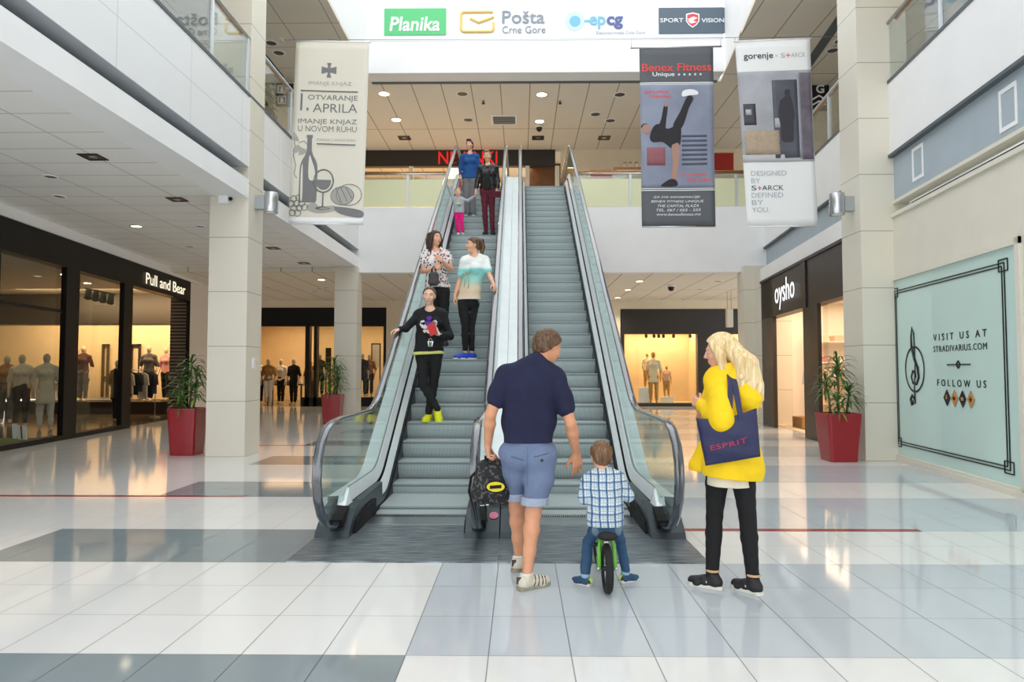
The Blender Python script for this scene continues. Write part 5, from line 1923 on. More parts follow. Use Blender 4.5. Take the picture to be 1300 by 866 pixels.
garment_rack(*on(176, 20.3)[:2], 1.2, 1.2, 1.45, 'chrome rack of clothes inside the left shop entrance', [cl['grey'], cl['cream'], cl['black']], 7, 'garments inside the left shop entrance', 'on the rack at the left shop entrance')
garment_rack(*on(40, 20.5)[:2], 0.2, 1.8, 1.5, 'chrome rack of pale clothes deep in the left shop', [cl['cream'], cl['tan'], cl['white']], 9, 'pale garments deep in the left shop', 'on the rack deep in the left shop')


def shelf_unit(x0, x1, y0, y1, zs, z1, label, m_, back=True):
    r_ = thing('shelf_unit', label, 'shelf', ((x0 + x1) / 2, (y0 + y1) / 2, 0.01))
    for xx in (x0, x1 - 0.03):
        obj('side_panel', MB().box(xx, xx + 0.03, y0, y1, 0.01, z1), m_, r_)
    for z_ in zs:
        obj('shelf', MB().box(x0 + 0.03, x1 - 0.03, y0, y1, z_, z_ + 0.03), m_, r_)
    return r_


# black display frames against the lit rear wall
for px0, px1, lab in ((166, 178, 'slim black display frame on the lit rear wall, by the entrance'), (130, 138, 'narrow dark mirror panel on the lit rear wall')):
    p0, p1 = A(px0, 470, 24.15), A(px1, 470, 24.15)
    b = MB().box(p0.x, p0.x + 0.05, 24.08, 24.18, 0.5, 2.4).box(p1.x - 0.05, p1.x, 24.08, 24.18, 0.5, 2.4).box(p0.x, p1.x, 24.08, 24.18, 2.35, 2.4).box(p0.x, p1.x, 24.08, 24.18, 1.2, 1.24)
    tag(obj('standing_mirror', b, M['shop_dark'], None, (p0.x, 24.1, 0.5)), lab, 'screen')
# spotlight cluster under the left shop ceiling
r = thing('track_lights', 'cluster of black spotlights on a track in the left shop', 'spotlights', A(122, 372, 19.5))
p0, p1 = A(108, 366, 19.5), A(146, 374, 19.5)
obj('track', MB().tube([p0, p1], 0.025, 6), M['blackmatt'], r)
for i in range(4):
    c0 = p0.lerp(p1, (i + 0.5) / 4)
    sp_ = obj('spotlight', MB().cyl(c0 + V((0, 0, -0.05)), c0 + V((0.05, -0.12, -0.28)), 0.075, 0.095), M['blackmatt'], r)
    obj('arm', MB().tube([c0, c0 + V((0, 0, -0.07))], 0.012, 5), M['blackmatt'], sp_)
for px, py in ((82, 349), (111, 360)):
    p0 = ground(px, py, 4.19)
    tag(obj('downlight', MB().cyl(p0, p0 + V((0, 0, 0.008)), 0.10), M['spot_on'], None, p0), 'lit round downlight in the left shop, behind the %s' % ('first black pillar' if px < 90 else 'middle window near the spotlights'), 'light', 'downlights of the left shop')

# ---- far shop behind the left rear column
YF = 27.5
def fx(px):
    return at(px, 470, YF).x


b = MB()
b.box(fx(250), fx(490), YF, YF + 0.3, 3.26, 4.02)
for a_, c_ in ((387, 392.5), (398, 402), (486.5, 490), (322, 326)):
    b.box(fx(a_), fx(c_), YF, YF + 0.3, 0, 3.26)
b.box(fx(402), fx(487), YF, YF + 0.35, 0, 0.36)
b.box(fx(383), fx(402), YF, YF + 0.35, 0, 0.36)
struct('wall_rear_shopfront_left', b, M['black'])
struct('wall_rear_lower_left', MB().box(-16, fx(250), YF, YF + 0.3, 0, 4.3).box(fx(250), fx(322), YF + .1, YF + 0.3, 0, 3.3), M['shop_dark'])
struct('wall_rear_header_left', MB().box(-16, fx(560), YF + 0.02, YF + 0.3, 4.02, 4.3), M['beige'])
struct('wall_rear_middle', MB().box(fx(490), fx(789), YF, YF + 0.3, 0, 4.3), M['beige'])
struct('window_5', MB().box(fx(402), fx(486.5), YF + 0.1, YF + 0.112, 0.36, 3.26), M['shopglass'])
struct('wall_rear_shop_left_back', MB().box(-13, -4.5, 33.5, 33.7, 0, 4.0), M['shop_wall'])
struct('wall_rear_shop_left_side', MB().box(-13, -12.8, YF + .3, 33.5, 0, 4).box(-4.7, -4.5, YF + .3, 33.5, 0, 4), M['shop_wall'])
struct('ceiling_rear_shop_left', MB().box(-13, -4.5, YF + .3, 33.7, 3.9, 4.0), M['shop_wall'])
struct('floor_rear_shop_left', MB().box(-13, -4.5, YF + .3, 33.7, 0.003, 0.008), M['shop_floor'])
mannequin(*on(341, 28.3, 0.01), 0.0, 'mannequin in tan jacket and white trousers at the far left entrance', cl['tan'], cl['white'], 1.95)
mannequin(*on(329, 29.3, 0.01), 0.3, 'mannequin in cream top and black trousers at the far left entrance', cl['cream'], cl['black'], 1.95)
mannequin(*on(357, 29.4, 0.01), -0.2, 'mannequin in white shirt and black trousers at the far left entrance', cl['white'], cl['black'], 1.95)
mannequin(*on(373, 28.6, 0.01), -0.2, 'mannequin all in black near the far glass door', cl['black'], cl['black'], 1.95)
mannequin(*on(394.5, 29.0, 0.01), 0.1, 'mannequin in tan top seen between the far door posts', cl['tan'], cl['grey'], 1.9)
mannequin(*on(406, 28.6, 0.36), 0.1, 'mannequin in olive jacket behind the middle planter', cl['olive'], cl['black'], 1.8)
mannequin(*on(460, 28.3, 0.36), 0.3, 'slim mannequin in black behind the rear left column', cl['black'], cl['black'], 1.8)
mannequin(*on(469, 28.9, 0.36), 0.0, 'mannequin in tan top in the window right of the rear column', cl['tan'], cl['black'], 1.8)
t_ = thing('display_table', 'dark table of folded clothes at the far left entrance', 'table', on(364, 30.0, 0.01))
p0 = V(on(364, 30.0, 0.01))
obj('table_top', MB().box(p0.x - 0.8, p0.x + 0.8, 29.7, 30.4, 0.80, 0.86), M['shop_dark'], t_)
for sx in (-0.74, 0.74):
    for sy in (29.76, 30.34):
        obj('leg', MB().box(p0.x + sx - .03, p0.x + sx + .03, sy - .03, sy + .03, 0.01, 0.80), M['shop_dark'], t_)
for i in range(5):
    x_ = p0.x - 0.6 + i * 0.3
    tag(obj('folded_garment', MB().bev(x_ - 0.12, x_ + 0.12, 29.8, 30.15, 0.86, 0.95, 0.03).bev(x_ - 0.11, x_ + 0.11, 29.81, 30.14, 0.955, 1.02, 0.03), [cl['navy'], cl['cream'], cl['grey'], cl['tan'], cl['white']][i], None, (x_, 30, 0.86)),
        ['navy folded pile at one end of the far display table', 'cream folded pile second on the far display table', 'grey folded pile in the middle of the far display table', 'tan folded pile fourth on the far display table', 'white folded pile at the other end of the far display table'][i], 'clothes', 'folded clothes on the far table')
for px0, px1, z1, lab in ((471, 483, 2.6, 'pale framed panel in the far window right of the column'), (413, 420, 2.4, 'dark framed panel in the far window left of the column')):
    x0_, x1_ = at(px0, 470, 29.8).x, at(px1, 470, 29.8).x
    r_ = thing('standing_screen', lab, 'screen', (x0_, 29.8, 0.01))
    for xx in (x0_, x1_ - .05):
        obj('post', MB().box(xx, xx + .05, 29.8, 29.85, 0.01, z1), M['shop_dark'], r_)
    obj('panel', MB().box(x0_ + .05, x1_ - .05, 29.81, 29.84, z1 - 1.0, z1), cl['white'] if px0 > 450 else M['shop_dark'], r_)
    obj('crossbar', MB().box(x0_, x1_, 29.8, 29.85, z1, z1 + 0.05), M['shop_dark'], r_)

# ---- far shop on the right, behind the escalators
b = MB()
b.box(fx(788), fx(975), YF, YF + 0.3, 2.93, 3.95)
b.box(fx(788), fx(793), YF, YF + 0.3, 0, 2.93).box(fx(887), fx(930), YF - 0.02, YF + 0.3, 0, 2.93)
b.box(fx(793), fx(975), YF - 0.02, YF + 0.3, 0, 0.13)
b.box(fx(886), fx(888), YF - 0.03, YF + 0.3, 0, 2.93)
struct('wall_rear_shopfront_right', b, M['shop_dark'])
struct('wall_rear_header_right', MB().box(fx(700), 12.5, YF + 0.02, YF + 0.3, 3.95, 4.3), M['beige'])
struct('window_6', MB().box(fx(793), fx(887), YF + 0.06, YF + 0.072, 0.13, 2.93), M['shopglass'])
struct('window_7', MB().box(fx(930), fx(975), YF + 0.06, YF + 0.072, 0.13, 2.93), M['shopglass'])
struct('wall_rear_shop_right_back', MB().box(fx(788), 12.5, 29.3, 29.5, 0, 3.2), M['shop_wall'])
struct('wall_rear_shop_right_side', MB().box(fx(788), fx(792), YF + .3, 29.3, 0, 3.2).box(fx(888), fx(892), YF + .3, 29.3, 0, 3.2), M['shop_wall'])
struct('floor_rear_shop_right', MB().box(fx(788), 12.5, YF + .3, 29.5, 0.003, 0.14), M['shop_wall'])
struct('ceiling_rear_shop_right', MB().box(fx(788), 12.5, YF + .3, 29.5, 3.2, 3.3), M['shop_white'])
for px, w_, z1, lab in ((819, 0.42, 0.75, 'tall white display block under two golden mannequins'), (846.5, 0.42, 0.36, 'low white display block under the third golden mannequin')):
    p0 = V(on(px, 28.3))
    tag(obj('display_block', MB().bev(p0.x - w_ / 2 - .1, p0.x + w_ / 2, 28.0, 28.6, 0.14, z1, 0.01), M['white'], None, (p0.x, 28.3, 0.14)), lab, 'display block')
mannequin(*on(821.5, 28.3, 0.75), 0.2, 'golden mannequin in cream jacket on the tall white block', cl['cream'], M['manq_gold'], 1.42, M['manq_gold'])
mannequin(*on(829.5, 27.95, 0.14), -0.2, 'tall golden mannequin in cream coat in the far right window', cl['cream'], M['manq_gold'], 2.1, M['manq_gold'], coat=0.2)
mannequin(*on(846, 28.3, 0.36), 0.1, 'golden mannequin with pale top on the low white block', cl['peach'], M['manq_gold'], 1.30, M['manq_gold'])
r = thing('track_lights', 'row of small black spotlights at the top of the far right window', 'spotlights', at(838, 426, 28.0))
p0, p1 = at(808, 424, 28.0), at(882, 424, 28.0)
obj('track', MB().tube([p0 + V((0, 0, .1)), p1 + V((0, 0, .1))], 0.02, 6), M['blackmatt'], r)
for px in (820, 830, 836, 842, 855, 876):
    c0 = at(px, 425, 28.0)
    obj('spotlight', MB().cyl(c0 + V((0, 0, 0.08)), c0 + V((0.03, 0.1, -0.1)), 0.05, 0.06), M['blackmatt'], r)
r = thing('pendant_lamp', 'cream box lamp hanging on two cords by the dark far pillar', 'lamp', at(926, 415, 24.5))
p0 = at(926, 404, 24.5)
obj('lamp_shade', MB().box(p0.x - .11, p0.x + .11, 24.4, 24.6, p0.z - .33, p0.z + .33), M['cream'], r)
for sx in (-.07, .07):
    obj('cord', MB().tube([p0 + V((sx, 0, .33)), V((p0.x + sx, 24.5, 4.3))], 0.006, 5), M['blackmatt'], r)

# ---- right shop
b = MB()
qslab(b, 17.3, 18.4, 0, 3.86, 0.1)
qslab(b, 13.85, 14.8, 0, 2.82, 0.08)
qslab(b, 12.0, 18.4, 2.82, 3.86, 0.3)
qslab(b, 12.0, 18.4, 3.80, 3.86, 0.35, -0.04)
qslab(b, 14.5, 14.8, 2.8, 3.86, 0.3, -0.03)
qslab(b, 12.0, 13.85, 0, 0.10, 0.25)
b.box(QX(12, 0.0), QX(12, .3), 12.0, 12.2, 0, 2.82)
struct('wall_right_shopfront', b, M['shop_dark'])
struct('window_8', qslab(MB(), 12.2, 13.85, 0.10, 2.82, 0.012, 0.1), M['shopglass'])
struct('wall_right_shop_rear', MB().box(10.2, 10.4, 11.8, 19, 0, 3.4), M['shop_white'])
struct('wall_right_shop_side', MB().box(QX(18.4, .3), 10.4, 18.6, 18.8, 0, 3.4).box(QX(12, .3), 10.4, 11.8, 12.0, 0, 3.4), M['shop_white'])
struct('ceiling_right_shop', MB().prism([(QX(12, .2), 12, 3.3), (10.4, 12, 3.3), (10.4, 18.8, 3.3), (QX(18.8, .2), 18.8, 3.3)], (0, 0, 0.1)), M['shop_white'])
struct('floor_right_shop', MB().prism([(QX(12, .3), 12, 0.003), (10.4, 12, 0.003), (10.4, 18.8, 0.003), (QX(18.8, .3), 18.8, 0.003)], (0, 0, 0.004)), M['shop_wall'])
r = thing('shop_sign', 'white rounded letters on the dark front of the right shop', 'sign', (QX(16.5), 16.5, 3.3))
M['sign_white'] = emis('sign_letters_white', rgb(250, 250, 255), 0.75)
letter('lettering', 'oysho', (QX(16.0, -0.06), 16.0, 3.28), (-0.107, -1, 0), (0, 0, 1), M['sign_white'], r, width=1.62, height=0.72, bold=0.0, depth=0.003, split=True)
tag(obj('display_box', MB().bev(7.0, 7.75, 17.0, 17.6, 0.008, 0.28, 0.02), cl['tan'], None, (7.4, 17.3, 0.008)), 'low tan box on the floor inside the right shop entrance', 'box')
r = shelf_unit(7.9, 9.6, 18.1, 18.55, (0.55, 1.1, 1.65, 2.2), 2.5, 'white shelf unit of folded clothes inside the right shop entrance', M['shop_white'])
rg = random.Random(5)
for zi, z_ in enumerate((0.58, 1.13, 1.68, 2.23)):
    for i in range(4):
        x_ = 8.1 + i * 0.4
        tag(obj('folded_garment', MB().bev(x_ - .14, x_ + .14, 18.12, 18.5, z_, z_ + .08, .03).bev(x_ - .13, x_ + .13, 18.13, 18.5, z_ + .082, z_ + .15, .03), [cl['peach'], cl['white'], cl['rose'], cl['cream']][(i + zi) % 4], None, (x_, 18.3, z_)),
            '%s folded pile, %s on the %s shelf of the white unit' % (['peach', 'white', 'rose', 'cream'][(i + zi) % 4], ORD[i], ['lowest', 'second lowest', 'second highest', 'top'][zi]), 'clothes', 'folded clothes in the right shop')
garment_rack(7.55, 16.9, 0.35, 1.2, 1.55, 'chrome rack of pale nightwear just inside the right shop entrance', [cl['white'], cl['peach'], cl['cream']], 6, 'pale nightwear inside the right shop', 'on the rack at the right shop entrance')
garment_rack(7.2, 13.6, 1.2, 1.3, 1.5, 'chrome rack of nightwear behind the right shop window', [cl['rose'], cl['cream'], cl['grey'], cl['peach']], 7, 'nightwear behind the right shop window', 'on the rack behind the right shop window')
for x_, lab in ((8.9, 'tan wardrobe panel seen through the right shop window'),):
    tag(obj('folding_screen', MB().box(x_, x_ + .5, 13.6, 13.7, .01, 2.7), cl['olive'], None, (x_, 13.6, .01)), 'olive standing panel seen through the right shop window', 'panel')

# ---- frosted shop window on the right
M['teal'] = mat('frosted_teal_film', rgb(204, 231, 225), 0.05, noise=0.015, nscale=1.2, spec=0.6)
M['graphic'] = mat('black_graphic', rgb(18, 22, 24), 0.5)
M['graphic_tan_reflection'] = mat('tan_reflection_graphic', rgb(196, 140, 84), 0.5)  # warm reflection on the black diamonds painted in as tan, reused for icons
w1 = struct('window_1', rslab(rslab(rslab(rslab(MB(), 7.72, 11.32, 2.9, 2.98, -0.01, 0.08), 7.72, 11.32, 0.05, 0.11, -0.01, 0.08), 11.25, 11.32, 0.05, 2.98, -0.01, 0.08), 7.72, 7.80, 0.05, 2.98, -0.01, 0.08), M['cream'])
obj('pane', rslab(MB(), 7.80, 11.25, 0.11, 2.9, 0.03, 0.02), M['teal'], w1)
w2 = struct('window_2', rslab(rslab(rslab(MB(), 3.9, 7.3, 2.9, 2.98, -0.01, 0.08), 3.9, 7.3, 0.05, 0.11, -0.01, 0.08), 7.22, 7.3, 0.05, 2.98, -0.01, 0.08), M['cream'])
obj('pane', rslab(MB(), 3.9, 7.22, 0.11, 2.9, 0.03, 0.02), M['teal'], w2)
DR = V((-0.112, -1, 0)).normalized()


def rp(y, z, off=0.022):
    return V((RX(y, off), y, z))


def rbar(b, y0, z0, y1, z1, t):
    p_, q_ = rp(y0, z0), rp(y1, z1)
    d_ = (q_ - p_).normalized()
    n_ = V((1, -0.112, 0)).normalized()
    return b.obox((p_ + q_) / 2, (q_ - p_) / 2, d_.cross(n_) * t, n_ * 0.004)


gr = thing('window_graphic', 'black line border and lettering on the frosted teal window', 'window graphic', rp(9.5, 1.5))
b = MB()
for o_ in (0.0, 0.05):
    y0, y1, z0, z1 = 8.05 + o_, 11.0 - o_, 0.28 + o_ * .8, 2.73 - o_ * .8
    for q_ in ((y0, z0, y1, z0), (y0, z1, y1, z1), (y0, z0, y0, z1), (y1, z0, y1, z1)):
        rbar(b, *q_, 0.007)
for cy_ in (8.07, 10.98):
    for cz_ in (0.31, 2.70):
        for q_ in ((-.09, -.07, .09, -.07), (-.09, .07, .09, .07), (-.09, -.07, -.09, .07), (.09, -.07, .09, .07)):
            rbar(b, cy_ + q_[0], cz_ + q_[1], cy_ + q_[2], cz_ + q_[3], 0.007)
obj('border', b, M['graphic'], gr)
b = MB()
cy_, cz_ = 10.38, 1.47
N_ = 32
b.tube([rp(cy_ + 0.30 * math.cos(2 * PI * i / N_), cz_ + 0.34 * math.sin(2 * PI * i / N_), 0.018) for i in range(N_ + 1)], 0.016, 6)
cp_ = [(0.06, -0.50), (0.12, -0.53), (0.15, -0.46), (0.10, -0.40), (0.03, -0.44), (0.0, -0.52), (0.02, -0.30), (-0.02, 0.05), (-0.01, 0.35), (0.0, 0.55), (0.05, 0.64), (0.09, 0.50), (0.08, 0.34), (0.0, 0.16), (-0.10, 0.02), (-0.13, -0.12), (-0.06, -0.22), (0.06, -0.21), (0.11, -0.12), (0.06, -0.03), (-0.02, -0.05), (-0.03, -0.13)]
cp_ = [(-a, c_) for a, c_ in cp_]
rad_ = [0.05, 0.05, 0.045, 0.035, 0.03, 0.025, 0.022, 0.02, 0.022, 0.024, 0.028, 0.03, 0.04, 0.045, 0.045, 0.04, 0.035, 0.03, 0.03, 0.035, 0.035, 0.03]
b.tube([rp(cy_ - a, cz_ + c_, 0.018) for a, c_ in cp_], [q_ * 0.8 for q_ in rad_], 6)
for i in range(len(b.v)):          # press the tubes flat onto the glass
    v_ = V(b.v[i])
    n_ = V((1, -0.112, 0)).normalized()
    dist = (v_ - rp(cy_, cz_, 0.022)).dot(n_)
    b.v[i] = tuple(v_ - n_ * dist * 0.85)
obj('clef_mark', b, M['graphic'], gr)
for tx, y_, z_, w_, hh_, bo in (('VISIT US AT', 9.12, 1.92, 1.34, 0.095, 0.008), ('STRADIVARIUS.COM', 9.12, 1.755, 1.34, 0.085, 0.0), ('FOLLOW US', 9.1, 1.28, 1.22, 0.095, 0.008)):
    letter('lettering', tx, rp(y_, z_, 0.024), DR, (0, 0, 1), M['graphic'], gr, width=w_, height=hh_, bold=bo, depth=0.001, spacing=1.7 if bo else 1.15)
b = MB()
rbar(b, 9.42, 1.53, 8.84, 1.53, 0.008)
for q_ in ((0.05, 0, 0, 0.05), (0, 0.05, -0.05, 0), (-0.05, 0, 0, -0.05), (0, -0.05, 0.05, 0)):
    rbar(b, 9.13 + q_[0], 1.53 + q_[1], 9.13 + q_[2], 1.53 + q_[3], 0.009)
obj('divider', b, M['graphic'], gr)
for i, y_ in enumerate((9.44, 9.24, 9.04, 8.84)):
    n_ = V((-1, 0.112, 0)).normalized()
    b = MB().prism([rp(y_, 1.19), rp(y_ - 0.088, 1.075), rp(y_, 0.96), rp(y_ + 0.088, 1.075)], n_ * 0.006)
    d_ = obj('diamond', b, M['graphic_tan_reflection'] if i in (1, 3) else M['graphic'], gr)
    b = MB()
    c_ = rp(y_, 1.075, 0.013)
    if i == 0:
        b.obox(c_, DR * 0.022, n_ * 0.004, (0, 0, 0.008)).obox(c_ + V((0, 0, .012)), DR * .007, n_ * 0.004, (0, 0, .032))
    elif i == 1:
        b.cyl(c_, c_ + n_ * 0.006, 0.026, n=12)
    elif i == 2:
        b.obox(c_, DR * 0.026, n_ * 0.004, (0, 0, 0.022)).cyl(c_, c_ + n_ * 0.007, 0.014, n=10)
    else:
        b.obox(c_, DR * 0.03, n_ * 0.004, (0, 0, 0.007)).obox(c_, DR * .007, n_ * 0.004, (0, 0, .034))
    obj('icon', b, M['graphic_tan_reflection'] if i in (0, 2) else M['graphic'], d_)

# ---- upper floor at the rear
YU = 26.2
def ux(px, Y=YU):
    return at(px, 230, Y).x


struct('wall_upper_rear', MB().box(ux(712), 13, YU, YU + .2, ZF, ZC).box(-13, ux(440), YU, YU + .2, ZF, ZC), M['beige'])
b = MB().box(ux(440), ux(705), YU, YU + .25, 9.46, ZC)
struct('wall_upper_rear_fascia', b, M['shop_dark'])
b = MB()
for px in (440, 519, 600, 667, 705):
    b.box(ux(px), ux(px) + 0.16, YU, YU + .2, ZF, 9.46)
struct('wall_upper_rear_posts', b, M['cream'])
struct('wall_upper_shop_back', MB().box(-13, ux(668), 30, 30.2, ZF, ZC), M['shop_wall'])
struct('wall_upper_shop_dark', MB().box(ux(668), ux(720), 28, 28.2, ZF, ZC), mat('brown_panel', rgb(92, 62, 40), 0.5, noise=0.3, nscale=5))
r = thing('shop_sign', 'red letters on the dark band of the upper shop behind the women', 'sign', (ux(593), YU, 9.8))
letter('lettering', 'NEWNKI', (ux(594), YU - .03, 9.78), (1, 0, 0), (0, 0, 1), emis('sign_red', rgb(222, 30, 28), 0.5), r, width=ux(631) - ux(556), height=0.50, bold=0.01, depth=0.01, split=True)
for x0, x1, z0, z1, lab, mm in ((ux(750), ux(776), 9.0, 9.22, 'red sign panel low on the upper wall right of the escalators', rgb(214, 66, 40)), (ux(905), ux(931), 9.2, 9.9, 'red panel on the upper wall behind the fitness banner', rgb(170, 40, 30))):
    r = thing('wall_panel', lab, 'panel', ((x0 + x1) / 2, YU, z0))
    obj('board', MB().box(x0, x1, YU - .06, YU, z0, z1), mat('panel_red_%d' % int(z1 * 100), mm, 0.6), r)
    obj('edge', MB().box(x0 - .03, x1 + .03, YU - .04, YU, z1, z1 + .04), M['wood'], r)
# a counter with jars behind the right railing
r = thing('counter', 'pale upper floor counter with wooden top behind the right railing', 'counter', (ux(840, 24), 24, ZF))
obj('body', MB().box(ux(780, 24), ux(900, 24), 23.7, 24.3, ZF, 8.55), M['cream'], r)
obj('counter_top', MB().box(ux(778, 24), ux(902, 24), 23.65, 24.35, 8.55, 8.62), M['wood'], r)
for i, px in enumerate((793, 800, 808, 905)):
    if px > 900:
        continue
    x_ = ux(px, 24)
    g = obj('jar', MB().lathe([(0.001, 0), (.07, 0), (.08, .05), (.08, .16), (.05, .2), (.05, .22), (.001, .22)], (x_, 23.95, 8.62), 12), mat('jar_%d' % i, rgb(232, 226, 210), 0.2), None, (x_, 23.95, 8.62))
    obj('lid', MB().cyl((x_, 23.95, 8.84), (x_, 23.95, 8.88), .056, n=12), M['wood'], g)
    tag(g, ['pale jar at the left end of the upper counter', 'pale jar in the middle of the upper counter row', 'pale jar third on the upper counter'][i], 'jar', 'jars on the upper counter')
# toilet sign and direction sign
M['sign_dark'] = mat('sign_board_dark', rgb(52, 48, 44), 0.5)
p0 = at(361, 121, 19.85)
r = thing('wall_sign', 'dark toilet sign with two white pictograms behind the left railing', 'sign', p0)
obj('board', MB().bev(p0.x - .26, p0.x + .26, 19.82, 19.9, p0.z - .33, p0.z + .33, .02), M['sign_dark'], r)
b = MB()
for cx_, cz_ in ((p0.x - .06, p0.z + .17), (p0.x - .06, p0.z - .15)):
    for q_ in ((-.11, 0, .008, .11), (.11, 0, .008, .11), (0, -.11, .11, .008), (0, .11, .11, .008)):
        b.box(cx_ + q_[0] - q_[2], cx_ + q_[0] + q_[2], 19.805, 19.822, cz_ + q_[1] - q_[3], cz_ + q_[1] + q_[3])
    b.cyl((cx_, 19.822, cz_ + .05), (cx_, 19.805, cz_ + .05), .025, n=10)
    b.prism([(cx_ - .035, 19.822, cz_ + .02), (cx_ + .035, 19.822, cz_ + .02), (cx_ + .05, 19.822, cz_ - .08), (cx_ - .05, 19.822, cz_ - .08)], (0, -.017, 0))
obj('pictogram', b, M['white'], r)
obj('edge', MB().box(p0.x - .26, p0.x + .26, 19.86, 19.9, p0.z + .33, p0.z + .36), M['blackmatt'], r)
p0 = at(1037, 122, 20.35)
r = thing('wall_sign', 'black sign with white arrows beside the kitchen banner, behind the railing', 'sign', p0)
obj('board', MB().box(p0.x - .35, p0.x + .35, 20.3, 20.4, p0.z - .45, p0.z + .45), M['blackmatt'], r)
letter('lettering', 'G', (p0.x + .08, 20.295, p0.z + .2), (1, 0, 0), (0, 0, 1), M['white'], r, height=.26, width=.24, bold=.02, depth=.006)
b = MB()
for i in range(2):
    z_ = p0.z - .1 - i * .17
    b.prism([(p0.x - .16, 20.3, z_), (p0.x + .04, 20.3, z_ + .12), (p0.x + .24, 20.3, z_), (p0.x + .24, 20.3, z_ - .05), (p0.x + .04, 20.3, z_ + .06), (p0.x - .16, 20.3, z_ - .05)], (0, -.012, 0))
obj('arrow', b, M['white'], r)
# ------------------------------------------------------------------ downlights, vents, cameras, lamps
def downlight(px, py, z, lab, grp, lit=False, r=0.11, square=False):
    p = ground(px, py, z)
    t_ = thing('downlight', lab, 'ceiling light', p, grp)
    if square:
        b_ = MB()
        for q in ((-r, r, -r, -r * .8), (-r, r, r * .8, r), (-r, -r * .8, -r * .8, r * .8), (r * .8, r, -r * .8, r * .8)):
            b_.box(p.x + q[0], p.x + q[1], p.y + q[2], p.y + q[3], p.z - 0.012, p.z)
        obj('trim_ring', b_, M['dark_metal'], t_)
        obj('diffuser', MB().box(p.x - r * .8, p.x + r * .8, p.y - r * .8, p.y + r * .8, p.z - .004, p.z), M['spot_on'] if lit else M['spot_off'], t_)
        obj('lamp', MB().cyl(p + V((0, 0, -.004)), p + V((0, 0, -.014)), r * .4, n=12), M['steel'], t_)
    else:
        b_ = MB().lathe([(r * .78, -.003), (r * .82, -.016), (r, -.012), (r * 1.04, 0)], p, 20)
        obj('trim_ring', b_, M['steel'] if lit else M['white'], t_)
        obj('diffuser', MB().cyl(p, p + V((0, 0, -.006)), r * .8, n=18), M['spot_on'] if lit else M['spot_off'], t_)
    return p


LAMPS = []
for px, py, lab in ((118, 199, 'dark square downlight in the lower left ceiling, largest and nearest'), (225, 253, 'dark square downlight in the lower left ceiling, left of the big column'),
                    (347, 315, 'dark square downlight just right of the big left column'), (386, 334, 'dark square downlight before the farther left column')):
    downlight(px, py, 4.419, lab, 'square downlights of the lower left ceiling', False, 0.14, True)
for px, py, lab in ((64, 224, 'pale unlit round downlight nearest in the lower left ceiling'), (75, 249, 'unlit round downlight second nearest in the lower left ceiling'),
                    (254, 287, 'unlit round downlight in the lower left ceiling close to the big column'), (241, 313, 'small far unlit downlight above the slim brick column')):
    downlight(px, py, 4.419, lab, 'round downlights of the lower left ceiling')
LAMPS.append(downlight(173, 287, 4.419, 'lit round downlight in the lower left ceiling in front of the lettering sign', None, True, 0.13))
for px, py, l_, lab in ((408, 355, 1, 'lit round downlight over the far left shop beside the farther column'), (405, 366, 0, 'unlit downlight just behind the lit one over the far left shop'), (414, 365, 0, 'unlit downlight touching the farther left column over the far left shop'),
                        (399, 370, 0, 'unlit downlight nearest to the far left shop front'), (340, 365, 0, 'unlit downlight over the far left shop beside the big column')):
    p = downlight(px, py, 4.299, lab, 'downlights over the far left shop', bool(l_), 0.15)
    if l_:
        LAMPS.append(p)
for i, (px, py) in enumerate(((812, 357), (797, 368), (784, 378))):
    LAMPS.append(downlight(px, py, 4.299, ['lit downlight over the far right shop, nearest of three', 'lit downlight over the far right shop, middle of three', 'lit downlight over the far right shop, closest to the shop front'][i], 'lit downlights over the far right shop', True, 0.15))
for px, py, lab in ((912, 357, 'unlit downlight over the far right shop, nearest of three'), (889, 367, 'unlit downlight over the far right shop, middle of three'), (866, 379, 'unlit downlight over the far right shop, closest to its front')):
    downlight(px, py, 4.299, lab, 'unlit downlights over the far right shop', False, 0.15)
for px, py, l_, lab in ((487.6, 119, 1, 'lit downlight in the front row of the upper rear ceiling, nearest the wine banner'), (687.7, 120, 1, 'lit downlight in the front row of the upper rear ceiling, right of centre'),
                        (503, 152, 1, 'lit downlight in the second row of the upper rear ceiling, nearest the wine banner'), (685, 154, 1, 'lit downlight right above the upper black dome camera'),
                        (587, 119, 0, 'unlit downlight between the two lit ones in the front row'), (787, 120, 0, 'unlit downlight in the front row, left of the fitness banner'),
                        (594.6, 152, 0, 'unlit downlight in the second row, left of the air vent'), (775, 153, 0, 'unlit downlight in the second row, left of the fitness banner'), (756, 145, 0, 'unlit downlight between the rows, left of the fitness banner')):
    p = downlight(px, py, ZC - .001, lab, 'downlights of the upper rear ceiling', bool(l_), 0.2)
    if l_:
        LAMPS.append(p)
for px, py, lab in ((513.5, 175, 'small dark square downlight over the upper shop front, left of the women'), (683, 175, 'small dark square downlight over the upper shop front, right of the handrails'), (767, 175, 'small dark square downlight farthest right over the upper wall')):
    downlight(px, py, ZC - .001, lab, 'square downlights over the upper shop front', False, 0.22, True)
for px, py, lab in ((344.5, 54.6, 'dark round downlight in the upper left ceiling, nearer one'), (354, 67, 'round downlight in the upper left ceiling, farther one'), (1066.8, 52, 'dark round downlight in the upper right ceiling, nearer one'), (1057, 64, 'round downlight in the upper right ceiling, farther one')):
    downlight(px, py, ZC - .001, lab, None, False, 0.17)


def dome(px, py, z, lab):
    p = ground(px, py, z)
    t_ = thing('dome_camera', lab, 'camera', p)
    obj('mount', MB().cyl(p, p + V((0, 0, -.06)), .13, n=18), M['white'], t_)
    obj('dome', MB().lathe([(.11, -.06), (.108, -.11), (.08, -.17), (.04, -.2), (.001, -.205)], p, 18), mat('dome_black', rgb(16, 15, 14), .08), t_)


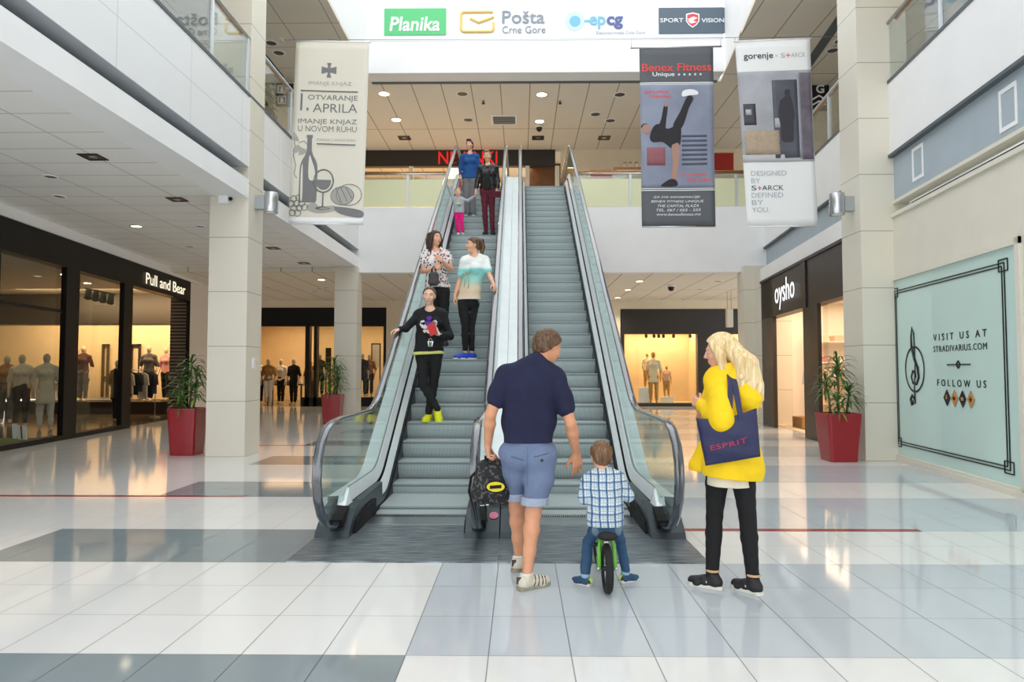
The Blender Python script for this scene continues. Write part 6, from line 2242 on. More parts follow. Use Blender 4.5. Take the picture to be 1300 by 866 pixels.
dome(852, 362, 4.299, 'black dome camera under the ceiling of the far right shop')
dome(684.5, 160, ZC - .001, 'black dome camera under the upper rear ceiling')
for px, py in ((613.7, 128.7), (711, 128.7)):
    p = ground(px, py, ZC - .001)
    g = thing('ceiling_sprinkler', 'small dark sprinkler head in the upper rear ceiling, %s' % ('left of the air vent' if px < 650 else 'right of the lit downlight'), 'sprinkler', p, 'sprinklers of the upper rear ceiling')
    obj('pipe', MB().cyl(p, p + V((0, 0, -.06)), .025), M['dark_metal'], g)
    obj('deflector', MB().cyl(p + V((0, 0, -.07)), p + V((0, 0, -.08)), .06), M['dark_metal'], g)
p = ground(640, 152, ZC - .001)
g = thing('ceiling_vent', 'square louvred air vent in the upper rear ceiling', 'vent', p)
b = MB()
for q in ((-.45, .45, -.45, -.38), (-.45, .45, .38, .45), (-.45, -.38, -.38, .38), (.38, .45, -.38, .38)):
    b.box(p.x + q[0], p.x + q[1], p.y + q[2], p.y + q[3], p.z - .03, p.z)
obj('frame', b, M['white'], g)
obj('backing', MB().box(p.x - .38, p.x + .38, p.y - .38, p.y + .38, p.z - .008, p.z), M['recess'], g)
for i in range(6):
    y_ = p.y - .32 + i * .128
    obj('slat', MB().obox((p.x, y_, p.z - .02), (.37, 0, 0), (0, .035, .012), (0, -.002, .005)), M['cream'], g)


def wall_lamp(c, wall_x, lab):
    t_ = thing('wall_lamp', lab, 'wall lamp', c)
    c = V(c)
    sg = 1 if wall_x > c.x else -1
    body = obj('lamp_body', MB().lathe([(.001, .17), (.10, .17), (.115, .18), (.12, .17), (.12, -.17), (.115, -.18), (.10, -.17), (.001, -.165)], c, 24), M['steel'], t_)
    obj('lens', MB().cyl(c + V((0, 0, -.168)), c + V((0, 0, -.176)), .09), M['white'], body)
    obj('bracket', MB().box(min(c.x + sg * .10, wall_x), max(c.x + sg * .10, wall_x), c.y - .07, c.y + .07, c.z - .12, c.z + .12), mat('lamp_bracket_grey', rgb(168, 174, 176), .4, .3), t_)


wall_lamp((-4.37, 11.72, 4.39), XL + .012, 'grey cylindrical wall lamp on the left column')
wall_lamp((5.28, 11.25, 4.22), 5.54, 'grey cylindrical wall lamp on the right column')
g = thing('wall_mounted_sensor', 'small white sensor box high on the left column front', 'sensor', (-5.02, 11.3, 4.3))
obj('housing', MB().bev(-5.1, -4.94, 11.26, 11.4, 4.28, 4.40, .01), M['white'], g)
obj('eye', MB().cyl((-4.94, 11.33, 4.36), (-4.90, 11.31, 4.36), .03), M['blackmatt'], g)
g = thing('socket_plate', 'small white switch plate on the side of the left column', 'switch', (XL, 11.72, 1.58))
obj('plate', MB().box(XL + .012, XL + .024, 11.66, 11.78, 1.49, 1.67), M['white'], g)
obj('rocker', MB().box(XL + .024, XL + .032, 11.70, 11.74, 1.54, 1.62), M['cream'], g)

# ------------------------------------------------------------------ planters
M['leaf'] = mat('leaf_green', rgb(64, 104, 44), 0.45, noise=0.35, nscale=6)
M['leaf2'] = mat('leaf_yellow_green', rgb(120, 150, 60), 0.45, noise=0.3, nscale=6)
M['cane'] = mat('cane_bark', rgb(132, 116, 80), 0.8, noise=0.2)
M['soil'] = mat('potting_soil', rgb(50, 38, 30), 0.95, noise=0.4, bump=0.6)


def leaf(b, p, d, L, w_, droop, mi):
    """an arching strap leaf with a folded midrib"""
    d = V(d).normalized()
    side = d.cross(V((0, 0, 1)))
    side = side.normalized() if side.length > 1e-4 else V((1, 0, 0))
    N = 7
    vs = []
    q = V(p)
    for i in range(N + 1):
        t = i / N
        wd = w_ * math.sin(PI * min(1, 0.12 + t * 0.88)) ** 0.7 if i < N else 0.001
        up = V((0, 0, 1))
        vs += [q - side * wd + up * wd * .35, q, q + side * wd + up * wd * .35]
        dd = (d + V((0, 0, -droop * t * 1.7))).normalized()
        q = q + dd * (L / N)
    fs = []
    for i in range(N):
        a = i * 3
        fs += [(a, a + 1, a + 4, a + 3), (a + 1, a + 2, a + 5, a + 4)]
    b.add(vs, fs, mi, True)


def planter(x, y, w0, w1, hgt, top, lab, seed, spread=0.34, cat='plant'):
    rg_ = random.Random(seed)
    r_ = thing('potted_plant', lab, cat, (x, y, 0.0))
    b_ = MB()
    def ring(w_, z_, rr=0.04):
        out = []
        for cx_, cy_, a0 in ((w_ - rr, w_ - rr, 0), (-w_ + rr, w_ - rr, PI / 2), (-w_ + rr, -w_ + rr, PI), (w_ - rr, -w_ + rr, 1.5 * PI)):
            for k_ in range(4):
                a_ = a0 + k_ * PI / 6
                out.append((x + cx_ + rr * math.cos(a_), y + cy_ + rr * math.sin(a_), z_))
        return out
    rings = [ring(w0, 0.0), ring(w0 + .005, 0.015), ring(w1, hgt - .02), ring(w1, hgt), ring(w1 - .03, hgt), ring(w1 - .035, hgt - .07)]
    vs = [p_ for q_ in rings for p_ in q_]
    n_ = 16
    fs = [(i * n_ + j, i * n_ + (j + 1) % n_, (i + 1) * n_ + (j + 1) % n_, (i + 1) * n_ + j) for i in range(len(rings) - 1) for j in range(n_)]
    b_.add(vs, fs)
    b_.f.append(tuple(range(n_))[::-1])
    b_.m.append(0)
    b_.sm.append(False)
    obj('pot', b_, M['red'], r_)
    b_ = MB()
    rs = ring(w1 - .034, hgt - .06)
    b_.add(rs + [(x, y, hgt - .03)], [(i, (i + 1) % n_, n_) for i in range(n_)])
    obj('soil', b_, M['soil'], r_)
    heads = [(0.02, 0.03, top - .30, 1.0), (-.12, .06, hgt + (top - hgt) * .42, .95), (.13, -.05, hgt + (top - hgt) * .30, .9), (-.05, -.12, hgt + (top - hgt) * .16, .8), (.06, .12, hgt + (top - hgt) * .55, .9)]
    for hx, hy, hz, sc in heads:
        base = V((x + hx * .8, y + hy * .8, hgt - .05))
        tip = V((x + hx * 1.2, y + hy * 1.2, hz))
        cn = obj('cane', MB().tube([base, base.lerp(tip, .5) + V((.015, 0, 0)), tip], [.02, .017, .014], 8), M['cane'], r_)
        b_ = MB()
        for i in range(34):
            t = i / 34
            az = i * 2.399 + rg_.random() * .4
            el = 1.25 - 1.35 * (1 - t) + rg_.uniform(-.15, .15)
            d_ = V((math.cos(az) * math.cos(el), math.sin(az) * math.cos(el), math.sin(el)))
            leaf(b_, tip + V((0, 0, -.16 + .18 * t)), d_, spread * sc * rg_.uniform(.85, 1.2), .017, .75 + rg_.random() * .5, 1 if rg_.random() < .2 else 0)
        obj('leaves', b_, [M['leaf'], M['leaf2']], cn)
    return r_


planter(-5.78, 11.75, .205, .25, .80, 1.86, 'leafy plant in a red pot beside the near left column', 3, 0.36)
planter(-5.12, 18.5, .21, .26, .80, 1.95, 'leafy plant in a red pot at the farther left column, seen past the handrail', 4, 0.42)
planter(5.13, 11.05, .21, .27, .77, 1.84, 'leafy plant in a red pot beside the right column', 5, 0.36)
# greenery behind the upper left railing
x_, y_ = -5.02, 13.2
r = thing('potted_plant', 'green plant standing behind the upper left railing next to the column', 'plant', (x_, y_, ZF))
obj('pot', MB().lathe([(.001, 0), (.14, 0), (.19, .35), (.17, .35), (.16, .28), (.001, .28)], (x_, y_, ZF), 16), M['sign_dark'], r)
b = MB()
rg = random.Random(9)
obj('stem', MB().tube([(x_, y_, ZF + .28), (x_ + .02, y_, ZF + .95)], .015, 6), M['cane'], r)
for i in range(60):
    az, el = rg.random() * 6.28, rg.uniform(-.4, 1.2)
    leaf(b, (x_, y_, ZF + .45 + .5 * rg.random()), (math.cos(az) * math.cos(el), math.sin(az) * math.cos(el), math.sin(el)), .24, .035, 1.0, 1 if i % 4 == 0 else 0)
obj('leaves', b, [M['leaf'], M['leaf2']], r)
# ------------------------------------------------------------------ signs on the upper wall
M['sg_green'] = mat('sign_green', rgb(96, 204, 132), 0.5)
M['sg_yellow'] = mat('sign_yellow', rgb(244, 208, 122), 0.5)
M['sg_grey'] = mat('sign_grey', rgb(140, 152, 164), 0.5)
M['sg_cyan'] = mat('sign_cyan', rgb(126, 196, 232), 0.5)
M['sg_cyan2'] = mat('sign_cyan_pale', rgb(206, 230, 242), 0.5)
M['sg_blue'] = mat('sign_blue', rgb(92, 108, 168), 0.5)
M['sg_slate'] = mat('sign_slate', rgb(92, 108, 122), 0.5)
M['sg_red'] = mat('sign_red_paint', rgb(228, 74, 74), 0.5)
M['sg_white'] = mat('sign_white', rgb(246, 248, 250), 0.5)
EX_, EZ_ = V((1, 0, 0)), V((0, 0, 1))


def P9(px, py, off=0.0):
    p_ = at(px, py, YR)
    return V((p_.x, YR - off, p_.z))


def plate(b, px0, py0, px1, py1, o0, o1, mi=0):
    a_, c_ = P9(px0, py1), P9(px1, py0)
    return b.box(a_.x, c_.x, YR - o1, YR - o0, a_.z, c_.z, mi)


def wlen(px0, px1):
    return (px1 - px0) / 860 * YR


r = thing('wall_sign', 'green rectangular sign with white letters on the upper white wall', 'sign', P9(527, 28))
obj('board', plate(MB(), 488, 11, 566.5, 45, 0, 0.03), M['sg_green'], r)
letter('lettering', 'Planika', P9(527.5, 31, 0.034), EX_, EZ_, M['sg_white'], r, width=wlen(495, 560), height=wlen(0, 19), bold=0.02, shear=0.12)
r = thing('wall_sign', 'yellow envelope sign with grey lettering on the upper white wall', 'sign', P9(640, 28))
b = MB()
def rr_outline(cx, cy, hw, hh, rad, gap=None):
    out = []
    for sx, sy, a0 in ((1, 1, 0), (-1, 1, PI / 2), (-1, -1, PI), (1, -1, 1.5 * PI)):
        for k_ in range(5):
            a_ = a0 + k_ * PI / 8
            out.append((cx + sx * (hw - rad) + rad * math.cos(a_), cy + sy * (hh - rad) + rad * math.sin(a_)))
    return out
c_ = P9(606, 28, 0.02)
ol = rr_outline(c_.x, c_.z, wlen(0, 21), wlen(0, 13), wlen(0, 4))
pts = [V((a_, YR - 0.015, z_)) for a_, z_ in ol]
# the envelope outline stays open on the right
b.tube(pts[2:] + [pts[0] + V((0, 0, -.22))], 0.04, 6)
b.tube([P9(597, 24, .015), P9(608, 29, .015), P9(627, 22, .015)], 0.04, 6)
obj('envelope', b, M['sg_yellow'], r)
letter('lettering', 'Pošta', P9(664.5, 22, 0.02), EX_, EZ_, M['sg_grey'], r, width=wlen(637, 692), height=wlen(0, 17), bold=0.008)
letter('lettering', 'Crne Gore', P9(665, 38, 0.02), EX_, EZ_, M['sg_grey'], r, width=wlen(637, 693), height=wlen(0, 9.5))
r = thing('wall_sign', 'pale blue sun dot sign with blue letters on the upper white wall', 'sign', P9(768, 28))
c_ = P9(730, 27)
obj('halo', MB().cyl(c_, c_ + V((0, -.008, 0)), wlen(0, 13), n=32), M['sg_cyan2'], r)
obj('disc', MB().cyl(c_ + V((0, -.008, 0)), c_ + V((0, -.016, 0)), wlen(0, 7), n=32), M['sg_cyan'], r)
obj('dash', plate(MB(), 742, 25.5, 749, 28, 0, .015), M['sg_cyan'], r)
letter('lettering', 'ep', P9(758.5, 29, 0.016), EX_, EZ_, M['sg_cyan'], r, width=wlen(748, 769), height=wlen(0, 17), bold=0.02)
letter('lettering', 'cg', P9(780.5, 29, 0.016), EX_, EZ_, M['sg_blue'], r, width=wlen(770, 791), height=wlen(0, 17), bold=0.03)
letter('lettering', 'Elektroprivreda Crne Gore', P9(788, 42, 0.012), EX_, EZ_, mat('sign_pale_lilac', rgb(196, 200, 220), .5), r, width=wlen(757, 820), height=wlen(0, 5.5))
r = thing('wall_sign', 'slate rectangular sign with red shield on the upper white wall', 'sign', P9(878, 26))
obj('board', plate(MB(), 836.5, 10, 920, 43, 0, .03), M['sg_slate'], r)
letter('lettering', 'SPORT', P9(852.5, 26.5, .034), EX_, EZ_, M['sg_white'], r, width=wlen(838, 868), height=wlen(0, 5.5), bold=.006)
letter('lettering', 'VISION', P9(904.5, 26.5, .034), EX_, EZ_, M['sg_white'], r, width=wlen(890, 919), height=wlen(0, 5.5), bold=.006)
def shield(k_, o_):
    pts_ = [(-8.5, 8), (0, 10), (8.5, 8), (8.5, -1), (5, -6), (0, -9.5), (-5, -6), (-8.5, -1)]
    return [P9(879 + a_ * k_, 26.5 - c_2 * k_, o_) for a_, c_2 in pts_]
s_ = obj('shield', MB().prism(shield(1.0, .03), (0, -.008, 0)), M['sg_white'], r)
obj('shield_inner', MB().prism(shield(.82, .038), (0, -.006, 0)), M['sg_red'], s_)
obj('shield_stripe', MB().prism([P9(873, 25, .044), P9(880, 22, .044), P9(885, 24, .044), P9(879, 27, .044), P9(884, 29, .044), P9(877, 31, .044), P9(874, 29, .044)], (0, -.005, 0)), M['sg_white'], s_)
# seam where the printed cloth ends
struct('trim_20', MB().box(-4.4, 6.1, YR - .006, YR, P9(700, 51).z - .012, P9(700, 51).z), mat('seam_grey', rgb(212, 218, 222), .6))

# ------------------------------------------------------------------ cable and hanging banners
YB = 12.8
g = thing('steel_cable', 'thin steel cable spanning between the columns above the banners', 'cable', (0, YB, at(650, 50, YB).z))
zc = at(650, 49, YB).z
obj('wire', MB().tube([(XL, YB, zc), (0.3, YB, zc - .02), (RX(YB), YB, zc)], .006, 6), M['steel'], g)
for sx in (XL + .03, RX(YB) - .03):
    obj('anchor', MB().cyl((sx, YB - .04, zc), (sx, YB + .04, zc), .03), M['steel'], g)


def smooth(pts, n=4):
    """closed outline rounded through its points"""
    out = []
    N_ = len(pts)
    for i in range(N_):
        p0, p1, p2, p3 = (pts[(i + k_) % N_] for k_ in (-1, 0, 1, 2))
        for j in range(n):
            t = j / n
            out.append(tuple(.5 * (2 * p1[a_] + (p2[a_] - p0[a_]) * t + (2 * p0[a_] - 5 * p1[a_] + 4 * p2[a_] - p3[a_]) * t * t + (3 * p1[a_] - p0[a_] - 3 * p2[a_] + p3[a_]) * t ** 3) for a_ in (0, 1)))
    return out


class Banner:
    """hanging cloth; (u, v) run 0..1 across and down, from the four corners seen in the photograph"""

    def __init__(s, name, label, tl, tr, br, bl, Y, bow=0.03, dY=(0, 0)):
        s.tl, s.tr, s.br, s.bl = at(*tl, Y + dY[0]), at(*tr, Y + dY[1]), at(*br, Y + dY[1]), at(*bl, Y + dY[0])
        s.bow = bow
        s.r = thing(name, label, 'banner', (s.tl + s.tr) / 2)
        s.N = (s.tr - s.tl).cross(s.bl - s.tl).normalized()
        if s.N.y > 0:
            s.N = -s.N
        s.W, s.H = (s.tr - s.tl).length, (s.bl - s.tl).length

    def p(s, u, v, o=0.0):
        a_, c_ = s.tl.lerp(s.tr, u), s.bl.lerp(s.br, u)
        w_ = s.bow * (math.sin(u * 7.5 + 0.6) * .35 + math.sin(u * 3.1) * .4) * (0.3 + .7 * v) + s.bow * .3 * math.sin(v * 5 + u * 2)
        return a_.lerp(c_, v) + s.N * (w_ + o)

    def patch(s, name, u0, v0, u1, v1, o, m_, nu=14, nv=24, par=None, mats_=None):
        b_ = MB()
        vs = []
        for k_ in (0, 1):
            vs += [s.p(u0 + (u1 - u0) * i / nu, v0 + (v1 - v0) * j / nv, o - (0.003 if k_ else 0)) for j in range(nv + 1) for i in range(nu + 1)]
        M_ = (nu + 1) * (nv + 1)
        fs = []
        for j in range(nv):
            for i in range(nu):
                a_ = j * (nu + 1) + i
                fs.append((a_, a_ + nu + 1, a_ + nu + 2, a_ + 1))
                fs.append((M_ + a_, M_ + a_ + 1, M_ + a_ + nu + 2, M_ + a_ + nu + 1))
        ring_ = [i for i in range(nu + 1)] + [(j + 1) * (nu + 1) - 1 for j in range(1, nv + 1)] + [nv * (nu + 1) + i for i in range(nu - 1, -1, -1)] + [j * (nu + 1) for j in range(nv - 1, 0, -1)]
        for i in range(len(ring_)):
            a_, c_ = ring_[i], ring_[(i + 1) % len(ring_)]
            fs.append((a_, c_, M_ + c_, M_ + a_))
        b_.add(vs, fs, 0, True)
        return obj(name, b_, m_, par or s.r)

    def poly(s, name, pts, o, m_, par=None, th=.003):
        """filled outline in (u, v)"""
        b_ = MB()
        n_ = len(pts)
        vs = [s.p(u, v, o) for u, v in pts] + [s.p(u, v, o + th) for u, v in pts]
        b_.add(vs, [tuple(range(n_)), tuple(range(n_, 2 * n_))[::-1]] + [(i, n_ + i, n_ + (i + 1) % n_, (i + 1) % n_) for i in range(n_)])
        return obj(name, b_, m_, par or s.r)

    def lines(s, name, strokes, rad, o, m_, par=None):
        b_ = MB()
        for st in strokes:
            b_.tube([s.p(u, v, o) for u, v in st], rad, 5, sq=1)
        return obj(name, b_, m_, par or s.r)

    def text(s, name, body, u0, u1, v, hv, o, m_, bold=0.0, spacing=1.0, shear=0.0, par=None):
        """lettering between u0 and u1, centred on v, hv high (share of the height), laid onto the cloth"""
        vs, fs = text_mesh(body, 1.0, bold, 0.0, spacing)
        x0, x1 = min(q.x for q in vs), max(q.x for q in vs)
        y0, y1 = min(q.y for q in vs), max(q.y for q in vs)
        out = []
        for q in vs:
            fu, fv = (q.x - x0) / (x1 - x0), (q.y - y0) / (y1 - y0)
            out.append(s.p(u0 + (u1 - u0) * fu + shear * (fv - .5) * hv, v + hv * (.5 - fv), o))
        return obj(name, MB().add(out, fs), m_, par or s.r)

    def hang(s, bar_m, px_over=0.06):
        d_ = (s.tr - s.tl).normalized()
        obj('top_bar', MB().tube([s.tl - d_ * px_over + V((0, 0, .02)), s.tr + d_ * px_over + V((0, 0, .02))], .016, 8), bar_m, s.r)
        obj('bottom_bar', MB().tube([s.bl + V((0, 0, 0)), s.br + V((0, 0, 0))], .014, 8), bar_m, s.r)
        for q in (s.tl - d_ * (px_over - .02), s.tr + d_ * (px_over - .02)):
            obj('hook', MB().tube([q + V((0, 0, .03)), V((q.x, YB, zc - .01))], .006, 5), M['steel'], s.r)


def ell(cu, cv, ru, rv, n_=20, a0=0, a1=2 * PI):
    return [(cu + ru * math.cos(a0 + (a1 - a0) * i / n_), cv + rv * math.sin(a0 + (a1 - a0) * i / n_)) for i in range(n_ + (0 if abs(a1 - a0 - 2 * PI) < 1e-6 else 1))]


# cream wine banner
M['bn_cream'] = mat('banner_cream', rgb(230, 226, 212), 0.8)
M['bn_ink'] = mat('banner_ink', rgb(128, 128, 130), 0.8)
M['bn_ink2'] = mat('banner_ink_pale', rgb(176, 174, 168), 0.8)
B = Banner('hanging_banner', 'cream banner with grey lettering and a drawn wine bottle', (376, 53), (469, 55), (461, 285), (366, 284), YB, .03, (0.03, -.05))
cloth = B.patch('cloth', 0, 0, 1, 1, 0, M['bn_cream'])
B.patch('hem', 0.0, 0.965, 1, 1.0, .004, M['sg_white'], 8, 2)
O = .005
B.poly('emblem', [(.47 + a_ * .10, .156 + c_ * .04) for a_, c_ in ((-.3, -1), (.3, -1), (.12, -.3), (.5, -.35), (1, -.5), (1, .5), (.5, .35), (.12, .3), (.3, 1), (-.3, 1), (-.12, .3), (-.5, .35), (-1, .5), (-1, -.5), (-.5, -.35), (-.12, -.3))], O, M['bn_ink'])
B.text('lettering', 'IMANJE KNJAZ', .20, .78, .232, .026, O, M['bn_ink2'])
B.lines('rule', [[(.10, .272), (.87, .274)], [(.34, .562), (.86, .566)]], .012, O, M['bn_ink'])
B.text('lettering', '1.', .10, .215, .335, .095, O, M['bn_ink'], .005)
B.text('lettering', 'OTVARANJE', .20, .87, .312, .036, O, M['bn_ink'], .005)
B.text('lettering', 'APRILA', .27, .87, .365, .048, O, M['bn_ink'], 0)
B.text('lettering', 'IMANJE KNJAZ', .08, .87, .443, .034, O, M['bn_ink'], 0)
B.text('lettering', 'U NOVOM RUHU', .08, .87, .480, .032, O, M['bn_ink'], .0)
B.text('lettering', 'PONUDA U NOVOM RUHU', .34, .86, .540, .014, O, M['bn_ink2'])
bt_ = [(.205, .515), (.285, .515), (.285, .53), (.275, .535)] + [(.278, .60), (.30, .628), (.335, .652), (.358, .68), (.365, .71), (.365, .87), (.35, .884), (.14, .884), (.125, .87), (.125, .71), (.132, .68), (.155, .652), (.19, .628), (.212, .60), (.215, .535), (.205, .53)]
dr = B.poly('drawn_bottle', bt_, O, M['bn_ink'])
B.poly('drawn_highlight', smooth([(.25, .63), (.29, .66), (.33, .71), (.33, .76), (.25, .75)]), O + .004, M['bn_cream'], dr)
B.poly('drawn_highlight', smooth([(.145, .72), (.165, .68), (.175, .86), (.15, .86)]), O + .004, M['bn_cream'], dr)
gl = B.lines('drawn_glass', [ell(.45, .765, .13, .062, 24) + [(.58, .765)], [(.45, .827), (.45, .905)], [(.36, .915), (.45, .905), (.55, .915), (.45, .922), (.36, .915)]], .014, O, M['bn_ink'])
B.poly('drawn_wine', ell(.45, .768, .10, .045, 18, -.2, PI + .2), O + .002, M['bn_ink'], gl)
B.poly('drawn_loaf', ell(.71, .845, .155, .05, 22), O, M['bn_ink2'])
B.lines('drawn_loaf_outline', [ell(.80, .84, .17, .058, 24) + [(.97, .84)], ell(.71, .845, .155, .05, 24) + [(.865, .845)], [(.62, .80), (.70, .88)], [(.68, .795), (.78, .875)], [(.75, .795), (.84, .86)]], .006, O + .003, M['bn_ink'])
B.poly('drawn_cheese', smooth([(.60, .905), (.97, .925), (.97, .965), (.70, .945)]), O, M['bn_ink'])
B.poly('drawn_bread', smooth([(.24, .90), (.34, .885), (.42, .905), (.60, .90), (.62, .925), (.40, .94), (.26, .925)]), O, M['bn_ink2'])
B.lines('drawn_grapes', [ell(u_, v_, .045, .017, 12) + [(u_ + .045, v_)] for u_, v_ in ((.06, .865), (.13, .86), (.03, .89), (.10, .89), (.17, .89), (.07, .915), (.14, .915), (.21, .91), (.05, .94), (.12, .942))], .007, O, M['bn_ink'])
B.poly('drawn_leaf', smooth([(.02, .60), (.08, .57), (.14, .585), (.22, .60), (.17, .62), (.10, .625), (.12, .605), (.05, .615)]), O, M['bn_ink2'])
B.poly('drawn_leaf', smooth([(.02, .50), (.07, .52), (.10, .55), (.05, .545), (.01, .54)]), O, M['bn_ink2'])
B.lines('drawn_vine', [[(.03, .53), (.05, .58), (.03, .63), (.07, .68), (.05, .73), (.09, .75)], [(.10, .56), (.17, .548), (.22, .57)]], .006, O, M['bn_ink'])
B.hang(M['sg_white'], .04)

# dark fitness banner
M['bn_dark'] = mat('banner_charcoal', rgb(92, 96, 102), 0.6)
M['bn_red'] = mat('banner_red', rgb(232, 84, 80), 0.7)
M['bn_white'] = mat('banner_white', rgb(238, 240, 242), 0.7)
m, nt, bb = nodes_of('banner_gym_picture')
n = NB(nt)
o, vec = n.xyz()
nz = n.noise(vec, 1.1, 3)
c = n.mix(nz, rgb(96, 100, 118), rgb(168, 176, 200))
nt.links.new(c, bb.inputs['Base Color'])
setin(bb, rough=.7)
M['bn_gym'] = m
B = Banner('hanging_banner', 'dark grey fitness banner with a high-kicking figure', (811.5, 62), (905, 60.5), (908, 287.5), (815, 288), YB, .04, (-.03, .03))
B.patch('cloth', 0, 0, 1, 1, 0, M['bn_dark'])
B.patch('picture', .0, .203, 1, .785, .004, M['bn_gym'])
B.patch('stripe', 0, .195, 1, .201, .006, M['bn_white'], 14, 1)
B.patch('stripe', 0, .205, 1, .209, .006, M['bn_white'], 14, 1)
B.patch('stripe', 0, .787, 1, .791, .006, M['bn_white'], 14, 1)
B.patch('stripe', 0, .796, 1, .801, .006, M['bn_white'], 14, 1)
O = .008
B.text('lettering', 'Benex Fitness', .03, .97, .11, .045, O, M['bn_red'], .012)
B.text('lettering', 'Unique', .17, .47, .152, .03, O, M['bn_white'], .012)
for i in range(5):
    cu, cv = .53 + i * .073, .152
    B.poly('star', [(cu + (.02 if k_ % 2 == 0 else .009) * math.sin(PI * k_ / 5), cv - (.009 if k_ % 2 == 0 else .004) * math.cos(PI * k_ / 5)) for k_ in range(10)], O, M['bn_white'])
B.text('lettering', 'GRUPNI', .05, .38, .25, .016, O, M['bn_red'], .012)
B.text('lettering', 'TRENING', .12, .42, .275, .016, O, M['bn_red'], .012)
B.text('lettering', 'OTVORENI', .52, .88, .712, .016, O, M['bn_red'], .012)
B.text('lettering', 'ZA VAS', .62, .94, .742, .018, O, M['bn_red'], .012)
fig_dark, fig_skin = mat('figure_dark', rgb(46, 44, 50), .8), mat('figure_skin', rgb(176, 138, 122), .8)
bars = mat('gym_bars', rgb(80, 86, 104), .8)
for i in range(7):
    v_ = .49 + i * .026
    B.patch('gym_rack', .56, v_, .90, v_ + .012, .006, bars, 6, 1)
B.patch('gym_bench', .08, .56, .33, .66, .006, mat('gym_red', rgb(150, 96, 104), .8), 6, 3)
ft = B.poly('figure_trunk', smooth([(.12, .50), (.18, .44), (.28, .43), (.36, .455), (.46, .44), (.54, .42), (.55, .50), (.52, .555), (.42, .565), (.30, .53), (.16, .53)]), O, fig_dark)
B.poly('figure_leg', smooth([(.44, .44), (.54, .36), (.64, .275), (.72, .285), (.66, .34), (.56, .45)]), O + .001, fig_dark, ft)
B.poly('figure_shoe', smooth([(.57, .275), (.58, .245), (.68, .235), (.77, .245), (.78, .265), (.66, .27)]), O + .002, M['bn_white'], ft)
B.poly('figure_leg', smooth([(.42, .55), (.52, .54), (.52, .62), (.49, .70), (.47, .745), (.41, .745), (.43, .64)]), O + .001, fig_skin, ft)
B.poly('figure_shoe', smooth([(.28, .765), (.40, .735), (.48, .745), (.48, .775), (.28, .778)]), O + .002, fig_dark, ft)
B.poly('figure_arm', smooth([(.22, .47), (.28, .40), (.32, .325), (.37, .325), (.35, .40), (.32, .47)]), O + .001, fig_dark, ft)
B.poly('figure_hand', ell(.345, .32, .025, .014, 10), O + .002, fig_skin, ft)
B.poly('figure_head', ell(.075, .455, .06, .026, 14), O + .002, fig_skin, ft)
B.poly('figure_hair', ell(.06, .443, .055, .018, 14), O + .001, fig_dark, ft)
for i, (tx, u0, u1) in enumerate((('ZA SVE INFORMACIJE:', .16, .80), ('BENEX FITNESS UNIQUE', .13, .84), ('THE CAPITAL PLAZA', .21, .78), ('TEL. 067 / 055 - 555', .19, .80), ('www.benexfitness.me', .20, .80))):
    B.text('lettering', tx, u0, u1, .838 + i * .0235, .015, O, M['bn_white'], 0, shear=.8)
B.hang(M['steel'], .17)

# white kitchen banner
M['bn_paper'] = mat('banner_paper', rgb(240, 242, 242), 0.7)
M['bn_text'] = mat('banner_text_dark', rgb(70, 76, 92), .7)
M['bn_textp'] = mat('banner_text_pale', rgb(178, 182, 190), .7)
B = Banner('hanging_banner', 'white banner with a grey bathroom photo and thin lettering', (933, 54), (1028, 50), (1038, 287), (949, 288), YB, .035, (.06, -.1))
B.patch('cloth', 0, 0, 1, 1, 0, M['bn_paper'])
pic = B.patch('picture', .0, .165, 1, .655, .004, mat('picture_concrete', rgb(168, 170, 178), .7, noise=.16, nscale=1.6))
O = .008
B.text('lettering', 'gorenje', .10, .50, .085, .042, O, M['bn_text'], .012)
B.text('lettering', 'by', .53, .565, .083, .014, O, M['bn_textp'])
for tx, u0, u1, mm in (('S', .60, .66, 0), ('ARCK', .74, .93, 0)):
    B.text('lettering', tx, u0, u1, .083, .024, O, M['bn_textp'])
B.lines('cross', [[(.67, .083), (.73, .083)], [(.70, .071), (.70, .095)]], .006, O, M['sg_red'])
B.patch('picture_cabinet', .04, .485, .54, .615, .006, mat('picture_oak', rgb(178, 160, 138), .7, noise=.1), 6, 4, pic)
B.patch('picture_oven', .05, .34, .22, .455, .006, mat('picture_black', rgb(70, 68, 76), .5), 4, 4, pic)
B.patch('picture_oven_light', .08, .37, .16, .40, .008, M['bn_textp'], 3, 2, pic)
B.patch('picture_door', .46, .215, .80, .635, .006, mat('picture_glass_dark', rgb(86, 88, 100), .5, noise=.2, nscale=2), 6, 8, pic)
B.patch('picture_curtain', .83, .18, .985, .645, .006, mat('picture_curtain', rgb(112, 104, 116), .7, noise=.25, nscale=5), 4, 8, pic)
B.patch('picture_frame', .80, .19, .84, .64, .007, mat('picture_frame', rgb(150, 152, 166), .6), 2, 8, pic)
B.patch('picture_handle', .475, .42, .55, .47, .010, M['bn_textp'], 3, 2, pic)
sil = mat('picture_silhouette', rgb(56, 54, 62), .7)
B.poly('picture_figure', smooth([(.60, .315), (.64, .30), (.69, .30), (.72, .32), (.75, .40), (.73, .45), (.72, .54), (.66, .55), (.56, .54), (.55, .46), (.53, .40), (.56, .33)]), .009, sil, pic)
B.poly('picture_figure_head', ell(.665, .285, .04, .02, 12), .009, sil, pic)
B.patch('picture_floor', .0, .615, 1, .655, .0055, mat('picture_floor', rgb(190, 190, 194), .6), 8, 2, pic)
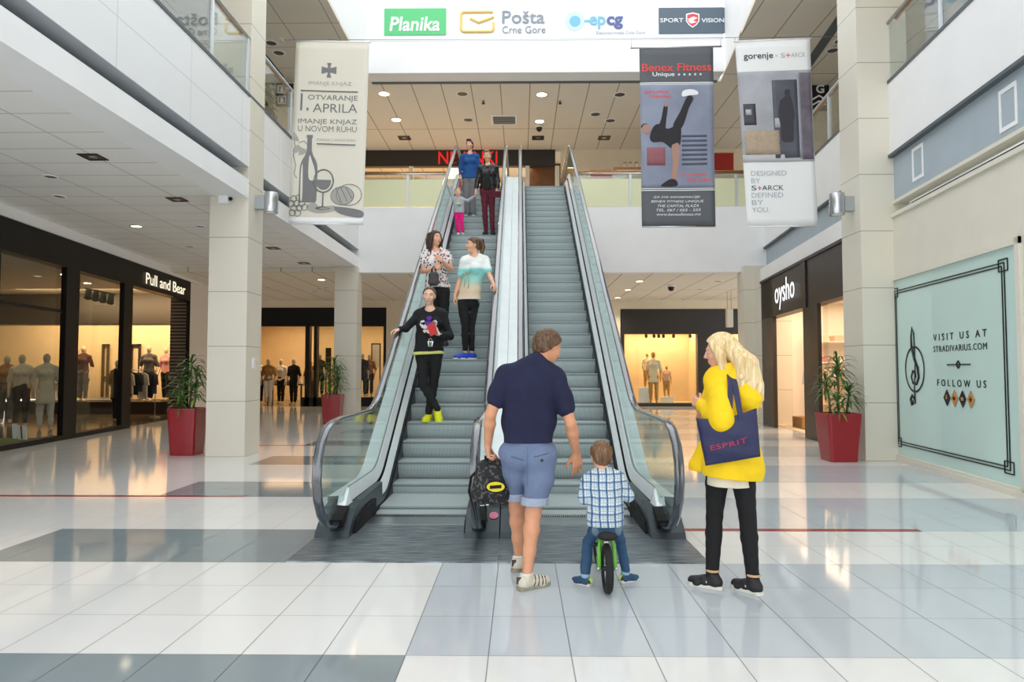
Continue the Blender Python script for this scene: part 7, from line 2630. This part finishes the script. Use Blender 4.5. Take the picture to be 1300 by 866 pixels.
for i, (tx, u1) in enumerate((('DESIGNED', .60), ('BY', .225), (None, .55), ('DEFINED', .54), ('BY', .25), ('YOU.', .33))):
    v_ = .715 + i * .039
    u0 = .10 - .004 * i
    if tx:
        B.text('lettering', tx, u0, u1, v_, .026, O, M['bn_textp'])
    else:
        B.text('lettering', 'S', u0, u0 + .07, v_, .026, O, M['bn_text'])
        B.text('lettering', 'ARCK', u0 + .15, u1, v_, .026, O, M['bn_text'])
        B.lines('cross', [[(u0 + .085, v_), (u0 + .145, v_)], [(u0 + .115, v_ - .012), (u0 + .115, v_ + .012)]], .006, O, M['sg_red'])
B.hang(M['sg_white'], .03)
# ------------------------------------------------------------------ balance bike, bags and what hands hold
BX, BY = 0.567, 4.49
M['bike_green'] = mat('bike_green', rgb(112, 190, 66), 0.35, noise=0.05)
M['tyre'] = mat('tyre_rubber', rgb(26, 26, 28), 0.75, noise=0.15, bump=0.6, bscale=150)
r = thing('balance_bike', 'green balance bike with black tyres under the small boy', 'bicycle', (BX, BY + .3, 0))


def wheel(cx, cy, rad, turn=0.0):
    ax = V((math.cos(turn), math.sin(turn), 0))
    fw = V((-math.sin(turn), math.cos(turn), 0))
    c_ = V((cx, cy, rad))
    b_ = MB()
    N_, K_ = 40, 10
    vs = []
    tr = 0.026
    for i in range(N_):
        a_ = 2 * PI * i / N_
        rd = fw * math.cos(a_) + V((0, 0, 1)) * math.sin(a_)
        for j in range(K_):
            q_ = 2 * PI * j / K_
            bump = 0.0025 if (i % 2 and abs(q_ - 0) < 1.2) else 0
            vs.append(c_ + rd * (rad - tr + (tr + bump) * math.cos(q_)) + ax * (tr * math.sin(q_)))
    fs = [(i * K_ + j, ((i + 1) % N_) * K_ + j, ((i + 1) % N_) * K_ + (j + 1) % K_, i * K_ + (j + 1) % K_) for i in range(N_) for j in range(K_)]
    b_.add(vs, fs, 0, True)
    ty = obj('wheel', b_, M['tyre'], r)
    b_ = MB()
    b_.tube([c_ + (fw * math.cos(2 * PI * i / 32) + V((0, 0, 1)) * math.sin(2 * PI * i / 32)) * (rad - .048) for i in range(33)], .010, 6)
    obj('rim', b_, M['steel'], ty)
    b_ = MB()
    for i in range(12):
        a_ = 2 * PI * i / 12
        b_.tube([c_, c_ + (fw * math.cos(a_) + V((0, 0, 1)) * math.sin(a_)) * (rad - .05)], .0025, 4)
    obj('spokes', b_, M['steel'], ty)
    obj('hub', MB().cyl(c_ - ax * .04, c_ + ax * .04, .016, n=12), M['dark_metal'], ty)
    for sg in (-1, 1):
        obj('axle_nut', MB().cyl(c_ + ax * (sg * .05), c_ + ax * (sg * .066), .013, n=8), M['steel'], ty)
    return c_, ax, fw


c1, ax1, fw1 = wheel(BX, BY, 0.158)
c2, ax2, fw2 = wheel(BX + .02, BY + .62, 0.158, 0.06)
for sg in (-1, 1):
    obj('seat_stay', MB().tube([c1 + V((sg * .052, 0, 0)), c1 + V((sg * .050, .03, .12)), c1 + V((sg * .030, .08, .205))], .0125, 8), M['bike_green'], r)
    obj('chain_stay', MB().tube([c1 + V((sg * .052, 0, 0)), c1 + V((sg * .040, .20, .02)), c1 + V((0, .26, .06))], .011, 8), M['bike_green'], r)
    obj('fork_blade', MB().tube([c2 + ax2 * (sg * .045), c2 + ax2 * (sg * .043) + V((0, -.04, .18))], .0115, 8), M['bike_green'], r)
hd = V((BX + .01, BY + .56, .36))
obj('fork_crown', MB().tube([c2 + ax2 * -.05 + V((0, -.04, .18)), c2 + ax2 * .05 + V((0, -.04, .18))], .014, 8), M['bike_green'], r)
obj('head_tube', MB().tube([c2 + V((0, -.04, .18)), hd + V((0, -.03, .10))], .018, 10), M['bike_green'], r)
obj('main_tube', MB().tube([c1 + V((0, .085, .20)), V((BX, BY + .25, .24)), hd + V((0, -.01, -.02))], .02, 10), M['bike_green'], r)
obj('seat_post', MB().tube([c1 + V((0, .08, .16)), V((BX, BY + .05, .355))], .014, 8), M['dark_metal'], r)
Pm, Q = field_mesh([C((BX, BY - .035, .372), (BX, BY + .16, .376), .044, .022, .01, ((0, 0, 1), .55)), C((BX - .03, BY - .03, .374), (BX + .03, BY - .03, .374), .036, None, .02, ((0, 0, 1), .6))], .005)
np_obj('saddle', Pm, Q, M['blackmatt'], r)
obj('seat_clamp', MB().cyl((BX, BY + .06, .30), (BX, BY + .056, .33), .020, n=12), M['steel'], r)
hb = hd + V((0, -.04, .16))
hbar = obj('handlebar', MB().tube([V((.43, 4.80, .575)), V((.47, 4.83, .575)), V((.54, hb.y - .08, hb.z + .03)), V((.61, hb.y - .08, hb.z + .03)), V((.70, 4.83, .577)), V((.735, 4.80, .577))], .011, 8), M['dark_metal'], r)
obj('stem', MB().tube([hd + V((0, -.03, .08)), V((.575, hb.y - .08, hb.z + .03))], .014, 8), M['dark_metal'], r)
for xs, z_ in (((.415, .475), .575), ((.69, .75), .577)):
    obj('grip', MB().tube([V((xs[0], 4.80 if xs[0] < .5 else 4.835, z_)), V((xs[1], 4.835 if xs[0] < .5 else 4.80, z_))], .017, 10), M['blackmatt'], hbar)

# ---- backpack in the man's left hand
m, nt, bb = nodes_of('black_dotted_fabric')
n = NB(nt)
o, vec = n.xyz()
nz = n.noise(vec, 45, 4)
sel = n.math('GREATER_THAN', nz, 0.56)
nt.links.new(n.mix(sel, rgb(26, 26, 28), rgb(84, 84, 86)), bb.inputs['Base Color'])
setin(bb, rough=.75)
M['bagcloth'] = m
pc = V((-0.215, 4.79, 0.695))
r = thing('backpack', 'small black patterned backpack with a yellow oval, held in the man\'s hand', 'backpack', pc - V((0, 0, .16)))
Pm, Q = field_mesh([C(pc + V((-.05, 0, -.10)), pc + V((.06, 0, -.10)), .075, None, .03, ((0, 1, 0), .8)), C(pc + V((-.055, 0, -.10)), pc + V((-.03, 0, .05)), .075, .07, .03, ((0, 1, 0), .8)), C(pc + V((.065, 0, -.10)), pc + V((.04, 0, .05)), .075, .07, .03, ((0, 1, 0), .8)), C(pc + V((-.025, 0, .07)), pc + V((.035, 0, .07)), .06, None, .03, ((0, 1, 0), .8))], .006, wr=(.003, 30, 3))
np_obj('bag_body', Pm, Q, M['bagcloth'], r)
pc2 = pc + V((0.01, -.055, -.08))
Pm, Q = field_mesh([C(pc2 + V((-.035, 0, 0)), pc2 + V((.045, 0, 0)), .058, None, .02, ((0, 1, 0), .45)), C(pc2 + V((-.03, 0, .05)), pc2 + V((.04, 0, .05)), .045, None, .02, ((0, 1, 0), .45))], .005)
pk = np_obj('front_pocket', Pm, Q, M['bagcloth'], r)
bc = pc + V((.045, -.082, -.045))
pe = [bc + V((.062 * math.cos(2 * PI * i / 24), -.004, .034 * math.sin(2 * PI * i / 24))) for i in range(24)]
bd = obj('oval_patch', MB().prism(pe, (0, -.005, 0)), mat('patch_yellow', rgb(226, 206, 40), .6), r)
b = MB()
b.tube([bc + V((.068 * math.cos(2 * PI * i / 24), -.006, .039 * math.sin(2 * PI * i / 24))) for i in range(25)], .004, 6)
obj('patch_rim', b, M['brush'], bd)
obj('patch_bar', MB().obox(bc + V((0, -.011, 0)), (.040, 0, .003), (0, .002, 0), (0, 0, .011)), M['brush'], bd)
b = MB().tube([pc + V((-.075, -.045, -.06)), pc + V((-.055, -.05, .06)), pc + V((-.01, -.05, .115)), pc + V((.04, -.05, .11)), pc + V((.08, -.045, .05))], .0045, 6)
obj('zip', b, M['dark_metal'], r)
hw = V((-.222, 4.775, .845))
obj('carry_handle', MB().tube([pc + V((-.025, 0, .12)), pc + V((-.03, 0, .15)), hw + V((-.008, -.03, -.012)), hw + V((.0, .03, -.012)), pc + V((.02, 0, .15)), pc + V((.025, 0, .12))], .009, 8), M['brush'], r)
for sg, L_ in ((-1, .0), (-1, .03)):
    obj('shoulder_strap', MB().tube([pc + V((-.05, .06, .09)), pc + V((-.105 - L_, .05, .0)), pc + V((-.118 - L_, .04, -.10)), pc + V((-.10 - L_ * .5, .03, -.22)), pc + V((-.085 - L_ * .5, .03, -.30))], [.018, .022, .02, .012, .007], 8, sq=.45), M['brush'], r)
obj('strap_tail', MB().tube([pc + V((-.03, .04, -.15)), pc + V((-.035, .03, -.24)), pc + V((-.02, .03, -.31))], .005, 6), M['brush'], r)

# ---- tote bag
m = cloth_mat('navy_nylon', rgb(34, 38, 78), 0.55, 0.1, 0.25, 30)
M['navy_bag'] = m
r = thing('tote_bag', 'navy tote bag with red letters hanging from the shoulder of the woman in yellow', 'bag', (1.345, 4.40, .84))
tl, tr, br, bl = V((1.140, 4.425, 1.140)), V((1.490, 4.305, 1.212)), V((1.503, 4.285, .912)), V((1.178, 4.355, .845))
nb = (tr - tl).cross(bl - tl).normalized()
if nb.y > 0:
    nb = -nb
NU, NV = 18, 16
vs, fs = [], []
for side in (1, -1):
    for j in range(NV + 1):
        for i in range(NU + 1):
            u_, v_ = i / NU, j / NV
            p_ = tl.lerp(tr, u_).lerp(bl.lerp(br, u_), v_)
            p_ = p_ + V((0, 0, -.030 * math.sin(PI * u_) * (1 - v_)))
            bulge = .048 * (math.sin(PI * u_) ** .5) * (math.sin(PI * min(1, .12 + v_ * .86)) ** .6) + .006
            fold = .006 * math.sin(u_ * 11 + v_ * 5) * v_ + .004 * math.sin(v_ * 13 - u_ * 6)
            vs.append(p_ + nb * (side * bulge + fold))
M_ = (NU + 1) * (NV + 1)
for j in range(NV):
    for i in range(NU):
        a_ = j * (NU + 1) + i
        fs.append((a_, a_ + NU + 1, a_ + NU + 2, a_ + 1))
        fs.append((M_ + a_, M_ + a_ + 1, M_ + a_ + NU + 2, M_ + a_ + NU + 1))
ring_ = [i for i in range(NU + 1)] + [(j + 1) * (NU + 1) - 1 for j in range(1, NV + 1)] + [NV * (NU + 1) + i for i in range(NU - 1, -1, -1)] + [j * (NU + 1) for j in range(NV - 1, 0, -1)]
for i in range(len(ring_)):
    a_, c_ = ring_[i], ring_[(i + 1) % len(ring_)]
    fs.append((a_, c_, M_ + c_, M_ + a_))
obj('bag_body', MB().add(vs, fs, 0, True), M['navy_bag'], r)


def on_bag(u_, v_, o_=0.0):
    p_ = tl.lerp(tr, u_).lerp(bl.lerp(br, u_), v_)
    p_ = p_ + V((0, 0, -.030 * math.sin(PI * u_) * (1 - v_)))
    bulge = .048 * (math.sin(PI * u_) ** .5) * (math.sin(PI * min(1, .12 + v_ * .86)) ** .6) + .006
    fold = .006 * math.sin(u_ * 11 + v_ * 5) * v_ + .004 * math.sin(v_ * 13 - u_ * 6)
    return p_ + nb * (bulge + fold + o_)


tv, tf_ = text_mesh('ESPRIT', 1.0, .004, 0.0, 1.12)
x0_, x1_ = min(q.x for q in tv), max(q.x for q in tv)
y0_, y1_ = min(q.y for q in tv), max(q.y for q in tv)
out = []
for q in tv:
    fu, fv = (q.x - x0_) / (x1_ - x0_), (q.y - y0_) / (y1_ - y0_)
    out.append(on_bag(.16 + .64 * fu, .655 - .055 * fu - .115 * (fv - .5), .003))
obj('lettering', MB().add(out, tf_), mat('bag_print_red', rgb(176, 40, 76), .6), r)
for u_, q_ in ((.56, 0), (.74, 1)):
    p0, p3 = on_bag(u_, .03, .004), V((1.375 + .012 * q_, 4.475, 1.425))
    p1 = p0.lerp(p3, .35) + V((.0, -.015, 0))
    p2 = p0.lerp(p3, .75) + V((.0, -.025, .01))
    b = MB()
    pts = [p0 + V((0, 0, -.03)), p0, p1, p2, p3, p3 + V((-.03, .10, .022)), p3 + V((-.06, .17, -.03))]
    sd = V((1, -.1, .1)).normalized() * (.017)
    vs = []
    for p_ in pts:
        for s1, s2 in ((-1, 1), (1, 1), (1, -1), (-1, -1)):
            vs.append(p_ + sd * s1 + V((0, -.003, .001)) * s2)
    fs = [(i * 4 + j, i * 4 + (j + 1) % 4, (i + 1) * 4 + (j + 1) % 4, (i + 1) * 4 + j) for i in range(len(pts) - 1) for j in range(4)]
    b.add(vs, fs, 0, False)
    obj('strap', b, M['navy_bag'], r)

# ---- things in the hands of the women
p0 = JB['wR'] + V((-.07, -.05, .06))
r = thing('wallet', 'red wallet held at the chest of the woman in the black sweatshirt', 'wallet', p0)
obj('cover', MB().obox(p0, (.045, -.012, .02), (.004, .014, 0), (-.02, 0, .075)), mat('wallet_red', rgb(196, 42, 44), .5), r)
obj('pages', MB().obox(p0 + V((.002, 0, .003)), (.041, -.011, .018), (.006, .010, 0), (-.019, 0, .073)), M['bn_paper'], r)
p0 = JB['wR'] + V((-.10, -.03, -.13))
r = thing('key_bunch', 'bunch of keys with green tag dangling under the red wallet', 'keys', p0)
obj('key_ring', MB().tube([p0 + V((.02 * math.cos(q_), 0, .05 + .02 * math.sin(q_))) for q_ in [2 * PI * i / 12 for i in range(13)]], .003, 5), M['steel'], r)
for i, dx in enumerate((-.02, .005, .025)):
    obj('key', MB().obox(p0 + V((dx, 0, 0)), (.008, 0, .002), (0, .002, 0), (.006 * (i - 1), 0, .035)), M['steel'], r)
obj('tag', MB().obox(p0 + V((.0, -.012, -.01)), (.018, 0, 0), (0, .003, 0), (0, 0, .03)), mat('tag_green', rgb(70, 110, 60), .5), r)
obj('cord', MB().tube([p0 + V((0, 0, .07)), p0 + V((.02, .0, .13))], .003, 5), M['brush'], r)
# sunglasses hanging at her collar are violet flowers in the print; the handbag of the woman behind
p0 = JF['wL'] + V((.0, -.05, -.15))
r = thing('handbag', 'dark woven handbag hanging from the arm of the woman in the speckled blouse', 'bag', p0)
Pm, Q = field_mesh([C(p0 + V((-.03, 0, -.07)), p0 + V((.03, 0, -.07)), .05, None, .03, ((0, 1, 0), .7)), C(p0 + V((-.025, 0, .04)), p0 + V((.025, 0, .04)), .04, None, .03, ((0, 1, 0), .6)), C(p0 + V((-.03, 0, -.06)), p0 + V((-.028, 0, .04)), .045, None, .03, ((0, 1, 0), .7)), C(p0 + V((.03, 0, -.06)), p0 + V((.028, 0, .04)), .045, None, .03, ((0, 1, 0), .7))], .006)
np_obj('bag_body', Pm, Q, mat('woven_grey', rgb(70, 66, 68), .8, noise=.5, nscale=60), r)
obj('handle', MB().tube([p0 + V((-.035, 0, .06)), p0 + V((-.03, .02, .14)), p0 + V((.0, .04, .185)), p0 + V((.025, .02, .14)), p0 + V((.035, 0, .06))], .009, 8), M['brush'], r)
p0 = JL['wR'] + V((.03, -.07, -.08))
r = thing('clutch_bag', 'wine red clutch held by the woman in the leather jacket', 'bag', p0)
obj('bag_body', MB().bev(p0.x - .11, p0.x + .10, p0.y - .02, p0.y + .02, p0.z - .07, p0.z + .06, .015), M['wine'], r)
obj('flap', MB().box(p0.x - .11, p0.x + .10, p0.y - .026, p0.y - .02, p0.z, p0.z + .062), M['wine'], r)
obj('wrist_loop', MB().tube([p0 + V((.09, 0, .05)), p0 + V((.06, .04, .12)), p0 + V((.0, .04, .12))], .006, 6), M['wine'], r)
p0 = JU['wL'] + V((.0, -.05, -.17))
r = thing('pouch', 'small pink pouch in the hand of the woman in the blue shirt', 'bag', p0)
Pm, Q = field_mesh([C(p0 + V((0, 0, -.08)), p0 + V((0, 0, .05)), .05, .035, .02, ((0, 1, 0), .6))], .008)
np_obj('bag_body', Pm, Q, mat('pouch_rose', rgb(150, 70, 92), .7), r)
obj('loop', MB().tube([p0 + V((-.02, 0, .07)), p0 + V((0, 0, .13)), p0 + V((.02, 0, .07))], .006, 6), M['wine'], r)
# ------------------------------------------------------------------ light: daylight through the open roof, warm shop lamps
w = bpy.data.worlds.new('world')
SC.world = w
w.use_nodes = True
bg = w.node_tree.nodes['Background']
bg.inputs[0].default_value = (0.965, 0.985, 1.0, 1)
bg.inputs[1].default_value = 1.75
SC.view_settings.view_transform = 'Standard'
SC.view_settings.look = 'None'
SC.view_settings.exposure = 0.22
SC.view_settings.gamma = 1.0
SC.view_settings.use_curve_mapping = False


def area(name, loc, sx, sy, power, col, rot=(0, 0, 0)):
    l = bpy.data.lights.new(name, 'AREA')
    l.shape = 'RECTANGLE'
    l.size, l.size_y = sx, sy
    l.energy = power
    l.color = col
    o = bpy.data.objects.new(name, l)
    COL.objects.link(o)
    o.location = loc
    o.rotation_euler = rot
    return o


WARM = (1.0, 0.66, 0.34)
WARM2 = (1.0, 0.78, 0.5)

# shop interiors
area('shop_lamp_left', (-14.5, 17.5, 4.12), 7, 8, 90, WARM2)
area('shop_lamp_left_rear', (-14, 22.3, 4.05), 6, 0.8, 300, WARM, (math.radians(35), 0, 0))
area('shop_lamp_far_left', (-8.7, 30.5, 3.85), 6.5, 4, 250, WARM)
area('shop_lamp_far_right', (7.6, 28.4, 3.15), 6.5, 1.0, 230, WARM)
area('shop_lamp_right', (8.4, 15.3, 3.25), 2.6, 5.6, 200, (1.0, .74, .5))
area('shop_lamp_upper', (-3.5, 28.3, 9.9), 8, 2.4, 260, WARM)
# downlights that are lit
for i, p in enumerate(LAMPS):
    l = bpy.data.lights.new('downlight_lamp', 'SPOT')
    l.energy = 110
    l.color = (1.0, .9, .76)
    l.spot_size = math.radians(130)
    l.spot_blend = .6
    l.shadow_soft_size = .1
    o = bpy.data.objects.new('downlight_lamp', l)
    COL.objects.link(o)
    o.location = p + V((0, 0, -.05))
